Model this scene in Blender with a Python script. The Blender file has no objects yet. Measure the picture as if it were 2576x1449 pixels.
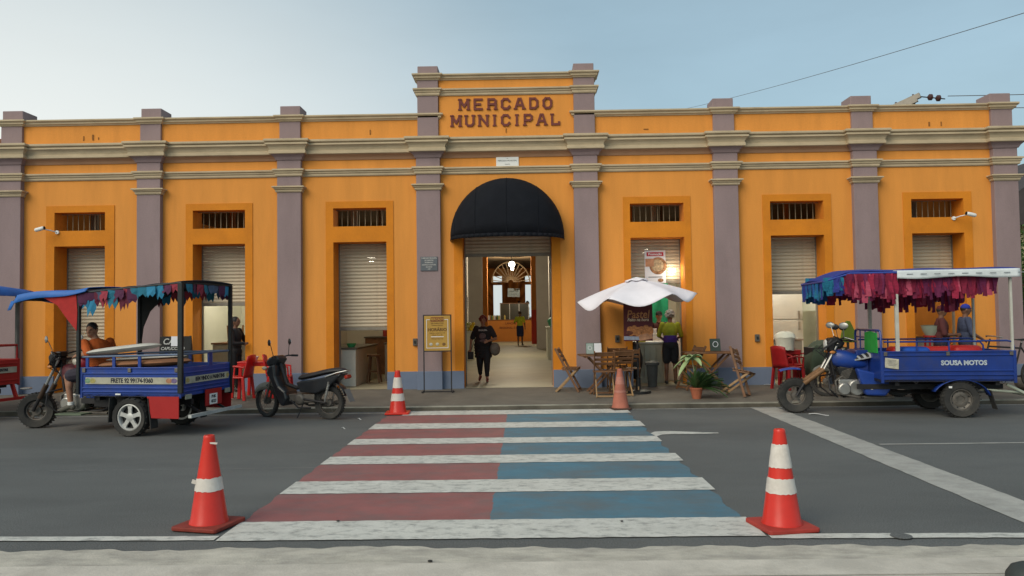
import bpy, bmesh, math, random
import numpy as np
from mathutils import Vector, Matrix, Euler, Quaternion
random.seed(7)
R_ = math.radians
scene = bpy.context.scene
col = scene.collection

# ---------------------------------------------------------------- camera
cam_data = bpy.data.cameras.new('camera')
cam = bpy.data.objects.new('camera', cam_data)
col.objects.link(cam)
cam_data.sensor_width = 36.0
cam_data.lens = 36.0 * 1946.0 / 2576.0
cam_data.clip_start = 0.05
cam_data.clip_end = 3000.0
PITCH, ROLL, YAW = R_(2.06), R_(0.80), R_(0.85)
_f = Vector((-math.sin(YAW) * math.cos(PITCH), math.cos(YAW) * math.cos(PITCH), math.sin(PITCH)))
_r = Vector((math.cos(YAW), math.sin(YAW), 0.0))
_u = _r.cross(_f)
_r2 = _r * math.cos(ROLL) - _u * math.sin(ROLL)
_u2 = _u * math.cos(ROLL) + _r * math.sin(ROLL)
m = Matrix((_r2, _u2, -_f)).transposed().to_4x4()
m.translation = Vector((0.30, -16.2, 1.65))
cam.matrix_world = m
scene.camera = cam

# ---------------------------------------------------------------- sky, sun, exposure
SUN_DIR = Vector((-0.62, -0.78, 0.0)).normalized()      # horizontal direction towards the light
SUN_ELEV = R_(38)
world = bpy.data.worlds.new('World')
scene.world = world
world.use_nodes = True
wn, wl = world.node_tree.nodes, world.node_tree.links
wn.clear()
out = wn.new('ShaderNodeOutputWorld')
bg = wn.new('ShaderNodeBackground')
sky = wn.new('ShaderNodeTexSky')
sky.sky_type = 'NISHITA'
sky.sun_disc = False
sky.sun_elevation = SUN_ELEV
sky.sun_rotation = math.atan2(SUN_DIR.x, SUN_DIR.y)
sky.air_density = 1.1
sky.dust_density = 3.0
sky.ozone_density = 1.0
# hazy evening glow low over the roofs on the left
geo = wn.new('ShaderNodeNewGeometry')
dotn = wn.new('ShaderNodeVectorMath'); dotn.operation = 'DOT_PRODUCT'
glow_dir = Vector((-0.58, 0.76, -0.30)).normalized()
dotn.inputs[1].default_value = glow_dir
tc = wn.new('ShaderNodeTexCoord')
wl.new(tc.outputs['Generated'], dotn.inputs[0])
mr = wn.new('ShaderNodeMapRange')
mr.inputs['From Min'].default_value = 0.54
mr.inputs['From Max'].default_value = 1.0
mr.interpolation_type = 'SMOOTHSTEP'
wl.new(dotn.outputs['Value'], mr.inputs['Value'])
SKY_STRENGTH = 0.115
GLOW = 0.90
glow = wn.new('ShaderNodeMix'); glow.data_type = 'RGBA'; glow.blend_type = 'MIX'
glow.inputs[7].default_value = (0.84 / SKY_STRENGTH * GLOW, 0.85 / SKY_STRENGTH * GLOW, 0.81 / SKY_STRENGTH * GLOW, 1)
wl.new(mr.outputs['Result'], glow.inputs[0])
tint = wn.new('ShaderNodeMix'); tint.data_type = 'RGBA'; tint.blend_type = 'MULTIPLY'; tint.inputs[0].default_value = 1.0
tint.inputs[7].default_value = (1.0, 1.06, 0.98, 1)
wl.new(sky.outputs['Color'], tint.inputs[6])
haze_mix = wn.new('ShaderNodeMix'); haze_mix.data_type = 'RGBA'; haze_mix.inputs[0].default_value = 0.62
haze_mix.inputs[7].default_value = (0.32 / SKY_STRENGTH, 0.44 / SKY_STRENGTH, 0.495 / SKY_STRENGTH, 1)
wl.new(tint.outputs[2], haze_mix.inputs[6])
# faint streaks of thin high cloud
cmap = wn.new('ShaderNodeMapping'); cmap.inputs['Scale'].default_value = (1.6, 1.6, 6.0)
cno = wn.new('ShaderNodeTexNoise'); cno.inputs['Scale'].default_value = 1.6; cno.inputs['Detail'].default_value = 5; cno.inputs['Roughness'].default_value = 0.55
cmr = wn.new('ShaderNodeMapRange'); cmr.inputs['From Min'].default_value = 0.30; cmr.inputs['From Max'].default_value = 0.70; cmr.inputs['To Min'].default_value = 0.94; cmr.inputs['To Max'].default_value = 1.07
csc = wn.new('ShaderNodeVectorMath'); csc.operation = 'SCALE'
wl.new(tc.outputs['Generated'], cmap.inputs['Vector']); wl.new(cmap.outputs['Vector'], cno.inputs['Vector']); wl.new(cno.outputs['Fac'], cmr.inputs['Value'])
wl.new(haze_mix.outputs[2], csc.inputs[0]); wl.new(cmr.outputs['Result'], csc.inputs['Scale'])
wl.new(csc.outputs['Vector'], glow.inputs[6])
wl.new(glow.outputs[2], bg.inputs['Color'])
bg.inputs['Strength'].default_value = SKY_STRENGTH
wl.new(bg.outputs['Background'], out.inputs['Surface'])

sun_data = bpy.data.lights.new('sun', 'SUN')
sun_data.energy = 1.5
sun_data.angle = R_(45)
sun_data.color = (1.0, 0.91, 0.76)
sun = bpy.data.objects.new('sun', sun_data)
col.objects.link(sun)
sd = Vector((SUN_DIR.x * math.cos(SUN_ELEV), SUN_DIR.y * math.cos(SUN_ELEV), math.sin(SUN_ELEV)))
sun.rotation_euler = sd.to_track_quat('Z', 'Y').to_euler()
sun.location = (-20, -30, 40)

vs = scene.view_settings
vs.view_transform = 'Standard'
vs.look = 'None'
vs.exposure = 0.35
vs.gamma = 1.0
vs.use_curve_mapping = False

# ---------------------------------------------------------------- helpers
def lin(r, g, b, k=1.0):
    def f(c):
        c /= 255.0
        return c / 12.92 if c <= 0.04045 else ((c + 0.055) / 1.055) ** 2.4
    return (f(r) * k, f(g) * k, f(b) * k)

MATS = {}
def pmat(name, colr, rough=0.7, metal=0.0, var=0.15, vscale=3.0, bump=0.15, bscale=60.0, spec=0.4,
         stain=0.0, stain_col=(0.05, 0.045, 0.04), stain_scale=1.5, stretch=(1, 1, 1), emit=None, coat=0.0,
         coords='Object', trans=0.0, speck=0.0, speck_scale=200.0, stain_lo=0.50):
    """procedural principled material: base colour with cloudy variation, stains, speckle and fine relief"""
    if name in MATS: return MATS[name]
    mt = bpy.data.materials.new(name); mt.use_nodes = True
    n, l = mt.node_tree.nodes, mt.node_tree.links
    b = n['Principled BSDF']
    b.inputs['Roughness'].default_value = rough
    b.inputs['Metallic'].default_value = metal
    b.inputs['Specular IOR Level'].default_value = spec
    if coat: b.inputs['Coat Weight'].default_value = coat; b.inputs['Coat Roughness'].default_value = 0.15
    if trans: b.inputs['Transmission Weight'].default_value = trans
    t = n.new('ShaderNodeTexCoord')
    mp = n.new('ShaderNodeMapping'); mp.inputs['Scale'].default_value = stretch
    l.new(t.outputs[coords], mp.inputs['Vector'])
    nz = n.new('ShaderNodeTexNoise'); nz.inputs['Scale'].default_value = vscale; nz.inputs['Detail'].default_value = 6; nz.inputs['Roughness'].default_value = 0.6
    l.new(mp.outputs['Vector'], nz.inputs['Vector'])
    rp = n.new('ShaderNodeValToRGB')
    rp.color_ramp.elements[0].position = 0.30; rp.color_ramp.elements[1].position = 0.70
    lo = [max(0, c * (1 - var)) for c in colr]; hi = [min(1, c * (1 + var * 0.7)) for c in colr]
    rp.color_ramp.elements[0].color = (*lo, 1); rp.color_ramp.elements[1].color = (*hi, 1)
    l.new(nz.outputs['Fac'], rp.inputs['Fac'])
    cur = rp.outputs['Color']
    if stain:
        ns = n.new('ShaderNodeTexNoise'); ns.inputs['Scale'].default_value = stain_scale; ns.inputs['Detail'].default_value = 8; ns.inputs['Roughness'].default_value = 0.68
        l.new(mp.outputs['Vector'], ns.inputs['Vector'])
        mrn = n.new('ShaderNodeMapRange'); mrn.inputs['From Min'].default_value = stain_lo; mrn.inputs['From Max'].default_value = stain_lo + 0.25; mrn.inputs['To Max'].default_value = stain
        l.new(ns.outputs['Fac'], mrn.inputs['Value'])
        mx = n.new('ShaderNodeMix'); mx.data_type = 'RGBA'; mx.inputs[7].default_value = (*stain_col, 1)
        l.new(mrn.outputs['Result'], mx.inputs[0]); l.new(cur, mx.inputs[6]); cur = mx.outputs[2]
    if speck:
        nk = n.new('ShaderNodeTexNoise'); nk.inputs['Scale'].default_value = speck_scale; nk.inputs['Detail'].default_value = 2
        l.new(t.outputs[coords], nk.inputs['Vector'])
        mk = n.new('ShaderNodeMapRange'); mk.inputs['From Min'].default_value = 0.35; mk.inputs['From Max'].default_value = 0.65
        mk.inputs['To Min'].default_value = 1 - speck; mk.inputs['To Max'].default_value = 1 + speck
        l.new(nk.outputs['Fac'], mk.inputs['Value'])
        mm = n.new('ShaderNodeVectorMath'); mm.operation = 'SCALE'
        l.new(cur, mm.inputs[0]); l.new(mk.outputs['Result'], mm.inputs['Scale']); cur = mm.outputs['Vector']
    l.new(cur, b.inputs['Base Color'])
    if bump:
        nb = n.new('ShaderNodeTexNoise'); nb.inputs['Scale'].default_value = bscale; nb.inputs['Detail'].default_value = 4
        l.new(t.outputs[coords], nb.inputs['Vector'])
        bp = n.new('ShaderNodeBump'); bp.inputs['Strength'].default_value = bump; bp.inputs['Distance'].default_value = 0.01
        l.new(nb.outputs['Fac'], bp.inputs['Height']); l.new(bp.outputs['Normal'], b.inputs['Normal'])
    if emit:
        b.inputs['Emission Color'].default_value = (*emit[0], 1); b.inputs['Emission Strength'].default_value = emit[1]
    MATS[name] = mt
    return mt

class MB:
    """collects shapes into one mesh"""
    def __init__(s): s.v = []; s.f = []; s.m = []; s.cur = 0; s.mats = []
    def use(s, mt):
        if mt not in s.mats: s.mats.append(mt)
        s.cur = s.mats.index(mt); return s
    def add(s, vs_, fs):
        o = len(s.v); s.v += [tuple(p) for p in vs_]
        for f in fs: s.f.append([i + o for i in f]); s.m.append(s.cur)
        return s
    def box(s, c, d, rot=None):
        h = [x / 2 for x in d]
        ps = [Vector((sx * h[0], sy * h[1], sz * h[2])) for sx in (-1, 1) for sy in (-1, 1) for sz in (-1, 1)]
        if rot is not None:
            M = rot if isinstance(rot, Matrix) else Euler(rot).to_matrix()
            ps = [M @ p for p in ps]
        ps = [p + Vector(c) for p in ps]
        return s.add(ps, [(0, 1, 3, 2), (4, 6, 7, 5), (0, 4, 5, 1), (2, 3, 7, 6), (0, 2, 6, 4), (1, 5, 7, 3)])
    def span(s, x0, x1, y0, y1, z0, z1):
        return s.box(((x0 + x1) / 2, (y0 + y1) / 2, (z0 + z1) / 2), (abs(x1 - x0), abs(y1 - y0), abs(z1 - z0)))
    def bar(s, a, b, w, h, up=(0, 0, 1)):
        a, b = Vector(a), Vector(b); d = (b - a); L = d.length; d.normalize()
        u = Vector(up)
        if abs(d.dot(u)) > 0.98: u = Vector((1, 0, 0))
        x = d.cross(u).normalized(); z = x.cross(d).normalized()
        M = Matrix((d, x, z)).transposed()
        return s.box((a + b) / 2, (L, w, h), M)
    def tube(s, pts, r, n=8, closed=False):
        pts = [Vector(p) for p in pts]; N = len(pts)
        rs = r if isinstance(r, (list, tuple)) else [r] * N
        rings = []; prevx = None
        for i in range(N):
            if closed: t = pts[(i + 1) % N] - pts[i - 1]
            else: t = pts[min(i + 1, N - 1)] - pts[max(i - 1, 0)]
            t.normalize()
            if prevx is None:
                a = Vector((0, 0, 1)) if abs(t.z) < 0.9 else Vector((1, 0, 0))
                x = t.cross(a).normalized()
            else:
                x = (prevx - t * prevx.dot(t)).normalized()
            prevx = x; y = t.cross(x)
            rings.append([pts[i] + (x * math.cos(2 * math.pi * k / n) + y * math.sin(2 * math.pi * k / n)) * rs[i] for k in range(n)])
        vs_ = [p for rg in rings for p in rg]; fs = []
        for i in range(N if closed else N - 1):
            j = (i + 1) % N
            for k in range(n):
                k2 = (k + 1) % n
                fs.append((i * n + k, i * n + k2, j * n + k2, j * n + k))
        if not closed:
            fs.append(tuple(range(n - 1, -1, -1))); fs.append(tuple((N - 1) * n + k for k in range(n)))
        return s.add(vs_, fs)
    def lathe(s, prof, o=(0, 0, 0), axis='z', n=24, closed=False):
        """prof: (radius, height) pairs revolved round an axis through o"""
        o = Vector(o); vs_ = []; N = len(prof)
        for (r, h) in prof:
            for k in range(n):
                a = 2 * math.pi * k / n; c, sn = r * math.cos(a), r * math.sin(a)
                p = {'z': (c, sn, h), 'y': (sn, h, c), 'x': (h, c, sn)}[axis]
                vs_.append(o + Vector(p))
        fs = []
        for i in range(N if closed else N - 1):
            j = (i + 1) % N
            for k in range(n):
                k2 = (k + 1) % n
                fs.append((i * n + k, i * n + k2, j * n + k2, j * n + k))
        if not closed:
            if prof[0][0] > 1e-4: fs.append(tuple(range(n - 1, -1, -1)))
            if prof[-1][0] > 1e-4: fs.append(tuple((N - 1) * n + k for k in range(n)))
        return s.add(vs_, fs)
    def prism(s, poly, a, b, axis='y'):
        """poly of 2-d points in the plane normal to axis, extruded from a to b"""
        def mk(p, t): return {'y': (p[0], t, p[1]), 'x': (t, p[0], p[1]), 'z': (p[0], p[1], t)}[axis]
        n = len(poly)
        vs_ = [mk(p, a) for p in poly] + [mk(p, b) for p in poly]
        fs = [tuple(range(n)), tuple(range(2 * n - 1, n - 1, -1))]
        for k in range(n): k2 = (k + 1) % n; fs.append((k, k + n, k2 + n, k2))
        return s.add(vs_, fs)
    def ell(s, c, r, rot=None, n=14, m_=9):
        M = Euler(rot).to_matrix() if rot is not None and not isinstance(rot, Matrix) else rot
        vs_ = []; c = Vector(c)
        for i in range(m_ + 1):
            th = math.pi * i / m_
            for k in range(n):
                ph = 2 * math.pi * k / n
                p = Vector((r[0] * math.sin(th) * math.cos(ph), r[1] * math.sin(th) * math.sin(ph), r[2] * math.cos(th)))
                if M is not None: p = M @ p
                vs_.append(c + p)
        fs = [(i * n + k, (i + 1) * n + k, (i + 1) * n + (k + 1) % n, i * n + (k + 1) % n) for i in range(m_) for k in range(n)]
        return s.add(vs_, fs)
    def cap(s, a, b, ra, rb, n=10, flat=None):
        """closed tapered capsule"""
        a, b = Vector(a), Vector(b); d = b - a; L = max(d.length, 1e-5); d = d / L
        pts = []; rs = []
        for i in range(4):
            th = math.pi / 2 * (i + 0.15) / 4
            pts.append(a - d * ra * math.cos(th)); rs.append(ra * math.sin(th))
        for i in range(1, 4): pts.append(a + d * L * i / 4); rs.append(ra + (rb - ra) * i / 4)
        for i in range(3, -1, -1):
            th = math.pi / 2 * (i + 0.15) / 4
            pts.append(b + d * rb * math.cos(th)); rs.append(rb * math.sin(th))
        return s.tube(pts, rs, n)
    def sheet(s, fn, nu, nv, thick=None):
        vs_ = [fn(i / nu, j / nv) for j in range(nv + 1) for i in range(nu + 1)]
        W = nu + 1
        fs = [(j * W + i, j * W + i + 1, (j + 1) * W + i + 1, (j + 1) * W + i) for j in range(nv) for i in range(nu)]
        return s.add(vs_, fs)
    def mesh(s, name):
        me = bpy.data.meshes.new(name); me.from_pydata(s.v, [], s.f)
        if s.mats:
            for mt in s.mats: me.materials.append(mt)
            me.polygons.foreach_set('material_index', s.m)
        bm = bmesh.new(); bm.from_mesh(me); bmesh.ops.recalc_face_normals(bm, faces=bm.faces); bm.to_mesh(me); bm.free()
        return me
    def build(s, name, mt=None, parent=None, loc=None, rot=None, smooth=False, bevel=0.0, solid=0.0, sub=0, seg=2):
        me = s.mesh(name)
        if mt is not None:
            me.materials.clear(); me.materials.append(mt)
            me.polygons.foreach_set('material_index', [0] * len(me.polygons))
        o = bpy.data.objects.new(name, me); col.objects.link(o)
        if parent is not None: o.parent = parent
        if loc is not None: o.location = loc
        if rot is not None: o.rotation_euler = rot
        if smooth: shade(me, 40)
        if solid:
            md = o.modifiers.new('solid', 'SOLIDIFY'); md.thickness = solid; md.offset = 0
        if sub:
            md = o.modifiers.new('sub', 'SUBSURF'); md.levels = sub; md.render_levels = sub
        if bevel:
            md = o.modifiers.new('bevel', 'BEVEL'); md.width = bevel; md.segments = seg; md.limit_method = 'ANGLE'; md.angle_limit = R_(40)
        return o

def shade(me, ang=40):
    me.polygons.foreach_set('use_smooth', [True] * len(me.polygons))
    bm = bmesh.new(); bm.from_mesh(me); lim = R_(ang)
    for e in bm.edges:
        e.smooth = not (len(e.link_faces) == 2 and e.calc_face_angle(0) > lim)
    bm.to_mesh(me); bm.free()

def tag(o, label=None, cat=None, group=None, kind=None):
    if label: o['label'] = label
    if cat: o['category'] = cat
    if group: o['group'] = group
    if kind: o['kind'] = kind
    return o
def thing(name, label, cat, loc=(0, 0, 0), rz=0.0, group=None):
    o = bpy.data.objects.new(name, None); o.empty_display_size = 0.2
    col.objects.link(o); o.location = loc; o.rotation_euler = (0, 0, rz)
    return tag(o, label, cat, group)
def share(name, me, parent, loc=(0, 0, 0), rot=(0, 0, 0), scale=(1, 1, 1)):
    o = bpy.data.objects.new(name, me); col.objects.link(o); o.parent = parent
    o.location = loc; o.rotation_euler = rot; o.scale = scale
    return o
def copy_tree(o, parent=None):
    c = o.copy(); col.objects.link(c); c.parent = parent
    for ch in list(o.children): copy_tree(ch, c)
    return c
def text(body, size, name, mt, parent, loc, xdir=(1, 0, 0), up=(0, 0, 1), extrude=0.003, bold=0.0, align='CENTER', sx=1.0, shear=0.0):
    """flat lettering standing on a surface; loc is the centre of the word"""
    cu = bpy.data.curves.new('lettering', 'FONT'); cu.body = body; cu.size = size; cu.extrude = extrude; cu.offset = bold
    cu.align_x = align; cu.align_y = 'CENTER'; cu.resolution_u = 3; cu.shear = shear
    to = bpy.data.objects.new('lettering', cu); col.objects.link(to)
    dg = bpy.context.evaluated_depsgraph_get(); dg.update()
    me = bpy.data.meshes.new_from_object(to.evaluated_get(dg))
    bpy.data.objects.remove(to); me.name = name
    X = Vector(xdir).normalized(); U = Vector(up).normalized(); N = X.cross(U)
    for v in me.vertices:
        p = v.co; v.co = X * (p.x * sx) + U * p.y + N * p.z
    me.materials.clear(); me.materials.append(mt)
    o = bpy.data.objects.new(name, me); col.objects.link(o); o.parent = parent; o.location = loc
    return o
# ================================================================ MATERIALS
M = {}
M['asphalt'] = pmat('asphalt', (0.122, 0.124, 0.121), 0.85, var=0.12, vscale=0.7, bump=0.6, bscale=260, stain=0.6, stain_col=(0.080, 0.081, 0.079), stain_scale=0.9, stain_lo=0.45, stretch=(0.45, 1, 1), speck=0.30, speck_scale=95, spec=0.3)
M['ground'] = pmat('ground', (0.13, 0.11, 0.09), 0.95, var=0.3, vscale=0.3, bump=0.3, bscale=20)
M['pave'] = pmat('pavement', (0.145, 0.126, 0.102), 0.9, var=0.25, vscale=1.2, bump=0.5, bscale=90, stain=0.6, stain_col=(0.062, 0.056, 0.048), stain_scale=1.3, speck=0.15)
M['kerb'] = pmat('kerb', (0.26, 0.245, 0.20), 0.9, var=0.35, vscale=2.0, bump=0.5, bscale=40, stain=0.9, stain_col=(0.05, 0.045, 0.035), stain_scale=1.1)
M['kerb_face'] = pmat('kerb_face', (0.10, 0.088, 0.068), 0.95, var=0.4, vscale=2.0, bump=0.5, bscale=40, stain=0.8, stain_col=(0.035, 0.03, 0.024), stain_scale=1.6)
M['concrete'] = pmat('concrete', (0.46, 0.42, 0.355), 0.9, var=0.22, vscale=4.5, bump=0.4, bscale=60, stain=0.85, stain_col=(0.24, 0.22, 0.195), stain_scale=2.4, stain_lo=0.44, stretch=(0.8, 1.6, 1), speck=0.10, speck_scale=150)
M['kerb_near'] = pmat('near_kerb', (0.52, 0.47, 0.405), 0.9, var=0.2, vscale=3, bump=0.4, bscale=60, stain=0.6, stain_col=(0.28, 0.25, 0.21), stain_scale=2.4, stain_lo=0.46, speck=0.1)
def wet_paint(name, colr, wear, wscale, edge=(0.50, 0.62), speck=0.12, stretch=(0.8, 1.3, 1)):
    """road paint worn through to the asphalt"""
    mt = pmat(name, colr, 0.75, var=0.14, vscale=3.0, bump=0.35, bscale=260, speck=speck, speck_scale=300, spec=0.3)
    n, l = mt.node_tree.nodes, mt.node_tree.links
    b = n['Principled BSDF']
    src_ = b.inputs['Base Color'].links[0].from_socket
    t = n.new('ShaderNodeTexCoord'); mp = n.new('ShaderNodeMapping'); mp.inputs['Scale'].default_value = stretch
    l.new(t.outputs['Object'], mp.inputs['Vector'])
    nz = n.new('ShaderNodeTexNoise'); nz.inputs['Scale'].default_value = wscale; nz.inputs['Detail'].default_value = 10; nz.inputs['Roughness'].default_value = 0.75
    l.new(mp.outputs['Vector'], nz.inputs['Vector'])
    mr_ = n.new('ShaderNodeMapRange'); mr_.inputs['From Min'].default_value = edge[0]; mr_.inputs['From Max'].default_value = edge[1]; mr_.inputs['To Max'].default_value = wear
    l.new(nz.outputs['Fac'], mr_.inputs['Value'])
    mx = n.new('ShaderNodeMix'); mx.data_type = 'RGBA'; mx.inputs[7].default_value = (0.12, 0.12, 0.118, 1)
    l.new(mr_.outputs['Result'], mx.inputs[0]); l.new(src_, mx.inputs[6]); l.new(mx.outputs[2], b.inputs['Base Color'])
    return mt
M['white_line'] = wet_paint('white_road_paint', (0.55, 0.535, 0.49), 0.85, 9.0, (0.49, 0.70))
M['white_old'] = wet_paint('faded_white_road_paint', (0.38, 0.365, 0.335), 0.55, 4.0, (0.45, 0.75))
M['red_paint'] = wet_paint('red_road_paint', (0.27, 0.100, 0.096), 0.75, 1.8, (0.44, 0.72))
M['blue_paint'] = wet_paint('blue_road_paint', (0.070, 0.175, 0.240), 0.85, 1.2, (0.40, 0.66))

M['wall'] = pmat('orange_plaster', (0.69, 0.272, 0.050), 0.88, var=0.09, vscale=1.3, bump=0.35, bscale=55, stain=0.26, stain_col=(0.42, 0.165, 0.035), stain_scale=1.5, stretch=(2.2, 1, 0.32), speck=0.05, speck_scale=90)
M['surround'] = pmat('deep_orange_plaster', (0.62, 0.205, 0.010), 0.85, var=0.13, vscale=1.6, bump=0.28, bscale=70, stain=0.25, stain_col=(0.30, 0.08, 0.012), stain_scale=1.5, speck=0.05, speck_scale=90)
M['pilaster'] = pmat('mauve_plaster', (0.27, 0.198, 0.200), 0.9, var=0.10, vscale=1.4, bump=0.35, bscale=55, stain=0.30, stain_col=(0.12, 0.09, 0.085), stain_scale=1.2, stretch=(1.2, 1, 0.4), speck=0.06, speck_scale=90)
M['cream'] = pmat('cream_moulding', (0.50, 0.40, 0.265), 0.88, var=0.12, vscale=1.8, bump=0.25, bscale=60, stain=0.35, stain_col=(0.20, 0.155, 0.10), stain_scale=2.2, stretch=(1.0, 1, 2.5))
M['cove'] = pmat('brown_cove', (0.38, 0.22, 0.13), 0.9, var=0.12, vscale=1.8, bump=0.25, bscale=60)
M['plinth'] = pmat('blue_grey_plinth', (0.155, 0.19, 0.27), 0.85, var=0.10, vscale=2, bump=0.3, bscale=60, stain=0.35, stain_col=(0.10, 0.105, 0.12), stain_scale=2.0)
M['letter'] = pmat('dark_red_lettering', (0.15, 0.034, 0.026), 0.7, var=0.12, vscale=8, bump=0.1)
M['slat'] = pmat('shutter_slat', (0.50, 0.43, 0.32), 0.5, metal=0.2, var=0.14, vscale=2.5, bump=0.05, stain=0.4, stain_col=(0.22, 0.19, 0.15), stain_scale=3)
M['rail'] = pmat('shutter_rail', (0.22, 0.20, 0.165), 0.5, metal=0.3, var=0.15, vscale=5, bump=0.05)
M['iron'] = pmat('window_bar', (0.26, 0.21, 0.14), 0.6, metal=0.3, var=0.2, vscale=10, bump=0.1)
M['inwall'] = pmat('pale_inner_plaster', (0.62, 0.61, 0.52), 0.85, var=0.08, vscale=1.5, bump=0.15, bscale=40, stain=0.2, stain_col=(0.40, 0.38, 0.30))
M['ingrey'] = pmat('grey_inner_pillar', (0.36, 0.33, 0.29), 0.85, var=0.1, vscale=1.5, bump=0.15, bscale=40)
M['inorange'] = pmat('orange_inner_plaster', (0.45, 0.16, 0.025), 0.8, var=0.1, vscale=1.5, bump=0.15, bscale=40)
M['inred'] = pmat('red_inner_paint', (0.42, 0.03, 0.015), 0.7, var=0.1, vscale=2, bump=0.1)
M['floor'] = pmat('beige_floor', (0.30, 0.275, 0.19), 0.6, var=0.12, vscale=1.3, bump=0.05, stain=0.3, stain_col=(0.24, 0.22, 0.16), stain_scale=1.2)
M['ceil'] = pmat('dark_timber_ceiling', (0.16, 0.11, 0.06), 0.85, var=0.2, vscale=2, bump=0.1)
M['roof'] = pmat('roof_sheet', (0.22, 0.17, 0.14), 0.8, var=0.2, vscale=1)
M['awning'] = pmat('black_awning_cloth', (0.007, 0.008, 0.012), 0.9, var=0.2, vscale=4, bump=0.2, bscale=150, spec=0.2, stain=0.25, stain_col=(0.018, 0.019, 0.022), stain_scale=2.5)
M['black'] = pmat('black_plastic', (0.012, 0.012, 0.013), 0.5, var=0.2, vscale=6, bump=0.1)
M['dark'] = pmat('dark_steel', (0.022, 0.020, 0.022), 0.55, metal=0.2, var=0.25, vscale=6, bump=0.1)
M['rubber'] = pmat('tyre_rubber', (0.030, 0.029, 0.028), 0.85, var=0.25, vscale=5, bump=0.35, bscale=90, stain=0.5, stain_col=(0.085, 0.075, 0.06), stain_scale=5)
M['steel'] = pmat('bare_steel', (0.42, 0.41, 0.39), 0.38, metal=0.8, var=0.2, vscale=8, bump=0.1, stain=0.3, stain_col=(0.15, 0.11, 0.07))
M['alloy'] = pmat('silver_alloy', (0.55, 0.55, 0.54), 0.4, metal=0.45, var=0.12, vscale=6, bump=0.05, stain=0.3, stain_col=(0.25, 0.22, 0.18), stain_scale=5)
M['grimy'] = pmat('grimy_metal', (0.14, 0.125, 0.11), 0.6, metal=0.5, var=0.35, vscale=9, bump=0.2, bscale=60)
M['rust'] = pmat('rusty_fork_brown', (0.19, 0.10, 0.045), 0.6, metal=0.3, var=0.3, vscale=10, bump=0.2)
M['white'] = pmat('white_paint', (0.72, 0.72, 0.70), 0.55, var=0.06, vscale=4, bump=0.05, stain=0.15, stain_col=(0.45, 0.43, 0.38), stain_scale=4)
M['paper'] = pmat('white_paper', (0.70, 0.70, 0.74), 0.8, var=0.05, vscale=5, bump=0.0)
M['red_plastic'] = pmat('red_plastic', (0.52, 0.014, 0.012), 0.4, var=0.12, vscale=4, bump=0.03, coat=0.15)
M['wood'] = pmat('brown_wood', (0.17, 0.080, 0.036), 0.62, var=0.35, vscale=7, bump=0.15, bscale=60, stretch=(1, 1, 1), stain=0.35, stain_col=(0.07, 0.033, 0.016), stain_scale=6)
M['wood_light'] = pmat('pale_wood', (0.33, 0.20, 0.095), 0.65, var=0.25, vscale=8, bump=0.1)

# ================================================================ GROUND, ROAD, PAVEMENTS
def struct(name, mb, mt, **k):
    return tag(mb.build(name, mt, **k), kind='structure')
struct('ground', MB().add([(-1500, -1500, -0.06), (1500, -1500, -0.06), (1500, 1500, -0.06), (-1500, 1500, -0.06)], [(0, 1, 2, 3)]), M['ground'])
struct('road', MB().add([(-160, -11.5, 0), (160, -11.5, 0), (160, -2.40, 0), (-160, -2.40, 0)], [(0, 1, 2, 3)]), M['asphalt'])
def wavy(x0, x1, y, amp, n, seed, steps=()):
    rnd = random.Random(seed); a = [rnd.uniform(0, 6.28) for _ in range(5)]; fr = [0.7, 2.1, 5.9, 14.3, 31.0]; w = [1, .8, .7, .5, .35]
    return [(x0 + (x1 - x0) * i / n, y + amp * sum(w[k] * math.sin(fr[k] * (x0 + (x1 - x0) * i / n) + a[k]) for k in range(5)) / 2) for i in range(n + 1)]
# far pavement and its kerb
struct('pavement', MB().add([(-160, -2.50, 0.0845), (160, -2.50, 0.0845), (160, 0.03, 0.151), (-160, 0.03, 0.151)], [(0, 1, 2, 3)]), M['pave'])
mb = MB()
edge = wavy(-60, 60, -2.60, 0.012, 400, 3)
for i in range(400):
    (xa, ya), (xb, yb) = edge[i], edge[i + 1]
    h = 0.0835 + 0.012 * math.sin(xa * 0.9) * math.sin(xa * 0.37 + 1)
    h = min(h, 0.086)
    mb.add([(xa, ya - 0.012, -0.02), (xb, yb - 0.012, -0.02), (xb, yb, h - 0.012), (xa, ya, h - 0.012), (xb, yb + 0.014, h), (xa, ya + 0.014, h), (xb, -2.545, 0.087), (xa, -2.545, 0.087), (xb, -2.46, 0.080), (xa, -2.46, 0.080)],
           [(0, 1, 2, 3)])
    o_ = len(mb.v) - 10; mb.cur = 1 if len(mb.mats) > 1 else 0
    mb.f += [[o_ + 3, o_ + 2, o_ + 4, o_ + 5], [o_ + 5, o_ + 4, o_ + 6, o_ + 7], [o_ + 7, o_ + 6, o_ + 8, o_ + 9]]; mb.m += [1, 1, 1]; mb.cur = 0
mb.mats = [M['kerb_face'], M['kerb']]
struct('kerb', mb, None, smooth=True)
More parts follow.
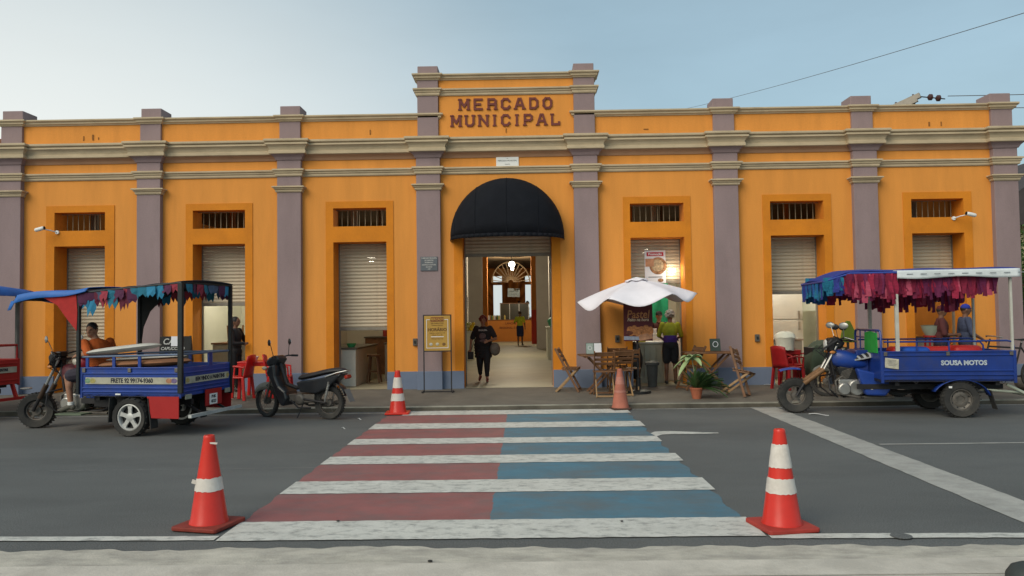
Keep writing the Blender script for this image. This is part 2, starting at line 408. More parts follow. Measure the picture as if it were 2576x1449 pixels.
# near side: cement gutter with a ragged edge, then the raised kerb the camera stands behind
e2 = wavy(-30, 30, -10.655, 0.055, 2400, 11)
mb = MB()
n_ = len(e2)
mb.add([(x, y - 0.008 * x * 0.6, 0.010) for x, y in e2] + [(x, -11.34, 0.016) for x, y in e2],
       [(i, i + 1, n_ + i + 1, n_ + i) for i in range(n_ - 1)])
struct('gutter', mb, M['concrete'])
mb = MB()
e3 = wavy(-30, 30, -11.30, 0.008, 300, 23)
for i in range(300):
    (xa, ya), (xb, yb) = e3[i], e3[i + 1]
    mb.add([(xa, ya, 0.0), (xb, yb, 0.0), (xb, yb - 0.01, 0.10), (xa, ya - 0.01, 0.10), (xb, yb - 0.03, 0.12), (xa, ya - 0.03, 0.12), (xb, -11.62, 0.121), (xa, -11.62, 0.121)],
           [(0, 1, 2, 3), (3, 2, 4, 5), (5, 4, 6, 7)])
struct('near_kerb', mb, M['kerb_near'], smooth=True)
struct('near_pavement', MB().add([(-160, -30, 0.118), (160, -30, 0.118), (160, -11.60, 0.118), (-160, -11.60, 0.118)], [(0, 1, 2, 3)]), M['concrete'])

# painted markings
CW0, CW1 = -2.02, 2.06
stripes = [(-10.42, -9.89), (-8.91, -8.36), (-7.47, -6.98), (-6.13, -5.68), (-4.77, -4.20), (-3.21, -2.64)]
def rag(x0, x1, y0, y1, z, seed, amp=0.008, n=60):
    """painted sheet with slightly uneven edges"""
    rnd = random.Random(seed)
    top = [(x0 + (x1 - x0) * i / n, y1 + rnd.uniform(-amp, amp)) for i in range(n + 1)]
    bot = [(x0 + (x1 - x0) * i / n, y0 + rnd.uniform(-amp, amp)) for i in range(n + 1)]
    vs_ = [(x, y, z) for x, y in bot] + [(x, y, z) for x, y in top]
    return vs_, [(i, i + 1, n + 2 + i, n + 1 + i) for i in range(n)]
for i, (y0, y1) in enumerate(stripes):
    v, f = rag(CW0 + (0.25 if i == 5 else 0), CW1, y0, y1, 0.0088, 30 + i)
    struct('crosswalk_stripe', MB().add(v, f), M['white_line'])
for i in range(5):
    y0, y1 = stripes[i + 1][0], stripes[i][1]
    lo_, hi_ = stripes[i][1] - 0.01, stripes[i + 1][0] + 0.01
    rnd = random.Random(50 + i)
    nn = 30
    L = [CW0 + 0.005 + 0.012 * math.sin(k * .4 + i) + rnd.uniform(-0.004, 0.004) for k in range(nn + 1)]
    Mi = [0.0 + rnd.uniform(-0.012, 0.012) for _ in range(nn + 1)]
    Rr = [CW1 - 0.04 + 0.02 * math.sin(k * .35 + 2 * i) + rnd.uniform(-0.004, 0.004) for k in range(nn + 1)]
    ys = [lo_ + (hi_ - lo_) * k / nn for k in range(nn + 1)]
    for nm, A, B, mt in (('crosswalk_red_fill', L, Mi, 'red_paint'), ('crosswalk_blue_fill', Mi, Rr, 'blue_paint')):
        vs_ = [(A[k], ys[k], 0.0045) for k in range(nn + 1)] + [(B[k], ys[k], 0.0045) for k in range(nn + 1)]
        struct(nm, MB().add(vs_, [(k, k + nn + 1, k + nn + 2, k + 1) for k in range(nn)]), M[mt])
# road-edge line on both sides of the crossing, stop line, thin parking lines
v, f = rag(-30, CW0 - 0.02, -10.40, -10.29, 0.0085, 71, 0.006, 300); v = [(x, y - 0.0245 * (x - CW0) * 0.9, z) for x, y, z in v]
struct('road_edge_line', MB().add(v, f), M['white_line'])
v, f = rag(CW1 + 0.02, 30, -10.49, -10.37, 0.0085, 72, 0.006, 300); v = [(x, y - 0.02 * (x - CW1), z) for x, y, z in v]
struct('road_edge_line', MB().add(v, f), M['white_line'])
rnd = random.Random(81)
vs_ = []; nn = 60
for k in range(nn + 1):
    y = -10.35 + (7.72) * k / nn
    vs_ += [(4.12 + 0.008 * k / 6 + rnd.uniform(-.008, .008), y, 0.005), (4.55 + 0.009 * k / 6 + rnd.uniform(-.008, .008), y, 0.005)]
struct('stop_line', MB().add(vs_, [(2 * k, 2 * k + 1, 2 * k + 3, 2 * k + 2) for k in range(nn)]), M['white_old'])
v, f = rag(4.66, 30, -6.56, -6.50, 0.005, 83, 0.006, 150); struct('parking_line', MB().add(v, f), M['white_old'])
v, f = rag(-30, CW0, -2.86, -2.80, 0.005, 84, 0.012, 300); struct('kerb_line', MB().add(v, f), M['white_old'])
v, f = rag(CW1, 30, -2.74, -2.69, 0.005, 85, 0.012, 200); struct('kerb_line', MB().add(v, f), M['white_old'])
v, f = rag(-5.0, -1.9, -7.62, -7.585, 0.0012, 86, 0.012, 80); struct('faded_lane_line', MB().add(v, f), wet_paint('nearly_gone_paint', (0.16, 0.16, 0.155), 1.0, 6.0, (0.36, 0.55)))
# leaf-shaped smear of white paint beside the fourth stripe
pl = [(2.06, -5.72), (2.02, -5.45), (2.10, -5.30), (2.30, -5.26), (2.62, -5.36), (2.86, -5.44), (2.95, -5.45), (2.94, -5.52), (2.60, -5.55), (2.32, -5.53), (2.16, -5.56)]
struct('paint_smear', MB().add([(x, y, 0.0062) for x, y in pl], [tuple(range(len(pl)))]), M['white_line'])
# drain hole in the road-edge line
mb = MB(); mb.lathe([(0.0, 0.0), (0.075, 0.0), (0.075, 0.004)], (3.02, -10.47, 0.0100), n=20)
struct('asphalt_patch', mb, M['asphalt'])

# ================================================================ MARKET BUILDING
BX0, BX1 = -10.77, 10.60
PX = [-10.53, -7.563, -4.595, -1.667, 1.632, 4.548, 7.434, 10.325]
DX = [(-9.80, -8.34, -9.62, -8.54), (-6.82, -5.40, -6.67, -5.56), (-3.85, -2.42, -3.69, -2.57),
      (2.41, 3.82, 2.555, 3.68), (5.32, 6.75, 5.48, 6.59), (8.24, 9.66, 8.41, 9.49)]
TH = 0.45
bld = thing('market_building', 'long orange market hall with mauve pilasters and cream cornices', 'building', (0, 0, 0))
def wall_grid(mb, xs, zs, hole, y0, y1):
    xs = sorted(set(round(a, 4) for a in xs)); zs = sorted(set(round(a, 4) for a in zs))
    nx, nz = len(xs) - 1, len(zs) - 1
    solid = [[not hole((xs[i] + xs[i + 1]) / 2, (zs[j] + zs[j + 1]) / 2) for j in range(nz)] for i in range(nx)]
    def S(i, j): return 0 <= i < nx and 0 <= j < nz and solid[i][j]
    for i in range(nx):
        for j in range(nz):
            if not solid[i][j]: continue
            a, b, c, d = xs[i], xs[i + 1], zs[j], zs[j + 1]
            mb.add([(a, y0, c), (b, y0, c), (b, y0, d), (a, y0, d)], [(0, 1, 2, 3)])
            mb.add([(a, y1, c), (b, y1, c), (b, y1, d), (a, y1, d)], [(3, 2, 1, 0)])
            if not S(i - 1, j): mb.add([(a, y0, c), (a, y1, c), (a, y1, d), (a, y0, d)], [(3, 2, 1, 0)])
            if not S(i + 1, j): mb.add([(b, y0, c), (b, y1, c), (b, y1, d), (b, y0, d)], [(0, 1, 2, 3)])
            if not S(i, j - 1): mb.add([(a, y0, c), (b, y0, c), (b, y1, c), (a, y1, c)], [(3, 2, 1, 0)])
            if not S(i, j + 1): mb.add([(a, y0, d), (b, y0, d), (b, y1, d), (a, y1, d)], [(0, 1, 2, 3)])
    return mb
ZT = 4.11
EX0, EX1 = -0.965, 0.905          # entrance opening
ES0, ES1 = -1.15, 1.085
def hole_wall(x, z):
    for (a, b, c, d) in DX:
        if a < x < b and z < ZT: return True
    return ES0 < x < ES1 and z < 3.55
xs = [BX0, BX1, ES0, ES1] + [a for d in DX for a in d[:2]]
mb = MB(); wall_grid(mb, xs, [0.10, ZT, 3.55, 5.40], hole_wall, 0.0, TH)
mb.build('front_wall', M['wall'], bld)
# parapet and central attic, each its own slab of wall above the cornice
mb = MB(); wall_grid(mb, [BX0 + 0.02, -1.43, 1.40, BX1 - 0.02], [5.395, 5.88], lambda x, z: -1.43 < x < 1.40, 0.015, 0.36)
mb.build('parapet', M['wall'], bld)
mb = MB().span(-1.44, 1.41, 0.012, 0.40, 5.394, 6.69); mb.build('attic_wall', M['wall'], bld)
# surrounds with door and transom-window openings
for (a, b, c, d) in DX:
    mb = MB(); wall_grid(mb, [a, c, d, b], [0.10, 3.25, 3.58, 3.968, ZT], lambda x, z: c < x < d and (z < 3.25 or 3.58 < z < 3.968), -0.014, TH - 0.004)
    mb.build('door_surround', M['surround'], bld, bevel=0.006)
mb = MB(); wall_grid(mb, [ES0, EX0, EX1, ES1], [0.10, 3.40, 3.55], lambda x, z: EX0 < x < EX1 and z < 3.40, -0.014, TH - 0.004)
mb.build('entrance_surround', M['surround'], bld, bevel=0.006)

def moulding(mb, prof, x0, x1, yb, back=None):
    """prof: (projection, z) from bottom to top, swept along x and returned round both ends"""
    if back is None: back = yb + 0.02
    V = []
    for p, z in prof: V += [(x0 - p, back, z), (x0 - p, yb - p, z), (x1 + p, yb - p, z), (x1 + p, back, z)]
    F = []
    for i in range(len(prof) - 1):
        for k in range(3): F.append((4 * i + k, 4 * i + k + 1, 4 * i + 4 + k + 1, 4 * i + 4 + k))
    n4 = 4 * (len(prof) - 1)
    F.append((3, 2, 1, 0)); F.append((n4, n4 + 1, n4 + 2, n4 + 3))
    return mb.add(V, F)
cornice_p = [(0.04, 4.985), (0.06, 5.02), (0.10, 5.06), (0.17, 5.085), (0.245, 5.09), (0.25, 5.145), (0.255, 5.155), (0.25, 5.16), (0.265, 5.18), (0.285, 5.215), (0.32, 5.25), (0.37, 5.275),
             (0.385, 5.28), (0.385, 5.325), (0.35, 5.33), (0.35, 5.345), (0.42, 5.36), (0.44, 5.385), (0.44, 5.415), (0.40, 5.43)]
string_p = [(0.02, 4.645), (0.035, 4.665), (0.035, 4.70), (0.055, 4.715), (0.055, 4.745), (0.085, 4.757), (0.085, 4.785), (0.06, 4.795)]
coping_p = [(0.02, 5.825), (0.03, 5.845), (0.06, 5.86), (0.06, 5.89), (0.10, 5.915), (0.10, 5.942), (0.07, 5.952)]
cornice_m = [(0.085, 5.10), (0.165, 5.105), (0.172, 5.115), (0.172, 5.168), (0.160, 5.175), (0.150, 5.178), (0.158, 5.20), (0.175, 5.235), (0.205, 5.265), (0.235, 5.282), (0.245, 5.285), (0.245, 5.318), (0.215, 5.322), (0.212, 5.338), (0.262, 5.346), (0.272, 5.36), (0.272, 5.392), (0.24, 5.402)]
cornice_m = [(a * 0.80, z) for a, z in cornice_m]
cove_m = [(0.02, 4.99), (0.03, 5.01), (0.045, 5.04), (0.075, 5.07), (0.10, 5.085), (0.105, 5.102)]
def shift(p, dz=0.0, s=1.0, dp=0.0): return [(a * s + dp, z + dz) for a, z in p]
def grow(p, g=0.003):
    zm = (p[0][1] + p[-1][1]) / 2; h = (p[-1][1] - p[0][1]) / 2
    return [(a, zm + (z - zm) * (h + g) / h) for a, z in p]
mb = moulding(MB(), cornice_m, BX0 + 0.01, BX1 - 0.01, 0.0, 0.2); mb.build('cornice', M['cream'], bld)
mb = moulding(MB(), cove_m, BX0 + 0.01, BX1 - 0.01, 0.0, 0.1); mb.build('cornice_cove', M['cove'], bld)
mb = moulding(MB(), string_p, BX0 + 0.01, BX1 - 0.01, 0.0, 0.1); mb.build('string_course', M['cream'], bld)
mb = moulding(MB(), coping_p, BX0 + 0.02, -1.45, 0.015, 0.36); mb.build('coping', M['cream'], bld)
mb = moulding(MB(), coping_p, 1.42, BX1 - 0.02, 0.015, 0.36); mb.build('coping', M['cream'], bld)
att_s = [(a, z - 4.645 + 6.32) for a, z in string_p]; att_c = [(a, z - 5.825 + 6.655) for a, z in coping_p]
mb = moulding(MB(), att_s, -1.43, 1.40, 0.012, 0.1); mb.build('attic_string_course', M['cream'], bld)
mb = moulding(MB(), att_c, -1.43, 1.40, 0.012, 0.40); mb.build('attic_coping', M['cream'], bld)
capital_p = [(0.015, 4.305), (0.03, 4.325), (0.03, 4.355), (0.055, 4.37), (0.055, 4.39), (0.09, 4.402), (0.09, 4.425), (0.06, 4.435)]
for i, px in enumerate(PX):
    w2 = 0.25
    x0, x1 = px - w2, px + w2
    if i == 0: x0 = BX0 - 0.02
    pil = MB().span(x0, x1, -0.12, 0.02, 0.10, 5.0).build('pilaster', M['pilaster'], bld, bevel=0.008)
    moulding(MB(), capital_p, x0, x1, -0.12, 0.0).build('capital', M['cream'], pil)
    moulding(MB(), grow(string_p), x0, x1, -0.12, 0.0).build('string_course_break', M['cream'], pil)
    moulding(MB(), grow(cornice_m), x0, x1, -0.12, 0.1).build('cornice_break', M['cream'], pil)
    moulding(MB(), grow(cove_m), x0, x1, -0.12, 0.05).build('cove_break', M['pilaster'], pil)
    mid = i in (3, 4)
    top = 6.70 if mid else 5.87
    ux0, ux1 = x0 + 0.03, x1 - 0.03
    up = MB().span(ux0, ux1, -0.045, 0.42 if mid else 0.39, 5.396, top).build('parapet_pier', M['pilaster'], bld, bevel=0.008)
    cp = att_c if mid else coping_p
    moulding(MB(), grow(cp), ux0, ux1, -0.045, 0.44 if mid else 0.41).build('pier_coping', M['cream'], up)
    if mid: moulding(MB(), grow(att_s), ux0, ux1, -0.045, 0.41).build('pier_string_course', M['cream'], up)
    zt = 6.965 if mid else 6.165
    zb = cp[-1][1] - 0.01
    MB().span(ux0 + 0.005, ux1 - 0.005, -0.01, 0.48, zb, zt).build('pier_block', M['pilaster'], up, bevel=0.012)
    # plinth round the foot of the pilaster
    MB().span(x0 - 0.012, x1 + 0.012, -0.152, 0.0, 0.10, 0.522).build('pilaster_foot', M['plinth'], pil, bevel=0.008)
# plinth runs between the openings
runs = [(BX0, DX[0][2]), (DX[0][3], DX[1][2]), (DX[1][3], DX[2][2]), (DX[2][3], EX0), (EX1, DX[3][2]), (DX[3][3], DX[4][2]), (DX[4][3], DX[5][2]), (DX[5][3], BX1)]
for a, b in runs:
    MB().span(a - 0.004, b + 0.004, -0.032, 0.02, 0.10, 0.515).build('plinth', M['plinth'], bld, bevel=0.006)
# shell: side and back walls, roof
mb = MB().span(BX0, BX0 + 0.4, TH, 36.4, 0.1, 5.4); mb.build('side_wall', M['wall'], bld)
mb = MB().span(BX1 - 0.4, BX1, TH, 36.4, 0.1, 5.4); mb.build('side_wall', M['wall'], bld)
def hb(x, z):
    return (-1.75 < x < -1.15 or 0.42 < x < 0.80) and (1.5 < z < 3.75 or 3.95 < z < 4.35)
mb = MB(); wall_grid(mb, [BX0, -1.75, -1.15, 0.42, 0.80, BX1], [0.1, 1.5, 3.75, 3.95, 4.35, 5.4], hb, 36.0, 36.4)
mb.build('back_wall', M['inorange'], bld)
MB().span(BX0 + 0.1, BX1 - 0.1, 0.40, 36.2, 4.86, 4.98).build('ceiling', M['ceil'], bld)
mb = MB().prism([(BX0 - 0.2, 5.0), (BX1 + 0.2, 5.0), (0, 5.75)], 0.5, 36.6, 'y'); mb.build('roof', M['roof'], bld)
MB().add([(BX0 + .3, -0.008, 0.1555), (BX1 - .3, -0.008, 0.1555), (BX1 - .3, 36.2, 0.1555), (BX0 + .3, 36.2, 0.1555)], [(0, 1, 2, 3)]).build('inner_floor', M['floor'], bld)
# partitions between the stalls, stall back walls, corridor pillars
for x in (-7.5, -4.6, 4.5, 7.4):
    MB().span(x - 0.06, x + 0.06, TH, 5.2, 0.155, 3.50).build('partition', M['inwall'], bld)
MB().span(-1.95, -1.83, TH, 5.2, 0.155, 3.50).build('partition', M['inorange'], bld)
MB().span(1.55, 1.67, TH, 5.2, 0.155, 3.50).build('partition', M['inorange'], bld)
for a, b in ((BX0 + 0.4, -1.96), (1.68, BX1 - 0.4)):
    MB().span(a, b, 4.9, 5.0, 0.156, 3.52).build('stall_back_wall', M['inwall'], bld)
for x0, x1, y, mt in ((-2.3, -1.60, 19.2, 'ingrey'), (0.87, 1.55, 18.4, 'ingrey'), (-2.3, -1.62, 24.8, 'inorange'), (0.71, 1.25, 24.6, 'inorange'), (-2.4, -1.75, 11.8, 'ingrey'), (1.24, 1.85, 12.2, 'ingrey')):
    p = MB().span(x0, x1, y, y + 0.6, 0.156, 4.858).build('hall_pillar', M[mt], bld, bevel=0.02)
    if y == 24.6: MB().span(x0 - 0.012, x1 + 0.012, y - 0.012, y + 0.61, 0.157, 1.95).build('red_dado', M['inred'], p)
for y in (8.0, 13.0, 21.0):
    MB().span(-5.0, -2.41, y, y + 0.12, 0.156, 3.4).build('hall_screen', M['inwall'], bld)
    MB().span(1.9, 4.6, y, y + 0.12, 0.156, 3.4).build('hall_screen', M['inwall'], bld)
for a, b in ((BX0 + 0.41, -1.97), (1.69, BX1 - 0.41)):
    MB().span(a, b, 0.70, 4.89, 3.46, 3.52).build('stall_ceiling', M['inwall'], bld)  # unseen dropped ceiling, added to keep stall lamp light out of the transoms
for k, (a, b, c, d) in enumerate(DX):
    for q, (f0, w0, mt) in enumerate((((.15, .14, 'ingrey'), (.80, .10, 'inorange'), (.55, .05, 'ceil')), ((.62, .12, 'ingrey'), (.2, .10, 'inorange'), (.9, .06, 'ceil')))[k % 2]):
        x = c + (d - c) * f0; MB().span(x - w0 / 2, x + w0 / 2, 1.2 + .4 * q, 1.3 + .4 * q, 3.521, 4.859).build('loft_post', M[mt], bld)
# fan-shaped timber arch inside the hall
mb = MB()
for k in range(13):
    a = math.pi * (k + 0.5) / 13
    mb.bar((-0.42 + 0.15 * math.cos(a), 27.8, 3.55 + 0.15 * math.sin(a)), (-0.42 + 1.05 * math.cos(a), 27.8, 3.55 + 1.15 * math.sin(a)), 0.04, 0.03, (0, 1, 0))
mb.tube([(-0.42 + 1.08 * math.cos(math.pi * k / 16), 27.8, 3.55 + 1.18 * math.sin(math.pi * k / 16)) for k in range(17)], 0.035, 6)
mb.build('fan_arch', M['ceil'], bld)

# roller shutters: every slat its own piece
def slat_mesh(w):
    prof = [(0.0, 0.0), (-0.012, 0.010), (-0.017, 0.030), (-0.014, 0.052), (0.0, 0.066), (0.0, 0.074), (0.004, 0.074), (0.004, 0.0)]
    mb = MB().prism(prof, -w / 2, w / 2, 'x'); me = mb.mesh('slat'); me.materials.append(M['slat']); return me
def shutter(x0, x1, zb, zt, y, name='roller_shutter'):
    w = x1 - x0
    root = MB()
    for x in (x0 + 0.012, x1 - 0.012): root.span(x - 0.022, x + 0.022, y - 0.03, y + 0.04, 0.157, zt)
    root.span(x0 - 0.03, x1 + 0.03, y + 0.06, y + 0.34, zt + 0.02, zt + 0.30)
    root = root.build(name, M['rail'], bld)
    me = slat_mesh(w - 0.05); z = zb + 0.07
    rnd = random.Random(int(x0 * 100) + 5)
    while z < zt:
        share('slat', me, root, ((x0 + x1) / 2, y + rnd.uniform(-.002, .002), z), (0, 0, 0)); z += 0.075
    MB().span(x0 + 0.03, x1 - 0.03, y - 0.02, y + 0.012, zb, zb + 0.068).build('bottom_rail', M['rail'], root, bevel=0.005)
    return root
SB = [0.42, 1.95, 1.38, 2.30, 2.03, 1.82]
for (a, b, c, d), zb in zip(DX, SB): shutter(c - 0.01, d + 0.01, zb, 3.30, TH + 0.03)
shutter(EX0 - 0.01, EX1 + 0.01, 2.93, 3.45, TH + 0.03)
# transom windows: iron bars
bar_me = MB().box((0, 0, 0), (0.011, 0.011, 0.386)).mesh('bar'); bar_me.materials.append(M['iron'])
for (a, b, c, d) in DX:
    fr = MB().span(c + 0.002, d - 0.002, 0.24, 0.27, 3.582, 3.60).span(c + 0.002, d - 0.002, 0.24, 0.27, 3.95, 3.966).build('window_grille', M['iron'], bld)
    for k in range(1, 9): share('bar', bar_me, fr, (c + (d - c) * k / 9, 0.255, 3.774))
# dome awning over the entrance
AX, AZ = -0.022, 3.30
mb = MB()
nu, nv = 28, 12
def awn(i, j):
    u, v = i / nu, j / nv
    a = math.pi * (1 - u)
    rx, rz, ry = 1.185, 1.235, 0.95
    el = math.pi / 2 * v             # 0 at the wall rim, pi/2 at the foremost edge
    ca, sa = math.cos(a), math.sin(a)
    # quarter-sphere: rim on the wall is an arch, the foremost line is the low front edge
    return (AX + rx * ca, -ry * math.sin(el) * sa ** 0.8 - 0.01, AZ + rz * sa * math.cos(el) if False else AZ + rz * sa * math.cos(el) ** 0.85)
mb.sheet(lambda u, v: awn(u * nu, v * nv), nu, nv)
awo = mb.build('dome_awning', M['awning'], bld, smooth=True, solid=0.012)
mb = MB()
pts = [(AX + 1.185 * math.cos(math.pi * (1 - k / 28)), -0.95 * math.sin(math.pi * (1 - k / 28)) ** 0.8 - 0.01, AZ) for k in range(29)]
for k in range(28):
    (xa, ya, za), (xb, yb, zb_) = pts[k], pts[k + 1]
    mb.add([(xa, ya, za), (xb, yb, zb_), (xb * 1.005, yb - 0.004, zb_ - 0.075), (xa * 1.005, ya - 0.004, za - 0.075)], [(0, 1, 2, 3)])
mb.build('valance', M['awning'], awo, smooth=True, solid=0.01)
mb = MB()
for k in (4, 9, 14, 19, 24):
    mb.tube([tuple(Vector(awn(k, j)) * 1.0 + Vector((0, -0.008, 0.006))) for j in range(nv + 1)], 0.008, 5)
mb.build('seam', M['awning'], awo)

# raised letters
GL = {
 'M': [[(0, 0), (0, 1)], [(0, 1), (.5, .30)], [(.5, .30), (1, 1)], [(1, 1), (1, 0)]],
 'E': [[(.1, 0), (.1, 1)], [(.1, 1), (.95, 1)], [(.1, .5), (.75, .5)], [(.1, 0), (.95, 0)]],
 'R': [[(.1, 0), (.1, 1)], [(.1, 1), (.75, 1)], [(.75, 1), (.95, .85)], [(.95, .85), (.95, .62)], [(.95, .62), (.75, .48)], [(.75, .48), (.1, .48)], [(.95, .46), (.95, 0)]],
 'C': [[(.95, .78), (.72, 1)], [(.72, 1), (.28, 1)], [(.28, 1), (.05, .78)], [(.05, .78), (.05, .22)], [(.05, .22), (.28, 0)], [(.28, 0), (.72, 0)], [(.72, 0), (.95, .22)]],
 'A': [[(0, 0), (.38, 1)], [(.38, 1), (.62, 1)], [(.62, 1), (1, 0)], [(.2, .36), (.8, .36)]],
 'D': [[(.1, 0), (.1, 1)], [(.1, 1), (.68, 1)], [(.68, 1), (.95, .76)], [(.95, .76), (.95, .24)], [(.95, .24), (.68, 0)], [(.68, 0), (.1, 0)]],
 'O': [[(.28, 1), (.72, 1)], [(.72, 1), (.95, .76)], [(.95, .76), (.95, .24)], [(.95, .24), (.72, 0)], [(.72, 0), (.28, 0)], [(.28, 0), (.05, .24)], [(.05, .24), (.05, .76)], [(.05, .76), (.28, 1)]],
 'U': [[(.05, 1), (.05, .22)], [(.05, .22), (.28, 0)], [(.28, 0), (.72, 0)], [(.72, 0), (.95, .22)], [(.95, .22), (.95, 1)]],
 'N': [[(.02, 0), (.02, 1)], [(.02, 1), (.98, 0)], [(.98, 0), (.98, 1)]],
 'I': [[(.5, 0), (.5, 1)]],
 'P': [[(.1, 0), (.1, 1)], [(.1, 1), (.75, 1)], [(.75, 1), (.95, .85)], [(.95, .85), (.95, .60)], [(.95, .60), (.75, .44)], [(.75, .44), (.1, .44)]],
 'L': [[(.1, 1), (.1, 0)], [(.1, 0), (.95, 0)], [(.95, 0), (.95, .2)]],
}
SER = {'M': [(0, 0), (1, 0), (0, 1), (1, 1)], 'A': [(0, 0), (1, 0)], 'N': [(.02, 0), (.98, 1), (.02, 1)], 'I': [(.5, 0), (.5, 1)], 'P': [(.1, 0)], 'R': [(.1, 0), (.95, 0)], 'U': [(.05, 1), (.95, 1)], 'L': [(.1, 1)], 'D': [], 'E': [], 'C': [], 'O': []}
def sign_letter(ch, xc, zb, w, h, st, y):
    mb = MB(); k = 0
    for (a, b) in GL[ch]:
        pa = Vector((xc - w / 2 + a[0] * w, 0, zb + st / 2 + a[1] * (h - st))); pb = Vector((xc - w / 2 + b[0] * w, 0, zb + st / 2 + b[1] * (h - st)))
        d = (pb - pa).normalized(); pa -= d * st * 0.42; pb += d * st * 0.42
        t = 0.022 + 0.0016 * k; k += 1
        pa.y = pb.y = y - t / 2
        mb.bar(pa, pb, t, st, d.cross(Vector((0, 1, 0))))
    for (sx, sz) in SER[ch]:
        t = 0.022 + 0.0016 * k; k += 1
        mb.box((xc - w / 2 + sx * w, y - t / 2, zb + st * 0.40 + sz * (h - st * 0.8)), (st * 1.75, t, st * 0.55))
    return mb.build('letter', M['letter'], bld)
def sign_word(wd, x0, x1, zb, h, st):
    wide = {'I': 0.45}
    tot = sum(wide.get(c, 1.0) for c in wd); gap = 0.095
    u = ((x1 - x0) - gap * (len(wd) - 1)) / tot; x = x0
    for c in wd:
        w = u * wide.get(c, 1.0); sign_letter(c, x + w / 2, zb, w - st * 0.5, h, st, 0.012); x += w + gap
sign_word('MERCADO', -1.00, 0.96, 6.005, 0.25, 0.046)
sign_word('MUNICIPAL', -1.17, 1.12, 5.655, 0.255, 0.046)

# plaques
pq = MB().span(-0.236, 0.238, -0.022, 0.0, 4.80, 5.062).build('commemorative_plaque', M['white'], bld, bevel=0.004)
ink = pmat('dark_ink', (0.05, 0.05, 0.055), 0.7, var=0.1, bump=0)
for t_, z, s in (('PREFEITURA MUNICIPAL', 5.032, 0.030), ('REFORMA', 5.0, 0.026), ('DE', 4.965, 0.022), ('MERCADO MUNICIPAL', 4.915, 0.040), ('PARINTINS', 4.84, 0.022)):
    text(t_, s, 'plaque_lettering', ink, pq, (0, -0.024, z), extrude=0.001)
pq2 = MB().span(-1.838, -1.483, -0.14, -0.119, 2.612, 2.906).build('stone_plaque', pmat('dark_slate', (0.10, 0.11, 0.125), 0.5, var=0.2, vscale=8, bump=0.1), bld, bevel=0.004)
pale = pmat('pale_lettering', (0.55, 0.53, 0.50), 0.6, var=0.1, bump=0)
for k, t_ in enumerate(('O MERCADO MUNICIPAL', 'DE PARINTINS', 'PATRIMONIO', 'HISTORICO E CULTURAL', 'DO POVO', '1937')):
    text(t_, 0.040 if k != 3 else 0.036, 'plaque_lettering', pale, pq2, (-1.66, -0.1425, 2.874 - 0.046 * k), extrude=0.001, sx=0.72, bold=0.0006)
# wall boxes
for k, (x, z) in enumerate(((-1.98, 1.13), (2.24, 1.14), (5.14, 1.12))):
    bx = MB().span(x - 0.045, x + 0.045, -0.055, 0.0, z - 0.075, z + 0.075).build('switch_box', pmat('grey_box', (0.10, 0.09, 0.075), 0.6, var=0.2, bump=0.05), None, bevel=0.008)
    MB().span(x - 0.02, x + 0.02, -0.062, -0.05, z - 0.03, z + 0.03).build('switch', M['black'], bx)
    tag(bx, ['small grey switch box beside the timetable stand', 'small grey switch box on the wall above the wooden tables', 'small grey switch box on the wall left of the red plastic chair'][k], 'switch box', 'switch boxes on the facade')
# scars, old bracket stubs on the parapet
for x, z, w, h in ((-9.02, 5.50, .02, .10), (-8.82, 5.51, .035, .12), (-8.70, 5.52, .015, .05), (8.85, 5.50, .03, .09), (9.1, 5.50, .02, .09), (-0.02, 5.52, .015, .09), (2.93, 5.53, .1, .02), (-2.9, 5.53, .02, .1)):
    MB().span(x - w / 2, x + w / 2, -0.002 if abs(x) < 1 else 0.004, 0.02, z, z + h).build('bracket_stub', pmat('rusty_stub', (0.26, 0.11, 0.025), 0.9, var=0.4, vscale=20), bld)
# ================================================================ PEOPLE
SKIN = pmat('brown_skin', (0.31, 0.155, 0.095), 0.55, var=0.08, vscale=6, bump=0.05, spec=0.35)
SKIN_D = pmat('dark_brown_skin', (0.16, 0.075, 0.045), 0.55, var=0.08, vscale=6, bump=0.05, spec=0.35)
def cloth(name, c, **k): return pmat(name, c, 0.85, var=k.pop('var', 0.18), vscale=8, bump=0.25, bscale=45, **k)
def stand_joints(H):
    k = H / 1.70
    J = dict(pelvis=(0, 0, .90), waist=(0, 0, 1.04), chest=(0, 0.0, 1.24), neck=(0, 0.01, 1.41), head=(0, -0.015, 1.585))
    for s, n in ((1, 'l'), (-1, 'r')):
        J['sh' + n] = (s * .175, 0.01, 1.375); J['el' + n] = (s * .235, 0.03, 1.10); J['wr' + n] = (s * .245, -0.03, .86)
        J['hp' + n] = (s * .085, 0, .88); J['kn' + n] = (s * .095, -0.01, .48); J['an' + n] = (s * .10, 0.02, .085); J['to' + n] = (s * .115, -0.13, .035)
    return {a: Vector(b) * k for a, b in J.items()}, k
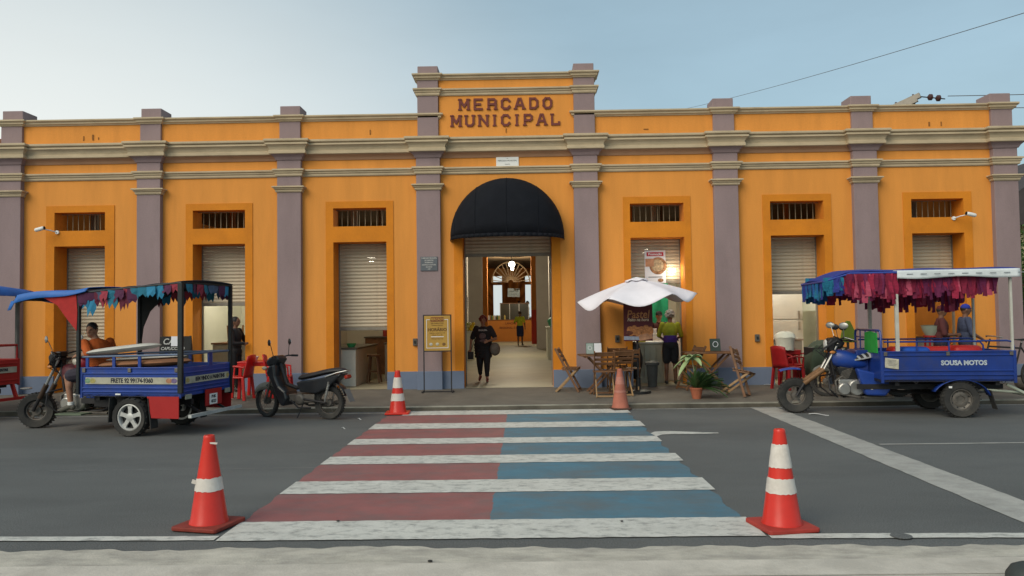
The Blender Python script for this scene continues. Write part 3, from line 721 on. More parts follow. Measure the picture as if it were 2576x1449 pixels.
def person(name, label, loc, rz, H, cols, J=None, over=None, sleeve=0.55, leg=1.0, bulk=1.0, belly=1.0, voxel=0.010, head_rot=(0, 0, 0), hands=True, group=None, skirt=None, two=None, sole=None):
    """cols: shirt, lower, skin, hair, shoe. leg: how far down the leg the trousers reach (0 hip .. 0.5 knee .. 1 ankle)"""
    J0, k = stand_joints(H)
    if J: J0.update({a: Vector(b) for a, b in J.items()})
    J = J0
    root = thing(name, label, 'person', loc, rz, group)
    P = []        # primitives for both mesh and colouring
    def C(a, b, ra, rb, mt): P.append(('c', Vector(a), Vector(b), ra * k, rb * k, mt))
    def E(c, r, mt, rot=None): P.append(('e', Vector(c), Vector(r) * k, (rot if isinstance(rot, Matrix) else (Euler(rot).to_matrix() if rot else Matrix.Identity(3))), None, mt))
    sh, lo, sk = cols['shirt'], cols['lower'], cols['skin']
    lower_sh = two or sh
    up = (J['neck'] - J['pelvis']).normalized(); side = (J['shl'] - J['shr']).normalized(); fw = side.cross(up).normalized()
    T = Matrix((side, fw.cross(side) * 0 + side.cross(up) , up)).transposed()
    E(J['chest'], (.168 * bulk, .115 * bulk, .20), sh, T)
    E(J['chest'] + up * .09 * k, (.175, .085, .085), sh, T)
    E(J['waist'], (.150 * bulk * belly, .112 * bulk * belly, .17), lower_sh, T)
    E(J['pelvis'], (.165 * bulk, .125 * bulk, .125), lo, T)
    C(J['neck'] - up * .02 * k, J['head'] - up * .05 * k, .055, .052, sk)
    # head
    HR = Euler(head_rot).to_matrix()
    h = J['head']
    E(h, (.074, .092, .112), sk, HR)
    E(h + HR @ Vector((0, -.022, -.055)) * k, (.056, .066, .062), sk, HR)
    C(h + HR @ Vector((0, -.088, .012)) * k, h + HR @ Vector((0, -.104, -.022)) * k, .011, .017, sk)
    E(h + HR @ Vector((0, -.078, .030)) * k, (.052, .020, .012), sk, HR)
    for s in (1, -1):
        E(h + HR @ Vector((s * .074, .008, -.005)) * k, (.012, .022, .034), sk, HR)
        E(h + HR @ Vector((s * .030, -.085, .012)) * k, (.013, .009, .008), cols['eye'], HR)
    E(h + HR @ Vector((0, -.088, -.058)) * k, (.024, .010, .008), cols.get('lip', sk), HR)
    for n, s in (('l', 1), ('r', -1)):
        S, El, W = J['sh' + n], J['el' + n], J['wr' + n]
        E(S, (.062, .062, .062), sh)
        if sleeve <= 1.0:
            mid = S.lerp(El, min(1, sleeve / .6)) if sleeve < .6 else El
            C(S, mid, .060 * bulk, .052 * bulk, sh)
            C(S.lerp(El, .5), El, .046, .040, sk if sleeve < .6 else sh)
            C(El, W, .039, .028, sk)
        else:
            C(S, El, .060 * bulk, .050, sh); C(El, W, .047, .036, sh)
        d = (W - El).normalized()
        x = d.cross(Vector((0, -1, 0.2))).normalized()
        if x.length < 0.1: x = Vector((1, 0, 0))
        y = d.cross(x).normalized()
        pc = W + d * .045 * k
        Rm = Matrix((x, y, d)).transposed()
        E(pc, (.036, .017, .048), sk, Rm)
        if hands:
            for q, (off, ln) in enumerate(((-.027, .062), (-.009, .074), (.009, .070), (.027, .052))):
                b0 = pc + x * off * k + d * .036 * k; b1 = b0 + (d * .6 + y * .12) * ln * .6 * k; b2 = b1 + (d * .45 + y * .42) * ln * .75 * k
                C(b0, b1, .0095, .009, sk); C(b1, b2, .009, .0075, sk)
            t0 = W + x * .028 * k + d * .012 * k; t1 = t0 + (x * .030 + d * .022) * k; t2 = t1 + (d * .034 + y * .012) * k
            C(t0, t1, .012, .011, sk); C(t1, t2, .010, .008, sk)
        Hp, Kn, An, To = J['hp' + n], J['kn' + n], J['an' + n], J['to' + n]
        thigh = lo if leg >= .5 else None
        if leg >= .95:
            C(Hp, Kn, .092 * bulk, .064 * bulk, lo); C(Kn, An, .062 * bulk, .046, lo)
        elif leg >= .5:
            t_ = (leg - .5) / .5; m_ = Kn.lerp(An, t_)
            C(Hp, Kn, .092 * bulk, .066 * bulk, lo); C(Kn, m_, .064 * bulk, .058, lo); C(Kn, An, .055, .038, sk)
        else:
            m_ = Hp.lerp(Kn, leg / .5); C(Hp, m_, .097 * bulk, .088 * bulk, lo); C(Hp.lerp(Kn, .4), Kn, .072 * bulk, .056, sk); C(Kn, An, .056, .037, sk)
        E(Kn.lerp(An, .3) + Vector((0, .012, 0)) * k, (.052, .056, .10), lo if leg >= .95 else sk) if leg < .5 else None
        C(An + Vector((0, 0, -.02)) * k, To, .040, .033, cols['shoe'])
        hl = An + (An - To).normalized() * .035 * k; hl.z = An.z - .035 * k
        E(hl, (.036, .042, .040), cols['shoe'])
    if skirt:
        z0, z1, w0, w1 = skirt
        for q in range(5):
            t_ = q / 4; E((J['pelvis'].x, J['pelvis'].y, (z0 + (z1 - z0) * t_)), ((w0 + (w1 - w0) * t_) / k, (w0 + (w1 - w0) * t_) * .72 / k, .10), lo)
    mb = MB()
    for p in P:
        if p[0] == 'c': mb.cap(p[1], p[2], p[3], p[4])
        else: mb.ell(p[1], p[2], p[3])
    me = mb.mesh('body'); tmp = bpy.data.objects.new('body', me); col.objects.link(tmp)
    md = tmp.modifiers.new('r', 'REMESH'); md.mode = 'VOXEL'; md.voxel_size = voxel
    ms = tmp.modifiers.new('s', 'SMOOTH'); ms.factor = 0.5; ms.iterations = 3
    dg = bpy.context.evaluated_depsgraph_get(); dg.update()
    me2 = bpy.data.meshes.new_from_object(tmp.evaluated_get(dg)); bpy.data.objects.remove(tmp)
    mats = []
    for p in P:
        if p[5] not in mats: mats.append(p[5])
    for mt in mats: me2.materials.append(mt)
    nf = len(me2.polygons); cen = np.empty(nf * 3); me2.polygons.foreach_get('center', cen); cen = cen.reshape(-1, 3)
    best = np.full(nf, 1e9); idx = np.zeros(nf, dtype=np.int32)
    for p in P:
        if p[0] == 'c':
            a, b = np.array(p[1]), np.array(p[2]); ab = b - a; L2 = max(ab @ ab, 1e-9)
            t = np.clip(((cen - a) @ ab) / L2, 0, 1); d = np.linalg.norm(cen - (a + t[:, None] * ab), axis=1) - (p[3] + (p[4] - p[3]) * t)
        else:
            q = (cen - np.array(p[1])) @ np.array(p[3]); r = np.array(p[2])
            d = (np.linalg.norm(q / r, axis=1) - 1) * r.min()
        w = d < best - 0.0005; best[w] = d[w]; idx[w] = mats.index(p[5])
    me2.polygons.foreach_set('material_index', idx); me2.polygons.foreach_set('use_smooth', [True] * nf)
    me2.name = 'body'
    o = bpy.data.objects.new('body', me2); col.objects.link(o); o.parent = root
    root['_k'] = k
    return root, J, k, HR
def hair(root, J, k, HR, mt, kind='short', name='hair'):
    h = J['head']; mb = MB()
    rnd = random.Random(len(root.name) * 13 + int(h.z * 100))
    if kind == 'short':
        pts = []
        mb.ell((0, 0.012 * k, 0.030 * k), (.080 * k, .092 * k, .092 * k), n=16, m_=10)
        mb.v = [(x, y, z) for x, y, z in mb.v]
        mb2 = MB(); keep = [i for i, p in enumerate(mb.v)]
        mb.v = [(x * (1 if z > -.01 * k else .97), (max(y, -.062 * k) if z < .055 * k else y), max(z, -.045 * k)) for x, y, z in mb.v]
    elif kind == 'curly':
        for q in range(60):
            th = rnd.uniform(0, 2 * math.pi); ph = rnd.uniform(-0.5, 1.5)
            p = Vector((math.cos(th) * math.cos(ph) * .092, math.sin(th) * math.cos(ph) * .092 + .018, math.sin(ph) * .10 + .018)) * k
            if p.y < -.045 * k and p.z < .055 * k: continue
            r = rnd.uniform(.022, .036) * k; mb.ell(p, (r, r, r * .9), n=8, m_=6)
        mb.ell((0, .018 * k, .022 * k), (.088 * k, .085 * k, .098 * k), n=12, m_=8)
    elif kind == 'long':
        mb.ell((0, .016 * k, .022 * k), (.086 * k, .092 * k, .100 * k), n=16, m_=10)
        mb.cap((0, .060 * k, -.02 * k), (0, .085 * k, -.24 * k), .070 * k, .045 * k)
        mb.v = [(x, max(y, -.055 * k) if z < .05 * k else y, z) for x, y, z in mb.v]
    elif kind == 'bun':
        mb.ell((0, .014 * k, .026 * k), (.081 * k, .090 * k, .094 * k), n=16, m_=10); mb.ell((0, .085 * k, .075 * k), (.038 * k, .034 * k, .034 * k))
        mb.v = [(x, max(y, -.058 * k) if z < .05 * k else y, max(z, -.06 * k)) for x, y, z in mb.v]
    if kind == 'cap':
        mb.ell((0, .004 * k, .045 * k), (.084 * k, .098 * k, .082 * k), n=18, m_=10)
        mb.v = [(x, y, max(z, .028 * k)) for x, y, z in mb.v]
        n = 12
        V = [(.070 * k * math.cos(math.pi * i / n), (-.060 - .100 * math.sin(math.pi * i / n)) * k, (.034 - .02 * math.sin(math.pi * i / n)) * k) for i in range(n + 1)]
        mb.add(V + [(x, y, z + .008 * k) for x, y, z in V], [tuple(range(n + 1)), tuple(range(2 * n + 1, n, -1))] + [(i, i + 1, n + 2 + i, n + 1 + i) for i in range(n)])
    mb.v = [tuple(HR @ Vector(p) + h) for p in mb.v]
    return mb.build(name, mt, root, smooth=True)
EYE = pmat('dark_eye', (0.015, 0.012, 0.010), 0.3, var=0.0, bump=0)
BLACKHAIR = pmat('black_hair', (0.012, 0.010, 0.010), 0.55, var=0.4, vscale=30, bump=0.6, bscale=120)
BLK = cloth('black_cloth', (0.014, 0.013, 0.015))
SHOE = pmat('dark_shoe', (0.03, 0.025, 0.022), 0.6, var=0.2)

# woman walking out of the hall
redshoe = pmat('red_sandal', (0.16, 0.03, 0.025), 0.6)
H = 1.50
W0 = {'anl': (.085, -.17, .075), 'tol': (.10, -.30, .03), 'knl': (.085, -.15, .43), 'anr': (-.085, .12, .12), 'tor': (-.10, .02, .035), 'knr': (-.085, -.02, .42),
      'ell': (.29, -.05, .98), 'wrl': (.12, -.25, .93), 'elr': (-.28, .05, .95), 'wrr': (-.30, -.05, .72)}
r, J, k, HR = person('person', 'woman with red curly hair in black clothes walking out of the market entrance', (-0.64, 1.60, 0.156), R_(0), H,
    dict(shirt=cloth('washed_black_shirt', (0.022, 0.018, 0.020)), lower=BLK, skin=SKIN, shoe=redshoe, eye=EYE, lip=pmat('lips', (0.25, 0.06, 0.05), 0.5)), over=None, J=W0, sleeve=.45, leg=.88, bulk=1.36, belly=1.16, voxel=0.008, skirt=(.84, .58, .225, .205))
hair(r, J, k, HR, pmat('dyed_red_hair', (0.17, 0.022, 0.022), 0.6, var=0.4, vscale=25, bump=0.6, bscale=100), 'curly')
whiteprint = pmat('white_print', (0.50, 0.47, 0.45), 0.8, var=0.3, vscale=20, bump=0)
text('BRASILEIRA', 0.055, 'shirt_print', whiteprint, r, (0.0, -.158, 1.175), extrude=0.006, bold=0.001, sx=0.72)
mb = MB(); mb.ell((-.01, -.148, 1.04), (.080, .022, .075), n=14); mb.ell((0.02, -.166, .93), (.10, .02, .035)); mb.build('shirt_picture', pmat('faded_print', (0.14, 0.09, 0.09), 0.85, var=0.6, vscale=30, bump=0.1), r, smooth=True)
bagm = cloth('grey_brown_bag', (0.14, 0.12, 0.10), var=0.35)
b_ = MB().ell((0.27, -.12, .74), (.12, .09, .15), n=14); b_.tube([(.20, -.08, .80), (.20, -.10, .93), (.17, -.12, 1.0)], .012, 6)
b_ = b_.build('carrier_bag', bagm, None, loc=(-0.64, 1.60, 0.156), smooth=True); tag(b_, 'crumpled grey shopping bag on the arm of the red-haired woman', 'bag')
b_ = MB().box((-.29, -.06, .60), (.13, .07, .17)); b_.tube([(-.29, -.06, .68), (-.22, -.04, .90), (-.12, 0.02, 1.20)], .008, 6)
b_ = b_.build('purse', M['black'], None, loc=(-0.64, 1.60, 0.156), bevel=.015); tag(b_, 'small black purse hanging at the red-haired woman\'s hip', 'purse')

# woman in lime shirt deep in the hall, seen from behind
lime = cloth('lime_shirt', (0.50, 0.55, 0.03))
r, J, k, HR = person('person', 'woman in lime top and navy skirt standing with her back turned in the hall', (0.10, 22.7, 0.156), R_(170), 1.74,
    dict(shirt=lime, lower=cloth('navy_skirt', (0.022, 0.03, 0.085)), skin=SKIN_D, shoe=SHOE, eye=EYE), sleeve=.5, leg=.45, voxel=0.015, hands=False, skirt=(.92, .55, .18, .17), J={'ell': (.30, -.08, 1.15), 'wrl': (.20, -.25, 1.25)})
hair(r, J, k, HR, pmat('brown_hair', (0.05, 0.028, 0.015), 0.6, var=0.3), 'bun')
for (x, y, c, lab, nm) in ((0.02, 30.6, (0.62, 0.62, 0.60), 'man in white shirt behind the orange counter', 'white_shirt'), (0.52, 30.2, (0.03, 0.018, 0.018), 'man in dark clothes at the right end of the orange counter', 'dark_shirt')):
    r, J, k, HR = person('person', lab, (x, y, 0.156), R_(200 if c[0] > .3 else 90), 1.78, dict(shirt=cloth(nm, c), lower=BLK, skin=SKIN_D, shoe=SHOE, eye=EYE), voxel=0.02, hands=False)
    r.location.z = 0.75
    hair(r, J, k, HR, BLACKHAIR, 'short')

# person in black at the second doorway
r, J, k, HR = person('person', 'person in black with long black hair standing in the second doorway', (-5.78, 0.02, 0.156), R_(80), 1.56,
    dict(shirt=BLK, lower=BLK, skin=SKIN_D, shoe=SHOE, eye=EYE), sleeve=1.2, leg=1.0, bulk=1.15, voxel=0.012, J={'ell': (.27, -.10, 1.0), 'wrl': (.12, -.25, 1.0), 'elr': (-.27, -.10, 1.0), 'wrr': (-.12, -.25, 1.0)})
hair(r, J, k, HR, BLACKHAIR, 'long')
# cook behind the pastry counter
r, J, k, HR = person('person', 'cook in dark red shirt and black cap behind the pastry counter', (3.42, 1.75, 0.156), R_(5), 1.55,
    dict(shirt=cloth('maroon_shirt', (0.05, 0.012, 0.014)), lower=BLK, skin=SKIN, shoe=SHOE, eye=EYE), voxel=0.012, J={'ell': (.24, -.05, .98), 'wrl': (.12, -.28, .98), 'elr': (-.24, -.05, .98), 'wrr': (-.12, -.28, .98)})
hair(r, J, k, HR, BLACKHAIR, 'short')
hair(r, J, k, HR, BLK, 'cap', 'cap')
# customer with grey hair
r, J, k, HR = person('person', 'grey-haired customer in lime and purple shirt at the pastry counter', (3.40, 0.30, 0.156), R_(172), 1.56,
    dict(shirt=cloth('olive_lime_shirt', (0.30, 0.31, 0.02)), lower=BLK, skin=SKIN_D, shoe=SHOE, eye=EYE), two=cloth('purple_shirt', (0.060, 0.020, 0.17)), sleeve=.55, leg=.40, bulk=1.12, voxel=0.010,
    J={'ell': (.24, -.08, 1.02), 'wrl': (.16, -.26, .96), 'elr': (-.24, -.08, 1.02), 'wrr': (-.16, -.26, .96)})
hair(r, J, k, HR, pmat('grey_hair', (0.27, 0.25, 0.22), 0.7, var=0.25, vscale=25, bump=0.5, bscale=100), 'curly')
# two men in caps by the sixth doorway, heads turned right
r, J, k, HR = person('person', 'man in maroon cap and maroon polo shirt beside the sixth doorway', (8.66, -0.55, 0.15), R_(70), 1.60,
    dict(shirt=cloth('maroon_polo', (0.075, 0.018, 0.018)), lower=cloth('navy_trousers', (0.02, 0.022, 0.04)), skin=SKIN_D, shoe=SHOE, eye=EYE), sleeve=.55, bulk=1.22, belly=1.15, voxel=0.010, J={'ell': (.25, -.02, 1.02), 'wrl': (.13, -.24, 1.0), 'elr': (-.25, -.02, 1.02), 'wrr': (-.1, -.25, 1.02)})
hair(r, J, k, HR, BLACKHAIR, 'short'); hair(r, J, k, HR, cloth('maroon_cap', (0.085, 0.012, 0.012)), 'cap', 'cap')
r, J, k, HR = person('person', 'man in blue cap and blue-grey shirt beside the sixth doorway', (9.10, -0.62, 0.15), R_(82), 1.62,
    dict(shirt=cloth('blue_grey_shirt', (0.045, 0.055, 0.10)), lower=cloth('slate_trousers', (0.035, 0.04, 0.06)), skin=SKIN_D, shoe=SHOE, eye=EYE), sleeve=.6, bulk=1.15, voxel=0.010, J={'elr': (-.25, -.03, 1.04), 'wrr': (-.16, -.24, .93)})
hair(r, J, k, HR, BLACKHAIR, 'short'); hair(r, J, k, HR, cloth('blue_cap', (0.015, 0.03, 0.26)), 'cap', 'cap')
# ================================================================ VEHICLES
BLUE = pmat('blue_vehicle_paint', (0.010, 0.045, 0.26), 0.42, var=0.16, vscale=3, bump=0.35, bscale=5, coat=0.2, stain=0.45, stain_col=(0.06, 0.06, 0.075), stain_scale=4)
BLUE2 = pmat('darker_blue_vehicle_paint', (0.007, 0.032, 0.20), 0.42, var=0.2, vscale=3, bump=0.35, bscale=5, coat=0.2, stain=0.45, stain_col=(0.045, 0.045, 0.06), stain_scale=4)
REDP = pmat('red_vehicle_paint', (0.36, 0.012, 0.012), 0.45, var=0.12, vscale=3, bump=0.05, stain=0.25, stain_col=(0.14, 0.02, 0.018), stain_scale=3)
LAMP = pmat('lamp_glass', (0.55, 0.55, 0.52), 0.12, var=0.05, bump=0)
AMBER = pmat('amber_lens', (0.45, 0.17, 0.04), 0.3, var=0.05, bump=0)
MIRROR = pmat('mirror_face', (0.75, 0.72, 0.66), 0.12, metal=0.9, var=0.02, bump=0)
SEATV = pmat('black_vinyl', (0.020, 0.018, 0.020), 0.5, var=0.2, vscale=5, bump=0.15, bscale=60)

def tyre(r, w, name, parent, loc, rim_mat, style, rz=0.0, near=1):
    """wheel standing in the local x-z plane"""
    ri = r * style.get('ratio', 0.60)
    sw = w / 2
    prof = [(ri, -sw * .75), (ri + .01, -sw * .9), (r * .82 + ri * .18, -sw), (r - .018, -sw * .86), (r - .004, -sw * .55), (r, -sw * .2), (r, sw * .2), (r - .004, sw * .55), (r - .018, sw * .86), (r * .82 + ri * .18, sw), (ri + .01, sw * .9), (ri, sw * .75), (ri - .012, sw * .5), (ri - .012, -sw * .5)]
    t = MB().lathe(prof, axis='y', n=36, closed=True)
    for k in range(style.get('lugs', 30)):
        a = 2 * math.pi * k / style.get('lugs', 30)
        for s in (-1, 1):
            t.box(((r - .001) * math.sin(a + s * .03), s * sw * .55, (r - .001) * math.cos(a + s * .03)), (.012, sw * .62, .016), Euler((0, a, s * .35)).to_matrix())
    wheel = t.build(name, M['rubber'], parent, loc=loc, rot=(0, 0, rz), smooth=True)
    mb = MB()
    if style['kind'] == 'alloy':
        mb.lathe([(ri - .002, -sw * .7), (ri - .002, sw * .75), (ri - .018, sw * .78), (ri - .03, sw * .55), (ri - .03, -sw * .7)], axis='y', n=36, closed=True)
        mb.lathe([(0, -sw * .3), (.058, -sw * .3), (.058, sw * .62), (.030, sw * .70), (0, sw * .70)], axis='y', n=20)
        for k in range(5):
            a = 2 * math.pi * k / 5
            c, s_ = math.cos(a), math.sin(a)
            p = []
            for (rr, hw) in ((.045, .030), (ri * .6, .026), (ri - .02, .040)):
                p.append((rr, hw))
            for y0, y1 in ((sw * .30, sw * .60),):
                V = []
                for yy in (y0, y1):
                    for rr, hw in p:
                        for sgn in (-1, 1):
                            V.append((rr * s_ + sgn * hw * c, yy, rr * c - sgn * hw * s_))
                mb.add(V, [(6, 7, 9, 8), (8, 9, 11, 10), (0, 2, 3, 1), (2, 4, 5, 3), (0, 6, 8, 2), (2, 8, 10, 4), (1, 3, 9, 7), (3, 5, 11, 9)])
        mb.build('rim', rim_mat, wheel, smooth=True)
        d = MB().lathe([(0, -sw * .1), (ri - .03, -sw * .1), (ri - .03, -sw * .05), (0, -sw * .05)], axis='y', n=24)
        d.build('brake_drum', M['black'], wheel)
    elif style['kind'] == 'steel':
        mb.lathe([(ri - .002, -sw * .7), (ri - .002, sw * .72), (ri - .014, sw * .74), (ri - .02, sw * .45), (ri * .72, sw * .28), (ri * .55, sw * .44), (ri * .36, sw * .42), (ri * .34, sw * .25), (0, sw * .25), (0, -sw * .4), (ri - .03, -sw * .7)], axis='y', n=32)
        for k in range(6):
            a = 2 * math.pi * k / 6
            mb.ell((ri * .45 * math.sin(a), sw * .45, ri * .45 * math.cos(a)), (.010, .008, .010), n=6, m_=4)
        mb.build('rim', rim_mat, wheel, smooth=True)
        for k in range(8):
            a = 2 * math.pi * (k + .5) / 8
        h = MB()
        for k in range(8):
            a = 2 * math.pi * (k + .5) / 8; h.ell((ri * .80 * math.sin(a), sw * .33, ri * .80 * math.cos(a)), (.016, .010, .016), n=8, m_=4)
        h.build('vent_holes', M['black'], wheel)['kind'] = 'stuff'
    elif style['kind'] == 'cast':       # motorcycle wheel with broad cast spokes
        mb.lathe([(ri - .002, -sw * .5), (ri - .002, sw * .5), (ri - .022, sw * .45), (ri - .022, -sw * .45)], axis='y', n=32, closed=True)
        mb.lathe([(0, -.05), (.07, -.045), (.075, -.01), (.075, .01), (.07, .045), (0, .05)], axis='y', n=20)
        for k in range(5):
            a = 2 * math.pi * k / 5
            mb.bar((.06 * math.sin(a), 0, .06 * math.cos(a)), ((ri - .01) * math.sin(a), 0, (ri - .01) * math.cos(a)), .036, .024, (0, 1, 0))
        mb.build('rim', rim_mat, wheel, smooth=True)
    else:                               # wire spokes
        mb.lathe([(ri - .002, -sw * .6), (ri - .002, sw * .6), (ri - .014, sw * .5), (ri - .014, -sw * .5)], axis='y', n=32, closed=True)
        mb.lathe([(0, -.045), (.055, -.04), (.06, .0), (.055, .04), (0, .045)], axis='y', n=20)
        for k in range(28):
            a = 2 * math.pi * k / 28; a2 = a + (.35 if k % 2 else -.35)
            mb.tube([(.05 * math.sin(a2), .03 * (1 if k % 4 < 2 else -1), .05 * math.cos(a2)), ((ri - .008) * math.sin(a), 0, (ri - .008) * math.cos(a))], .0022, 4)
        mb.build('rim', rim_mat, wheel, smooth=True)
    return wheel

def mirror(parent, base, head, face, chrome=False):
    o = MB().tube([base, (base[0] * .4 + head[0] * .6, base[1] * .4 + head[1] * .6, base[2] + (head[2] - base[2]) * .75), head], .006, 6)
    o.ell(head, (.018, .075, .055), (0, 0, .9))
    o = o.build('mirror', M['steel'] if chrome else M['black'], parent, smooth=True)
    MB().ell((head[0] - .012, head[1], head[2]), (.009, .066, .046), (0, 0, .9)).build('mirror_glass', MIRROR, o, smooth=True)

def front_end(t, fx, rr, tank_mat, fork_mat, fz=1.18, fender=True, tyre_w=.11, RAKE=.50, steer=0.0, dx=0.0):
    """motorcycle half of a cargo tricycle; fx is the front axle"""
    tyre(rr, tyre_w, 'wheel', t, (fx, 0, rr), M['grimy'], dict(kind='cast', ratio=.58, lugs=34), rz=steer)
    hx = fx - RAKE                       # steering head
    f = MB()
    for s in (-1, 1):
        f.tube([(fx, s * .085, rr), (fx - .13, s * .085, rr + .22)], .020, 8)
        f.tube([(fx - .12, s * .085, rr + .20), (hx + .22, s * .085, fz - .42)], .040, 10)

    f = f.build('fork', fork_mat, t, smooth=True)
    g = MB()
    for s in (-1, 1): g.tube([(hx + .23, s * .085, fz - .43), (hx - .01, s * .085, fz)], .021, 8)
    g.build('stanchion', M['steel'], f, smooth=True)
    g = MB().box((hx + .06, 0, fz - .14), (.07, .24, .035)); g.box((hx + .0, 0, fz - .02), (.07, .24, .03)); g.box((hx + .02, 0, fz - .08), (.07, .07, .16))
    g.build('fork_yoke', M['dark'], f)
    g = MB()
    for s in (-1, 1): g.tube([(fx, s * .087, rr), (fx - .125, s * .087, rr + .21)], .026, 8)
    g.build('fork_leg', M['dark'], f, smooth=True)
    if fender:
        fb = MB()
        def fn(u, v):
            a = -.35 + 1.0 * u; w = (v - .5) * .17
            return (fx + (rr + .08) * math.sin(a) * .95 + .04, w, rr + .12 + (rr + .03) * math.cos(a * .75) - 3.5 * w * w + .02)
        fb.sheet(fn, 14, 6); fb.build('front_mudguard', tank_mat, t, smooth=True, solid=.006)
    hb = MB().tube([(hx - .20, .38, fz + .04), (hx - .06, .30, fz + .10), (hx, .10, fz + .06), (hx, -.10, fz + .06), (hx - .06, -.30, fz + .10), (hx - .20, -.38, fz + .04)], .012, 8)
    hb = hb.build('handlebar', M['dark'], t, smooth=True)
    for s in (-1, 1):
        MB().tube([(hx - .21, s * .385, fz + .035), (hx - .12, s * .335, fz + .075)], .018, 8).build('grip', M['black'], hb, smooth=True)
        MB().tube([(hx - .05, s * .30, fz + .10), (hx - .16, s * .40, fz + .065)], .006, 6).build('brake_lever', M['steel'], hb, smooth=True)
        mirror(hb, (hx - .05, s * .27, fz + .11), (hx - .02, s * .36, fz + .29), 0, True)
    hl = MB().lathe([(0, -.10), (.05, -.09), (.085, -.03), (.09, .03)], (0, 0, 0), 'x', 20)
    hl = hl.build('headlamp', M['dark'], t, loc=(hx + .13, 0, fz - .02), smooth=True)
    MB().lathe([(.088, 0), (.07, .022), (0, .034)], (.028, 0, 0), 'x', 20).build('lens', LAMP, hl, smooth=True)
    for s in (-1, 1):
        MB().ell((hx + .10, s * .16, fz - .14), (.045, .022, .026)).build('indicator', AMBER, t, smooth=True)
    MB().box((hx + .03, 0, fz + .05), (.10, .16, .09)).build('speedometer', M['black'], t, bevel=.02)
    h0 = hx; hx = hx + dx
    # tank
    tk = MB()
    sec = [(hx - .02, .06, .10, fz - .22), (hx - .10, .15, .15, fz - .235), (hx - .28, .185, .16, fz - .255), (hx - .46, .165, .125, fz - .30), (hx - .64, .11, .07, fz - .345)]
    n = 14; V = []
    for (x, w, h, z) in sec:
        for k in range(n):
            a = 2 * math.pi * k / n; V.append((x, w * math.copysign(abs(math.cos(a)) ** .8, math.cos(a)), z + h * math.copysign(abs(math.sin(a)) ** .8, math.sin(a))))
    F = [(i * n + k, i * n + (k + 1) % n, (i + 1) * n + (k + 1) % n, (i + 1) * n + k) for i in range(len(sec) - 1) for k in range(n)] + [tuple(range(n)), tuple(range(len(sec) * n - 1, (len(sec) - 1) * n - 1, -1))]
    tk = tk.add(V, F).build('fuel_tank', tank_mat, t, smooth=True, sub=1)
    MB().lathe([(.035, 0), (.035, .02), (.02, .028)], (hx - .25, 0, fz - .105), n=14).build('filler_cap', M['steel'], tk, smooth=True)
    # clutter round the steering head: mask, guard tubes, cables, black air box
    MB().prism([(h0 + .10, fz + .10), (h0 + .17, fz + .02), (h0 + .14, fz - .12), (h0 + .06, fz - .16), (h0 + .02, fz + .06)], -.13, .13, 'y').build('headlamp_mask', M['dark'], t, bevel=.03)
    cb_ = MB()
    for q in range(5):
        s = -1 if q % 2 else 1
        cb_.tube([(hx - .10, s * (.20 + .02 * q), fz + .06), (hx + .08 + .02 * q, s * .14, fz - .06 - .02 * q), (hx + .02, s * .06, fz - .24), (hx - .18, s * .08, .62), (hx - .26, s * .10, .50)], .007, 6)
    cb_.build('cables', M['black'], t, smooth=True)
    MB().prism([(hx - .12, fz - .38), (hx - .55, fz - .44), (hx - .62, .40), (hx - .44, .36), (hx - .16, .62)], -.10, .10, 'y').build('air_box', M['black'], t, bevel=.02)
    gd = MB().tube([(hx - .05, .08, .62), (hx + .06, .24, .58), (hx + .05, .28, .40), (hx - .08, .20, .28), (hx - .12, .06, .27)], .014, 8)
    gd.tube([(hx - .05, -.08, .62), (hx + .06, -.24, .58), (hx + .05, -.28, .40), (hx - .08, -.20, .28), (hx - .12, -.06, .27)], .014, 8); gd.build('leg_guard', M['dark'], t, smooth=True)
    # engine
    e = MB().box((hx - .32, 0, .43), (.38, .26, .24)); e.lathe([(0, -.14), (.135, -.16), (.135, .16), (.11, .18), (0, .18)], (hx - .40, 0, .42), 'y', 20)
    e.lathe([(0, -.15), (.105, -.16), (.105, .175), (.08, .19), (0, .19)], (hx - .21, 0, .40), 'y', 18)
    e = e.build('engine', M['steel'], t, bevel=.012)
    c = MB()
    for q in range(7): c.box((hx - .21 - .012 * q, 0, .55 + .026 * q), (.19, .22, .012), (0, .35, 0))
    c.box((hx - .27, 0, .66), (.13, .17, .26), (0, .35, 0)); c.build('cylinder', M['grimy'], e)
    MB().tube([(hx - .20, .09, .60), (hx - .08, .12, .52), (hx - .10, .14, .33), (hx - .40, .17, .27), (hx - .95, .19, .27)], .022, 8).build('exhaust_pipe', M['grimy'], e, smooth=True)
    fr = MB()
    for s in (-.06, .06):
        fr.tube([(hx - .02, s, fz - .16), (hx - .10, s, .50), (hx - .22, s, .27), (hx - .75, s, .29), (hx - 1.1, s, .42)], .020, 8)
    fr.tube([(hx - .02, 0, fz - .12), (hx - .55, 0, fz - .40), (hx - .85, 0, .70)], .024, 8)
    fr.tube([(hx - .45, .10, .28), (hx - .45, .30, .27)], .013, 6); fr.tube([(hx - .45, -.10, .28), (hx - .45, -.30, .27)], .013, 6)
    fr.build('frame', M['dark'], t, smooth=True)
    return hx

def rib(mb, x0, x1, y, z, h=.035, d=.014):
    s = 1 if y > 0 else -1
    mb.prism([(y, z - h / 2), (y + s * d, z - h * .25), (y + s * d, z + h * .25), (y, z + h / 2)], x0, x1, 'x')

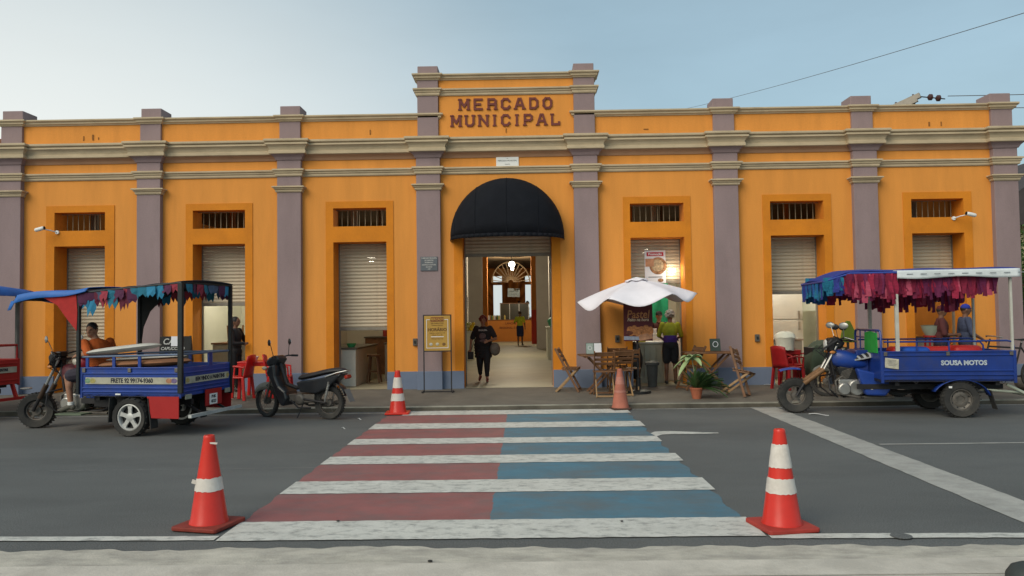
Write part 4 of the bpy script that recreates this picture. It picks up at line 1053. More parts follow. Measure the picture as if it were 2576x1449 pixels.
def cargo_bed(t, x0, x1, hw, z0, z1, mt, ribs):
    """open box: each wall its own part; x0 rear, x1 front"""
    th = .028
    fl = MB().span(x0, x1, -hw, hw, z0, z0 + .035)
    for x in (x0 + .25, (x0 + x1) / 2, x1 - .25): fl.span(x - .03, x + .03, -hw + .05, hw - .05, z0 - .06, z0)
    for s in (-.28, .28): fl.span(x0 + .05, x1 + .25, s - .03, s + .03, z0 - .14, z0 - .06)
    fl.build('bed_floor', M['dark'], t)
    for s in (1, -1):
        mb = MB().span(x0, x1, s * (hw - th), s * hw, z0 + .004, z1)
        for z in ribs: rib(mb, x0 + .04, x1 - .04, s * hw, z)
        for q in (x0 + .02, x1 - .02): mb.span(q - .022, q + .022, s * (hw - .01), s * (hw + .012), z0 - .02, z1 + .004)
        mb.span(x0 - .003, x1 + .003, s * (hw - th - .006), s * (hw + .012), z1, z1 + .022)
        mb.build('side_board', mt, t, bevel=.004)
    mb = MB().span(x1 - th, x1, -hw + th + .002, hw - th - .002, z0 + .036, z1 + .02); mb.build('front_board', mt, t, bevel=.004)
    mb = MB().span(x0 - .004, x0 + th, -hw + .003, hw - .003, z0 + .006, z1 + .012)
    for z in ribs:
        mb.prism([(x0 - .004, z - .018), (x0 - .018, z - .008), (x0 - .018, z + .008), (x0 - .004, z + .018)], -hw + .04, hw - .04, 'y')
    tg = mb.build('tailgate', mt, t, bevel=.004)
    for s in (1, -1):
        for x in (x0 + .07, (x0 + x1) / 2, x1 - .07): MB().box((x, s * (hw + .014), z1 - .02), (.05, .018, .06)).build('latch', M['grimy'], t, bevel=.004)
        for k in range(4): MB().tube([(x0 + .15 + .42 * k, s * (hw - .005), z0 + .01), (x0 + .19 + .42 * k, s * (hw + .012), z0 - .03), (x0 + .23 + .42 * k, s * (hw - .005), z0 + .01)], .006, 5).build('rope_hook', M['dark'], t)
    return tg

def rail(t, pts, r, mt, name='rail'):
    return MB().tube(pts, r, 8).build(name, mt, t, smooth=True)

# ---------------------------------------------------------------- right tricycle
th = R_(5.7)
ang = math.pi - th
s_, c_ = math.sin(th), math.cos(th)
axle = (6.96 + .56 * s_, -4.19 + .56 * c_)
t = thing('cargo_tricycle', 'blue cargo tricycle with maroon fringed canopy parked at the right kerb', 'tricycle', (axle[0], axle[1], 0), ang, 'motor cargo tricycles at the kerb')
RT = t
WB = 2.30
st = dict(kind='steel', ratio=.60, lugs=32)
for s in (1, -1):
    wln = tyre(.275, .155, 'wheel', t, (0, s * .56, .275), M['grimy'], st, rz=0 if s > 0 else math.pi)
hx = front_end(t, WB, .285, BLUE, M['rust'], fz=1.13, RAKE=.66, dx=.14)
cargo_bed(t, -.80, 1.16, .62, .55, 1.0, BLUE2, (.655, .72, .955))
# axle, springs, rear mudguards
mb = MB().tube([(0, -.50, .30), (0, .50, .30)], .035, 10); mb.ell((0, 0, .30), (.12, .12, .11)); mb.tube([(0, 0, .30), (1.2, 0, .38)], .025, 8)
for s in (-.42, .42):
    for q in range(3): mb.tube([(-.42 + .08 * q, s, .44 - .02 * q), (0, s, .345 - .012 * q), (.42 - .08 * q, s, .44 - .02 * q)], .014, 6)
mb.build('rear_axle', M['dark'], t, smooth=True)
for s in (1, -1):
    mb = MB()
    def fg(u, v, s=s):
        a = -1.35 + 2.5 * u; rr = .40
        return (rr * 1.06 * math.sin(a), s * (.50 + .145 * v), .27 + rr * math.cos(a) * .78)
    mb.sheet(fg, 16, 2); g_ = mb.build('rear_mudguard', BLUE2, t, smooth=True, solid=.008)
    MB().add([(-.415, s * .50, .42), (-.415, s * .65, .42), (-.50, s * .65, .13), (-.50, s * .50, .13)], [(0, 1, 2, 3)]).build('mud_flap', M['rubber'], g_, solid=.010)
MB().box((.17, .655, .47), (.045, .012, .03)).build('reflector', M['white'], t)
# seat box, seat with striped cover, side cover
MB().span(1.165, 1.36, -.40, .10, .64, 1.02).build('seat_box', BLUE2, t, bevel=.02)
sc = MB().prism([(1.10, .66), (1.42, .74), (1.36, .54), (1.28, .31), (.98, .30), (.84, .50)], .16, .30, 'y').build('side_cover', BLUE, t, bevel=.03)
MB().prism([(1.10, .66), (1.42, .74), (1.36, .54), (1.28, .31), (.98, .30), (.84, .50)], -.30, -.16, 'y').build('side_cover', BLUE, t, bevel=.03)
MB().box((1.20, .306, .42), (.03, .006, .03)).build('sticker', M['paper'], sc)
def seat_pt(u, a, off=0.0):
    x = 1.13 + .42 * u
    w = (.205 - .10 * u ** 2) + off; h = .085 * (1 - .35 * u) + off
    z = .885 + .035 * (1 - u) ** 2 - .045 * u
    return (x, w * math.copysign(abs(math.cos(a)) ** .75, math.cos(a)), z + h * math.sin(a) * (1 if math.sin(a) > 0 else .7))
seat = MB(); n = 18; V = [seat_pt(i / 10, 2 * math.pi * k / n) for i in range(11) for k in range(n)]
seat.add(V, [(i * n + k, i * n + (k + 1) % n, (i + 1) * n + (k + 1) % n, (i + 1) * n + k) for i in range(10) for k in range(n)] + [tuple(range(n)), tuple(range(11 * n - 1, 10 * n - 1, -1))])
seat = seat.build('seat', SEATV, t, smooth=True)
zs_ = pmat('grey_zebra_cloth', (0.30, 0.31, 0.33), 0.85, var=0.2, bump=0.2)
for q, (u0, u1, a0, a1, sl) in enumerate(((.04, .13, -.1, 1.6, .05), (.22, .31, -.1, 1.7, .10), (.42, .50, .0, 1.6, .12), (.62, .70, .1, 1.6, .10), (.05, .95, -.15, .12, 0))):
    MB().sheet(lambda u, v: seat_pt(min(1, u0 + (u1 - u0) * u + sl * v), a0 + (a1 - a0) * v, .004), 6, 8).build('seat_stripe', zs_, seat, smooth=True)
# front rail of the bed (taller) and side rails
zr = 1.34
rail(t, [(1.145, .60, 1.02), (1.145, .60, zr - .07), (1.145, .57, zr - .01), (1.145, .52, zr), (1.145, -.52, zr), (1.145, -.57, zr - .01), (1.145, -.60, zr - .07), (1.145, -.60, 1.02)], .018, BLUE2, 'front_rail')
rail(t, [(1.145, -.6, 1.22), (1.145, .6, 1.22)], .012, BLUE2, 'front_rail')
for y in (-.35, -.1, .15, .40): rail(t, [(1.145, y, 1.02), (1.145, y, zr)], .011, BLUE2, 'front_rail_upright')
MB().add([(1.168, .50, 1.30), (1.168, .52, .99), (1.172, -.06, .985), (1.170, -.04, 1.30), (1.172, .2, 1.325)], [(0, 1, 2, 3, 4)]).build('green_cloth_patch', cloth('bright_green_cloth', (0.02, 0.30, 0.045)), t, solid=.012)
for s in (1, -1):
    y = s * .605; zt = 1.165
    rail(t, [(1.10, y, zt), (.50, y, zt), (-.20, y, zt), (-.30, y, zt - .01), (-.34, y, zt - .06), (-.35, y, 1.02)], .014, BLUE2, 'side_rail')
    rail(t, [(-.26, y, zt + .005), (-.68, y, zt + .005), (-.75, y, zt - .01), (-.78, y, zt - .07), (-.78, y, 1.02)], .014, BLUE2, 'side_rail')
    for x in (.62, .15): rail(t, [(x, y, 1.02), (x, y, zt)], .013, BLUE2, 'side_rail_upright')
text('SOUSA MOTOS', .098, 'side_lettering', pmat('silver_lettering', (0.42, 0.47, 0.52), 0.6, var=0.25, vscale=15, bump=0), t, (-.05, .624, .835), (-1, 0, 0), extrude=.004, bold=.004, sx=.98)
sp = MB().add([(1.10, .636, .925), (.90, .636, .90), (.905, .636, .745), (1.105, .636, .775)], [(0, 1, 2, 3)]).build('notice', pmat('yellowed_notice', (0.45, 0.42, 0.33), 0.8, var=0.3, vscale=14, bump=0), t, solid=.006)
for q, zz in enumerate((.885, .865, .845, .825, .805)):
    MB().box((1.0, .6405, zz), (.13 - .02 * (q % 3), .002, .007), (0, -.12, 0)).build('notice_line', pmat('grey_print', (0.2, 0.19, 0.2), .8, var=.2, bump=0), sp)
MB().span(-.822, -.83, .40, .50, .58, .64).build('tail_lamp', REDP, t)
# tail bumper
rail(t, [(-.70, .52, .50), (-1.02, .52, .33), (-1.02, -.52, .33), (-.70, -.52, .50)], .022, pmat('pale_tube', (0.42, 0.45, 0.36), .5, metal=.2, var=.2), 'tail_bumper')
rail(t, [(-.35, .50, .42), (-1.25, .45, .34)], .018, pmat('pale_tube', (0.42, 0.45, 0.36)), 'tail_brace')
# canopy
PALE = pmat('pale_post', (0.46, 0.45, 0.40), 0.6, var=0.15, vscale=6, bump=0.1)
for x, y, zb in ((.90, .605, 1.0), (-.76, .605, 1.0), (.90, -.60, 1.0), (-.76, -.60, 1.0)):
    MB().box((x, y, (zb + 2.27) / 2), (.055 if x > 0 else .035, .04, 2.27 - zb)).build('canopy_post', PALE, t, bevel=.004)
zc = 2.235
def roof_pt(u, v):
    x = -.89 + 2.89 * u; y = (v - .5) * 1.32
    sag = .012 * math.sin(u * 19) + .010 * math.sin(v * 9 + u * 5)
    drop = max(0, u - .86) / .14
    return (x, y, zc + .02 + sag * .6 + .05 * (1 - (2 * v - 1) ** 2) - .16 * drop ** 1.4)
cv = MB().sheet(roof_pt, 40, 12).build('canopy_roof', cloth('blue_canopy_cloth', (0.020, 0.035, 0.22)), t, smooth=True, solid=.012)
rail(t, [(-.88, .655, zc), (1.58, .655, zc), (1.99, .655, zc - .12)], .016, pmat('blue_tube', (0.03, 0.06, 0.30), .45), 'canopy_frame')
rail(t, [(-.88, -.655, zc), (1.58, -.655, zc), (1.99, -.655, zc - .12)], .016, pmat('blue_tube', (0.03, 0.06, 0.30)), 'canopy_frame')
rail(t, [(1.99, .655, zc - .12), (1.99, -.655, zc - .12)], .016, pmat('blue_tube', (0.03, 0.06, 0.30)), 'canopy_frame')
mb = MB()
mb.sheet(lambda u, v: (.90 - 1.77 * u, .682 + .012 * math.sin(u * 14) * v, zc + .03 - (.120 + .015 * math.sin(u * 9)) * v), 30, 4)
bn = mb.build('white_banner', cloth('white_banner_cloth', (0.60, 0.64, 0.66), var=.08), t, smooth=True, solid=.006)
for k in range(9):
    MB().box((.72 - .20 * k, .70, zc - .030), (.09, .003, .012)).build('banner_print', pmat('faint_print', (0.26, 0.28, 0.30), .8, var=.4, vscale=40, bump=0), bn)
MAR = [cloth('fringe_' + n, c, var=.3) for n, c in (('maroon', (.19, .008, .034)), ('crimson', (.30, .014, .05)), ('wine', (.14, .006, .036)), ('rose', (.40, .06, .11)), ('plum', (.13, .012, .06)))]
BLF = [cloth('fringe_' + n, c, var=.3) for n, c in (('azure', (.012, .10, .28)), ('teal', (.010, .14, .24)), ('royal', (.02, .03, .20)))]
def strip_mesh(mt, seed):
    rnd = random.Random(seed); a = rnd.uniform(-.03, .03); b = rnd.uniform(-.02, .02)
    mb = MB().sheet(lambda u, v: ((u - .5) * (.078 + .02 * math.sin(v * 5 + seed)), a * v * v + .010 * math.sin(6 * v + u * 3 + seed), -v + b * math.sin(u * 6.28) * v), 3, 7)
    me = mb.mesh('fringe_strip'); me.materials.append(mt); shade(me, 80); return me
SM = [strip_mesh(m_, i * 3 + j) for i, m_ in enumerate(MAR) for j in range(2)]; SBm = [strip_mesh(m_, 40 + i * 3 + j) for i, m_ in enumerate(BLF) for j in range(2)]
rnd = random.Random(4)
def fringe(x0, x1, y, n, ln, blue_from=9, along='x', z=None, parent=t):
    for k in range(n):
        q = x0 + (x1 - x0) * (k + .5) / n
        me = rnd.choice(SBm) if q > blue_from else rnd.choice(SM)
        loc = (q, y + rnd.uniform(-.015, .015), z if z else zc - .01) if along == 'x' else (y, q, z)
        share('fringe_strip', me, parent, loc, (0, 0, rnd.uniform(-.4, .4) + (0 if along == 'x' else math.pi / 2)), (1, 1, ln * rnd.uniform(.75, 1.15)))
fringe(.90, 1.62, .655, 26, .36, 1.70); fringe(.90, 1.60, .63, 20, .42, 1.80)
fringe(1.62, 1.97, .655, 14, .26, 1.70, z=zc - .06)
fringe(-.65, .95, -.64, 56, .54, 9)
fringe(.95, 1.92, -.64, 24, .42, 1.55)
fringe(-.62, .62, 1.98, 22, .26, -9, 'y', zc - .13)
fringe(-.58, .9, .58, 48, .36, 9)

# things lying in the bed
def cushion(name, label, loc, size, mt, rz=0.0, cat='cushion', seg=4):
    o = MB().box((0, 0, 0), size).build(name, mt, None, loc=loc, rot=(0, 0, rz), bevel=min(size) * .42, seg=seg)
    shade(o.data, 80); return tag(o, label, cat)
def trike_pt(x, y, z, base=None, a=None):
    base = base or (axle[0], axle[1]); a = ang if a is None else a
    return (base[0] + x * math.cos(a) - y * math.sin(a), base[1] + x * math.sin(a) + y * math.cos(a), z)
redv = pmat('red_cushion_vinyl', (0.42, 0.018, 0.016), .5, var=.12, vscale=4, bump=.1)
cushion('cushion', 'long red padded cushion in the blue tricycle bed, left of the two', trike_pt(.42, .22, 1.0), (.95, .36, .15), redv, ang - .03)
cushion('cushion', 'short red padded cushion in the blue tricycle bed, right of the two', trike_pt(-.16, .38, 1.01), (.44, .34, .17), redv, ang + .1)
cushion('bundle', 'blue cloth bundle in the front of the fringed tricycle bed', trike_pt(.60, .42, 1.0), (.42, .30, .16), cloth('bright_blue_cloth', (0.012, 0.07, 0.36)), ang, 'bundle')

# ---------------------------------------------------------------- left tricycle
thL = R_(10.5); angL = math.pi - thL
axL = ((-5.33 - 5.09) / 2 , (-5.14 - 3.80) / 2)
axL = (-5.24, -4.52)
t = thing('cargo_tricycle', 'blue cargo tricycle with bunting and driver parked at the left kerb', 'tricycle', (axL[0], axL[1], 0), angL, 'motor cargo tricycles at the kerb')
LT = t
stA = dict(kind='alloy', ratio=.70, lugs=20)
for s in (1, -1):
    tyre(.275, .165, 'wheel', t, (0, s * .60, .275), M['alloy'], stA, rz=0 if s > 0 else math.pi)
hx = front_end(t, 2.14, .275, pmat('maroon_motor_paint', (0.075, 0.012, 0.016), .45, var=.2), pmat('dark_brown_fork', (.06, .035, .022), .6, metal=.3, var=.3, vscale=10), fz=1.10, fender=False, RAKE=.46, tyre_w=.15, steer=.38)
MB().ell((2.30, .05, .62), (.10, .07, .018)).build('front_mudguard', M['steel'], t, smooth=True)
cargo_bed(t, -.80, .84, .62, .565, .965, BLUE, (.635, .69, .90))
mb = MB().tube([(0, -.52, .275), (0, .52, .275)], .035, 10); mb.ell((0, 0, .275), (.12, .12, .11)); mb.tube([(0, 0, .275), (1.2, 0, .36)], .025, 8)
for s in (-.42, .42):
    for q in range(3): mb.tube([(-.42 + .08 * q, s, .44 - .02 * q), (0, s, .335 - .012 * q), (.42 - .08 * q, s, .44 - .02 * q)], .014, 6)
mb.build('rear_axle', M['dark'], t, smooth=True)
MB().span(.22, .75, -.45, .45, .40, .56).build('battery_box', M['dark'], t)
for s in (1, -1):
    MB().add([(-.29, s * .665, .575), (-.795, s * .665, .575), (-.795, s * .665, .265), (-.36, s * .665, .27)], [(0, 1, 2, 3)]).build('red_side_flap', REDP, t, solid=.012)
    MB().add([(-.31, s * .52, .55), (-.31, s * .68, .55), (-.36, s * .68, .12), (-.36, s * .52, .12)], [(0, 1, 2, 3)]).build('mud_flap', M['rubber'], t, solid=.012)
    MB().add([(.31, s * .52, .55), (.31, s * .68, .55), (.33, s * .68, .20), (.33, s * .52, .20)], [(0, 1, 2, 3)]).build('mud_flap', M['rubber'], t, solid=.012)
MB().box((.20, .640, .60), (.085, .012, .022)).build('reflector', M['white'], t, bevel=.003)
# lettered strip along side and tailgate
strip = pmat('pale_sticker', (0.40, 0.38, 0.30), .6, var=.25, vscale=6, bump=0)
s1 = MB().box((-.02, .6365, .795), (1.52, .004, .095)).build('sticker_strip', strip, t)
INK = pmat('black_lettering', (0.02, 0.02, 0.03), .6, var=.1, bump=0)
text('FRETE 92 99174-9360', .088, 'sticker_lettering', INK, s1, (-.02, .6395, .795), (-1, 0, 0), extrude=.002, bold=.003, sx=.86)
for x, c in ((.70, (.16, .26, .16)), (.62, (.35, .30, .10)), (-.62, (.36, .17, .09)), (-.70, (.15, .11, .22))):
    MB().ell((x, .6395, .795), (.05, .002, .036)).build('sticker_emblem', pmat('emblem_%d' % int(x * 100), c, .6, var=.4, vscale=30, bump=0), s1)
s2 = MB().box((-.8205, 0, .795), (.004, 1.10, .10)).build('sticker_strip', strip, t)
text('BEM VINDO A PARINTINS', .082, 'sticker_lettering', INK, s2, (-.8235, -.06, .795), (0, -1, 0), extrude=.002, bold=.003, sx=.80)
for y in (.50, -.52):
    MB().ell((-.8235, y, .795), (.002, .045, .034)).build('sticker_emblem', pmat('emblem_y%d' % int(y * 10), (.36, .28, .10), .6, var=.4, vscale=30, bump=0), s2)
# tail: red board with number plate, lamps, bumper
rb = MB().box((-.835, -.12, .50), (.012, .42, .24)).build('red_tail_board', REDP, t)
pl_ = MB().box((-.848, -.10, .47), (.006, .20, .16)).build('number_plate', M['white'], rb, bevel=.002)
text('PHK', .06, 'plate_lettering', INK, pl_, (-.853, -.10, .505), (0, -1, 0), extrude=.001, bold=.002)
text('4D27', .06, 'plate_lettering', INK, pl_, (-.853, -.10, .435), (0, -1, 0), extrude=.001, bold=.002)
for y in (.50, -.50): MB().box((-.832, y, .56), (.02, .14, .07)).build('tail_lamp', pmat('grey_lens', (.30, .30, .24), .3, var=.3), t, bevel=.006)
MB().box((-.95, -.02, .295), (.05, 1.32, .045)).build('tail_bumper', pmat('weathered_white_bar', (.40, .41, .40), .6, var=.25, vscale=6), t)
for y in (-.3, .3): MB().bar((-.93, y, .30), (-.60, y, .46), .03, .03).build('bumper_bracket', M['dark'], t)
# side rails
for s in (1, -1):
    y = s * .60
    rail(t, [(.82, y, 1.135), (-.79, y, 1.165)], .016, pmat('grey_blue_tube', (.10, .14, .22), .5, metal=.2), 'side_rail')
    for x in (.74, .30, -.12): MB().box((x, y, 1.06), (.045, .02, .16)).build('side_rail_upright', BLUE, t)
rail(t, [(-.79, .60, 1.165), (-.79, -.60, 1.165)], .014, pmat('grey_blue_tube', (.10, .14, .22)), 'side_rail')
MB().box((-.79, -.10, 1.07), (.03, .09, .19)).build('side_rail_upright', BLUE2, t)
rail(t, [(.83, .60, 1.135), (.83, -.60, 1.135)], .014, pmat('grey_blue_tube', (.10, .14, .22)), 'front_rail')
# driver's seat and footboard
st_ = MB().ell((.98, 0, .80), (.22, .19, .07)).build('seat', SEATV, t, smooth=True)
MB().span(.85, 1.02, -.30, .30, .50, .745).build('seat_box', BLUE, t, bevel=.02)
MB().add([(1.45, .42, .27), (1.0, .42, .27), (1.0, -.42, .27), (1.45, -.42, .27)], [(0, 1, 2, 3)]).build('footboard', pmat('grey_green_board', (.12, .15, .10), .7, var=.3), t, solid=.02)
# canopy posts
DKP = pmat('dark_canopy_tube', (0.018, 0.022, 0.024), .5, metal=.3, var=.25, vscale=8, bump=.1)
def zroof(x): return 2.185 - .070 * (x + .80) if x > -.8 else 2.185
for (x, y, w, zb) in ((-.80, .635, .07, .62), (-.80, -.635, .055, .50), (.86, .635, .045, .60), (.80, -.62, .05, .97)):
    MB().box((x, y, (zb + zroof(x)) / 2), (w, .05, zroof(x) - zb)).build('canopy_post', DKP, t, bevel=.004)
for y in (.635, -.635): rail(t, [(-.82, y, zroof(-.82)), (.95, y, zroof(.95)), (1.98, y * .98, zroof(1.98) - .02)], .020, DKP, 'canopy_frame')
for x in (-.82, .10, .90, 1.95): rail(t, [(x, .635, zroof(x)), (x, -.635, zroof(x))], .015, DKP, 'canopy_frame')
gs = MB().prism([(.79, 2.02), (.79, 1.20), (.74, 1.55), (.62, 1.80), (.40, 2.0), (.20, 2.09), (.79, 2.05)], -.635, -.615, 'y').build('gusset', DKP, t)
cv = MB().sheet(lambda u, v: (-.84 + 1.75 * u, (v - .5) * 1.30, zroof(-.84 + 1.75 * u) + .022 + .03 * (1 - (2 * v - 1) ** 2) - .012 * math.sin(u * 12.5) ** 2), 16, 8).build('canopy_roof', cloth('dark_canopy_cloth', (.03, .035, .05)), t, smooth=True, solid=.010)
BT = pmat('blue_tarp', (0.018, 0.12, 0.42), .5, var=.15, vscale=5, bump=.15, bscale=25)
def tarp(u, v):
    x = .70 + 1.32 * u; y = (v - .5) * 1.40
    e = abs(2 * v - 1)
    z = zroof(x) + .06 + .035 * (1 - e * e) - .02 * math.sin(u * 7)
    if e > .93: z -= .05 + .07 * u
    if u > .95: z -= .09 + .03 * math.sin(v * 6)
    return (x, y, z)
MB().sheet(tarp, 24, 22).build('canopy_tarp', BT, t, smooth=True, solid=.010)
MB().add([(.88, .665, 2.05), (1.45, .665, 2.02), (1.20, .665, 1.90), (1.02, .665, 1.68), (.87, .665, 1.52), (.86, .665, 1.80)], [(0, 1, 2, 3, 4, 5)]).build('red_pennant', cloth('red_pennant_cloth', (.38, .022, .02)), t, solid=.008)
FL = [cloth('flag_' + n, c, var=.25) for n, c in (('teal', (.015, .13, .20)), ('wine', (.10, .012, .030)), ('azure', (.02, .17, .30)), ('plum', (.07, .015, .05)), ('red', (.26, .03, .05)), ('slate', (.05, .075, .13)))]
def flag_mesh(mt, seed):
    rd = random.Random(seed); pts = [(-.075, 0), (.075, 0), (.075 + rd.uniform(-.02, .02), -.12), (.04, -.15 - rd.uniform(0, .04)), (.0, -.10 - rd.uniform(0, .05)), (-.04, -.16 - rd.uniform(0, .03)), (-.075, -.11)]
    V = [(x, .012 * math.sin(x * 30 + seed), z) for x, z in pts]
    me = MB().add(V, [(0, 1, 2, 3, 4, 5, 6)]).mesh('bunting_flag'); me.materials.append(mt); return me
FM = [flag_mesh(m_, i * 2 + j) for i, m_ in enumerate(FL) for j in range(2)]
rnd = random.Random(12)
def bunting(x0, y0, x1, y1, n, ln=1.0):
    for k in range(n):
        q = (k + .5) / n; x, y = x0 + (x1 - x0) * q, y0 + (y1 - y0) * q
        share('bunting_flag', rnd.choice(FM), LT, (x, y + rnd.uniform(-.01, .01), zroof(x) - .012), (rnd.uniform(-.2, .2), rnd.uniform(-.1, .1), math.atan2(y1 - y0, x1 - x0) + rnd.uniform(-.25, .25)), (1, 1, ln * rnd.uniform(.75, 1.3)))
bunting(.85, .66, -.78, .66, 13, .9)
bunting(.80, .645, -.10, .645, 8, 1.5)
bunting(.80, -.66, -.78, -.66, 12, 1.1)
bunting(-.83, .55, -.83, -.55, 8, .9)

# cargo: foam boards
foam = pmat('pale_foam', (0.52, 0.51, 0.47), .85, var=.1, vscale=5, bump=.2, bscale=30, stain=.3, stain_col=(.3, .27, .22), stain_scale=4)
def board(name, label, p0, p1, w, h, mt, cat):
    p0, p1 = Vector(p0), Vector(p1); d = (p1 - p0); L = d.length
    V = []; n = 12; m_ = 10
    def fn(k, q):
        u = k / 16; a = 2 * math.pi * q / n
        e = (1 - abs(2 * u - 1) ** 5) ** .6 if 0 < u < 1 else 0.02
        return Vector((u * L, w / 2 * math.cos(a) * (0.35 + .65 * e), h / 2 * math.sin(a) * e))
    for k in range(17):
        for q in range(n): V.append(fn(k, q))
    F = [(i * n + k, i * n + (k + 1) % n, (i + 1) * n + (k + 1) % n, (i + 1) * n + k) for i in range(16) for k in range(n)] + [tuple(range(n)), tuple(range(17 * n - 1, 16 * n - 1, -1))]
    o = MB().add(V, F).build(name, mt, None, loc=p0, smooth=True)
    o.rotation_euler = d.to_track_quat('X', 'Z').to_euler()
    return tag(o, label, cat)
def LP(x, y, z): return trike_pt(x, y, z, axL, angL)
board('foam_pad', 'white foam pad lying across the top rail of the left tricycle', LP(.86, .42, 1.185), LP(-.28, .40, 1.30), .42, .10, foam, 'foam pad')
board('foam_pad', 'brown-edged foam pad lying in the bed of the left tricycle', LP(.70, .35, 1.00), LP(-.70, .30, 1.06), .50, .13, pmat('brown_foam', (.26, .12, .06), .85, var=.2, bump=.2), 'foam pad')
board('foam_pad', 'thin white foam sheet on the brown-edged pad in the left tricycle', LP(.62, .30, 1.08), LP(-.60, .26, 1.13), .46, .05, foam, 'foam pad')
# red helmet on the tank
hm = MB().ell((0, 0, 0), (.135, .12, .125), n=18, m_=12); hm.v = [(x, y, max(z, -.085)) for x, y, z in hm.v]
hm = hm.build('helmet', pmat('red_helmet', (.30, .015, .03), .3, var=.1, bump=0, coat=.4), None, loc=LP(1.20, .14, 1.03), rot=(0, 0, angL), smooth=True)
tag(hm, 'red and white helmet resting on the motor of the left tricycle', 'helmet')
MB().ell((.045, 0, .01), (.115, .125, .085), (0, -.5, 0), n=16).build('visor', pmat('pale_visor', (.42, .38, .32), .25, var=.2, bump=0), hm, smooth=True)

# driver
r, J, k, HR = person('person', 'driver in orange shirt sitting in the left blue tricycle', LP(1.0, 0.0, 0), angL + math.pi / 2 + R_(0), 1.72,
    dict(shirt=cloth('orange_shirt', (0.42, 0.085, 0.012)), lower=cloth('dark_shorts', (0.035, 0.03, 0.045)), skin=SKIN, shoe=pmat('grey_trainer', (.09, .085, .07), .8, var=.3), eye=EYE),
    J={'pelvis': (0, 0.02, .90), 'waist': (0, .01, 1.03), 'chest': (0.02, -.03, 1.20), 'neck': (0.03, -.07, 1.37), 'head': (0.06, -.12, 1.52),
       'shl': (.19, -.14, 1.32), 'shr': (-.16, .02, 1.33), 'ell': (.34, .06, 1.17), 'wrl': (.26, -.20, 1.14), 'elr': (-.30, -.02, 1.13), 'wrr': (-.16, -.30, 1.10),
       'hpl': (.10, -.02, .88), 'hpr': (-.10, -.02, .88), 'knl': (.27, -.36, .83), 'knr': (-.24, -.36, .82), 'anl': (.27, -.30, .40), 'anr': (-.24, -.28, .38), 'tol': (.28, -.46, .32), 'tor': (-.25, -.44, .32)},
    sleeve=.58, leg=.42, bulk=1.18, belly=1.1, voxel=0.009, head_rot=(.10, 0, 1.75))
hair(r, J, k, HR, BLACKHAIR, 'short')
MB().lathe([(.046, .0), (.048, .05), (.044, .05)], tuple(Vector(J['anl']) + Vector((0, 0, -.005))), n=14).build('sock', M['white'], r, smooth=True)

# ---------------------------------------------------------------- red tricycle at the left edge
angR = math.pi - R_(14)
bR = (-9.55, -3.10)
t = thing('cargo_tricycle', 'red cargo tricycle cut off by the left edge of the picture', 'tricycle', (bR[0], bR[1], 0), angR, 'motor cargo tricycles at the kerb')
for s in (1, -1): tyre(.27, .16, 'wheel', t, (0.1, s * .58, .27), M['alloy'], stA, rz=0 if s > 0 else math.pi)
front_end(t, 2.3, .26, REDP, M['rust'], fz=1.13)
cargo_bed(t, -.85, .95, .62, .58, 1.0, REDP, (.66, .95))
for s in (1, -1): rail(t, [(.90, s * .6, 1.02), (.90, s * .6, 1.24), (-.82, s * .6, 1.26), (-.82, s * .6, 1.02)], .020, REDP, 'side_rail')
rail(t, [(-.82, .6, 1.26), (-.82, -.6, 1.26)], .020, REDP, 'side_rail')
s2 = MB().box((-.875, -.12, .84), (.004, .85, .10)).build('sticker_strip', strip, t)
text('BEM VINDO A PARINTINS', .066, 'sticker_lettering', INK, s2, (-.878, -.10, .84), (0, -1, 0), extrude=.002, bold=.003, sx=.72)
for (x, y) in ((-.80, .62), (-.80, -.62), (.85, .62), (.85, -.62)):
    MB().box((x, y, 1.55), (.05, .05, 1.15)).build('canopy_post', pmat('grey_post', (.12, .12, .11), .6, var=.3), t)
MB().bar((-.80, -.60, 1.95), (-1.0, -.60, 2.12), .03, .03).build('post_bracket', pmat('grey_post', (.12, .12, .11)), t)
MB().sheet(lambda u, v: (-1.15 + 3.1 * u, (v - .5) * 1.5, 2.20 + .14 * (1 - (2 * v - 1) ** 2) * min(1, u * 4 + .2) - (.12 if u < .02 else 0)), 20, 10).build('canopy_tarp', BT, t, smooth=True, solid=.012)
MB().box((-.93, 0, .34), (.05, 1.3, .05)).build('tail_bumper', REDP, t)
for y in (-.5, .5): MB().bar((-.92, y, .35), (-.82, y, .60), .04, .06).build('bumper_bracket', REDP, t)

# ---------------------------------------------------------------- black motorcycle
t = thing('motorcycle', 'black step-through motorcycle with red tail lamp parked beside the crossing', 'motorcycle', (-2.90, -3.52, 0), math.pi - R_(20), None)
fw_ = 1.24
BK = pmat('glossy_black_panel', (0.016, 0.018, 0.022), .35, var=.25, vscale=6, bump=.05, coat=.3, stain=.3, stain_col=(.06, .055, .05), stain_scale=5)
GY = pmat('dusty_grey_panel', (0.15, 0.145, 0.125), .5, var=.25, vscale=6, bump=.08)
wire = dict(kind='wire', ratio=.80, lugs=40)
tyre(.275, .075, 'wheel', t, (fw_, 0, .275), M['grimy'], wire, rz=-.25)
tyre(.275, .085, 'wheel', t, (0, 0, .275), M['grimy'], dict(kind='wire', ratio=.72, lugs=40))
f = MB()
for s in (-1, 1): f.tube([(fw_, s * .06, .275), (fw_ - .09, s * .06, .55), (fw_ - .17, s * .06, .78)], .019, 8)
f.tube([(fw_ - .17, 0, .76), (fw_ - .25, 0, 1.0)], .022, 8); f.build('fork', M['grimy'], t, smooth=True)
fb = MB()
fb.sheet(lambda u, v: (fw_ + .315 * math.sin(-.95 + 1.75 * u), (v - .5) * .11, .275 + .315 * math.cos(-.95 + 1.75 * u) - .5 * abs(v - .5) ** 2), 14, 5)
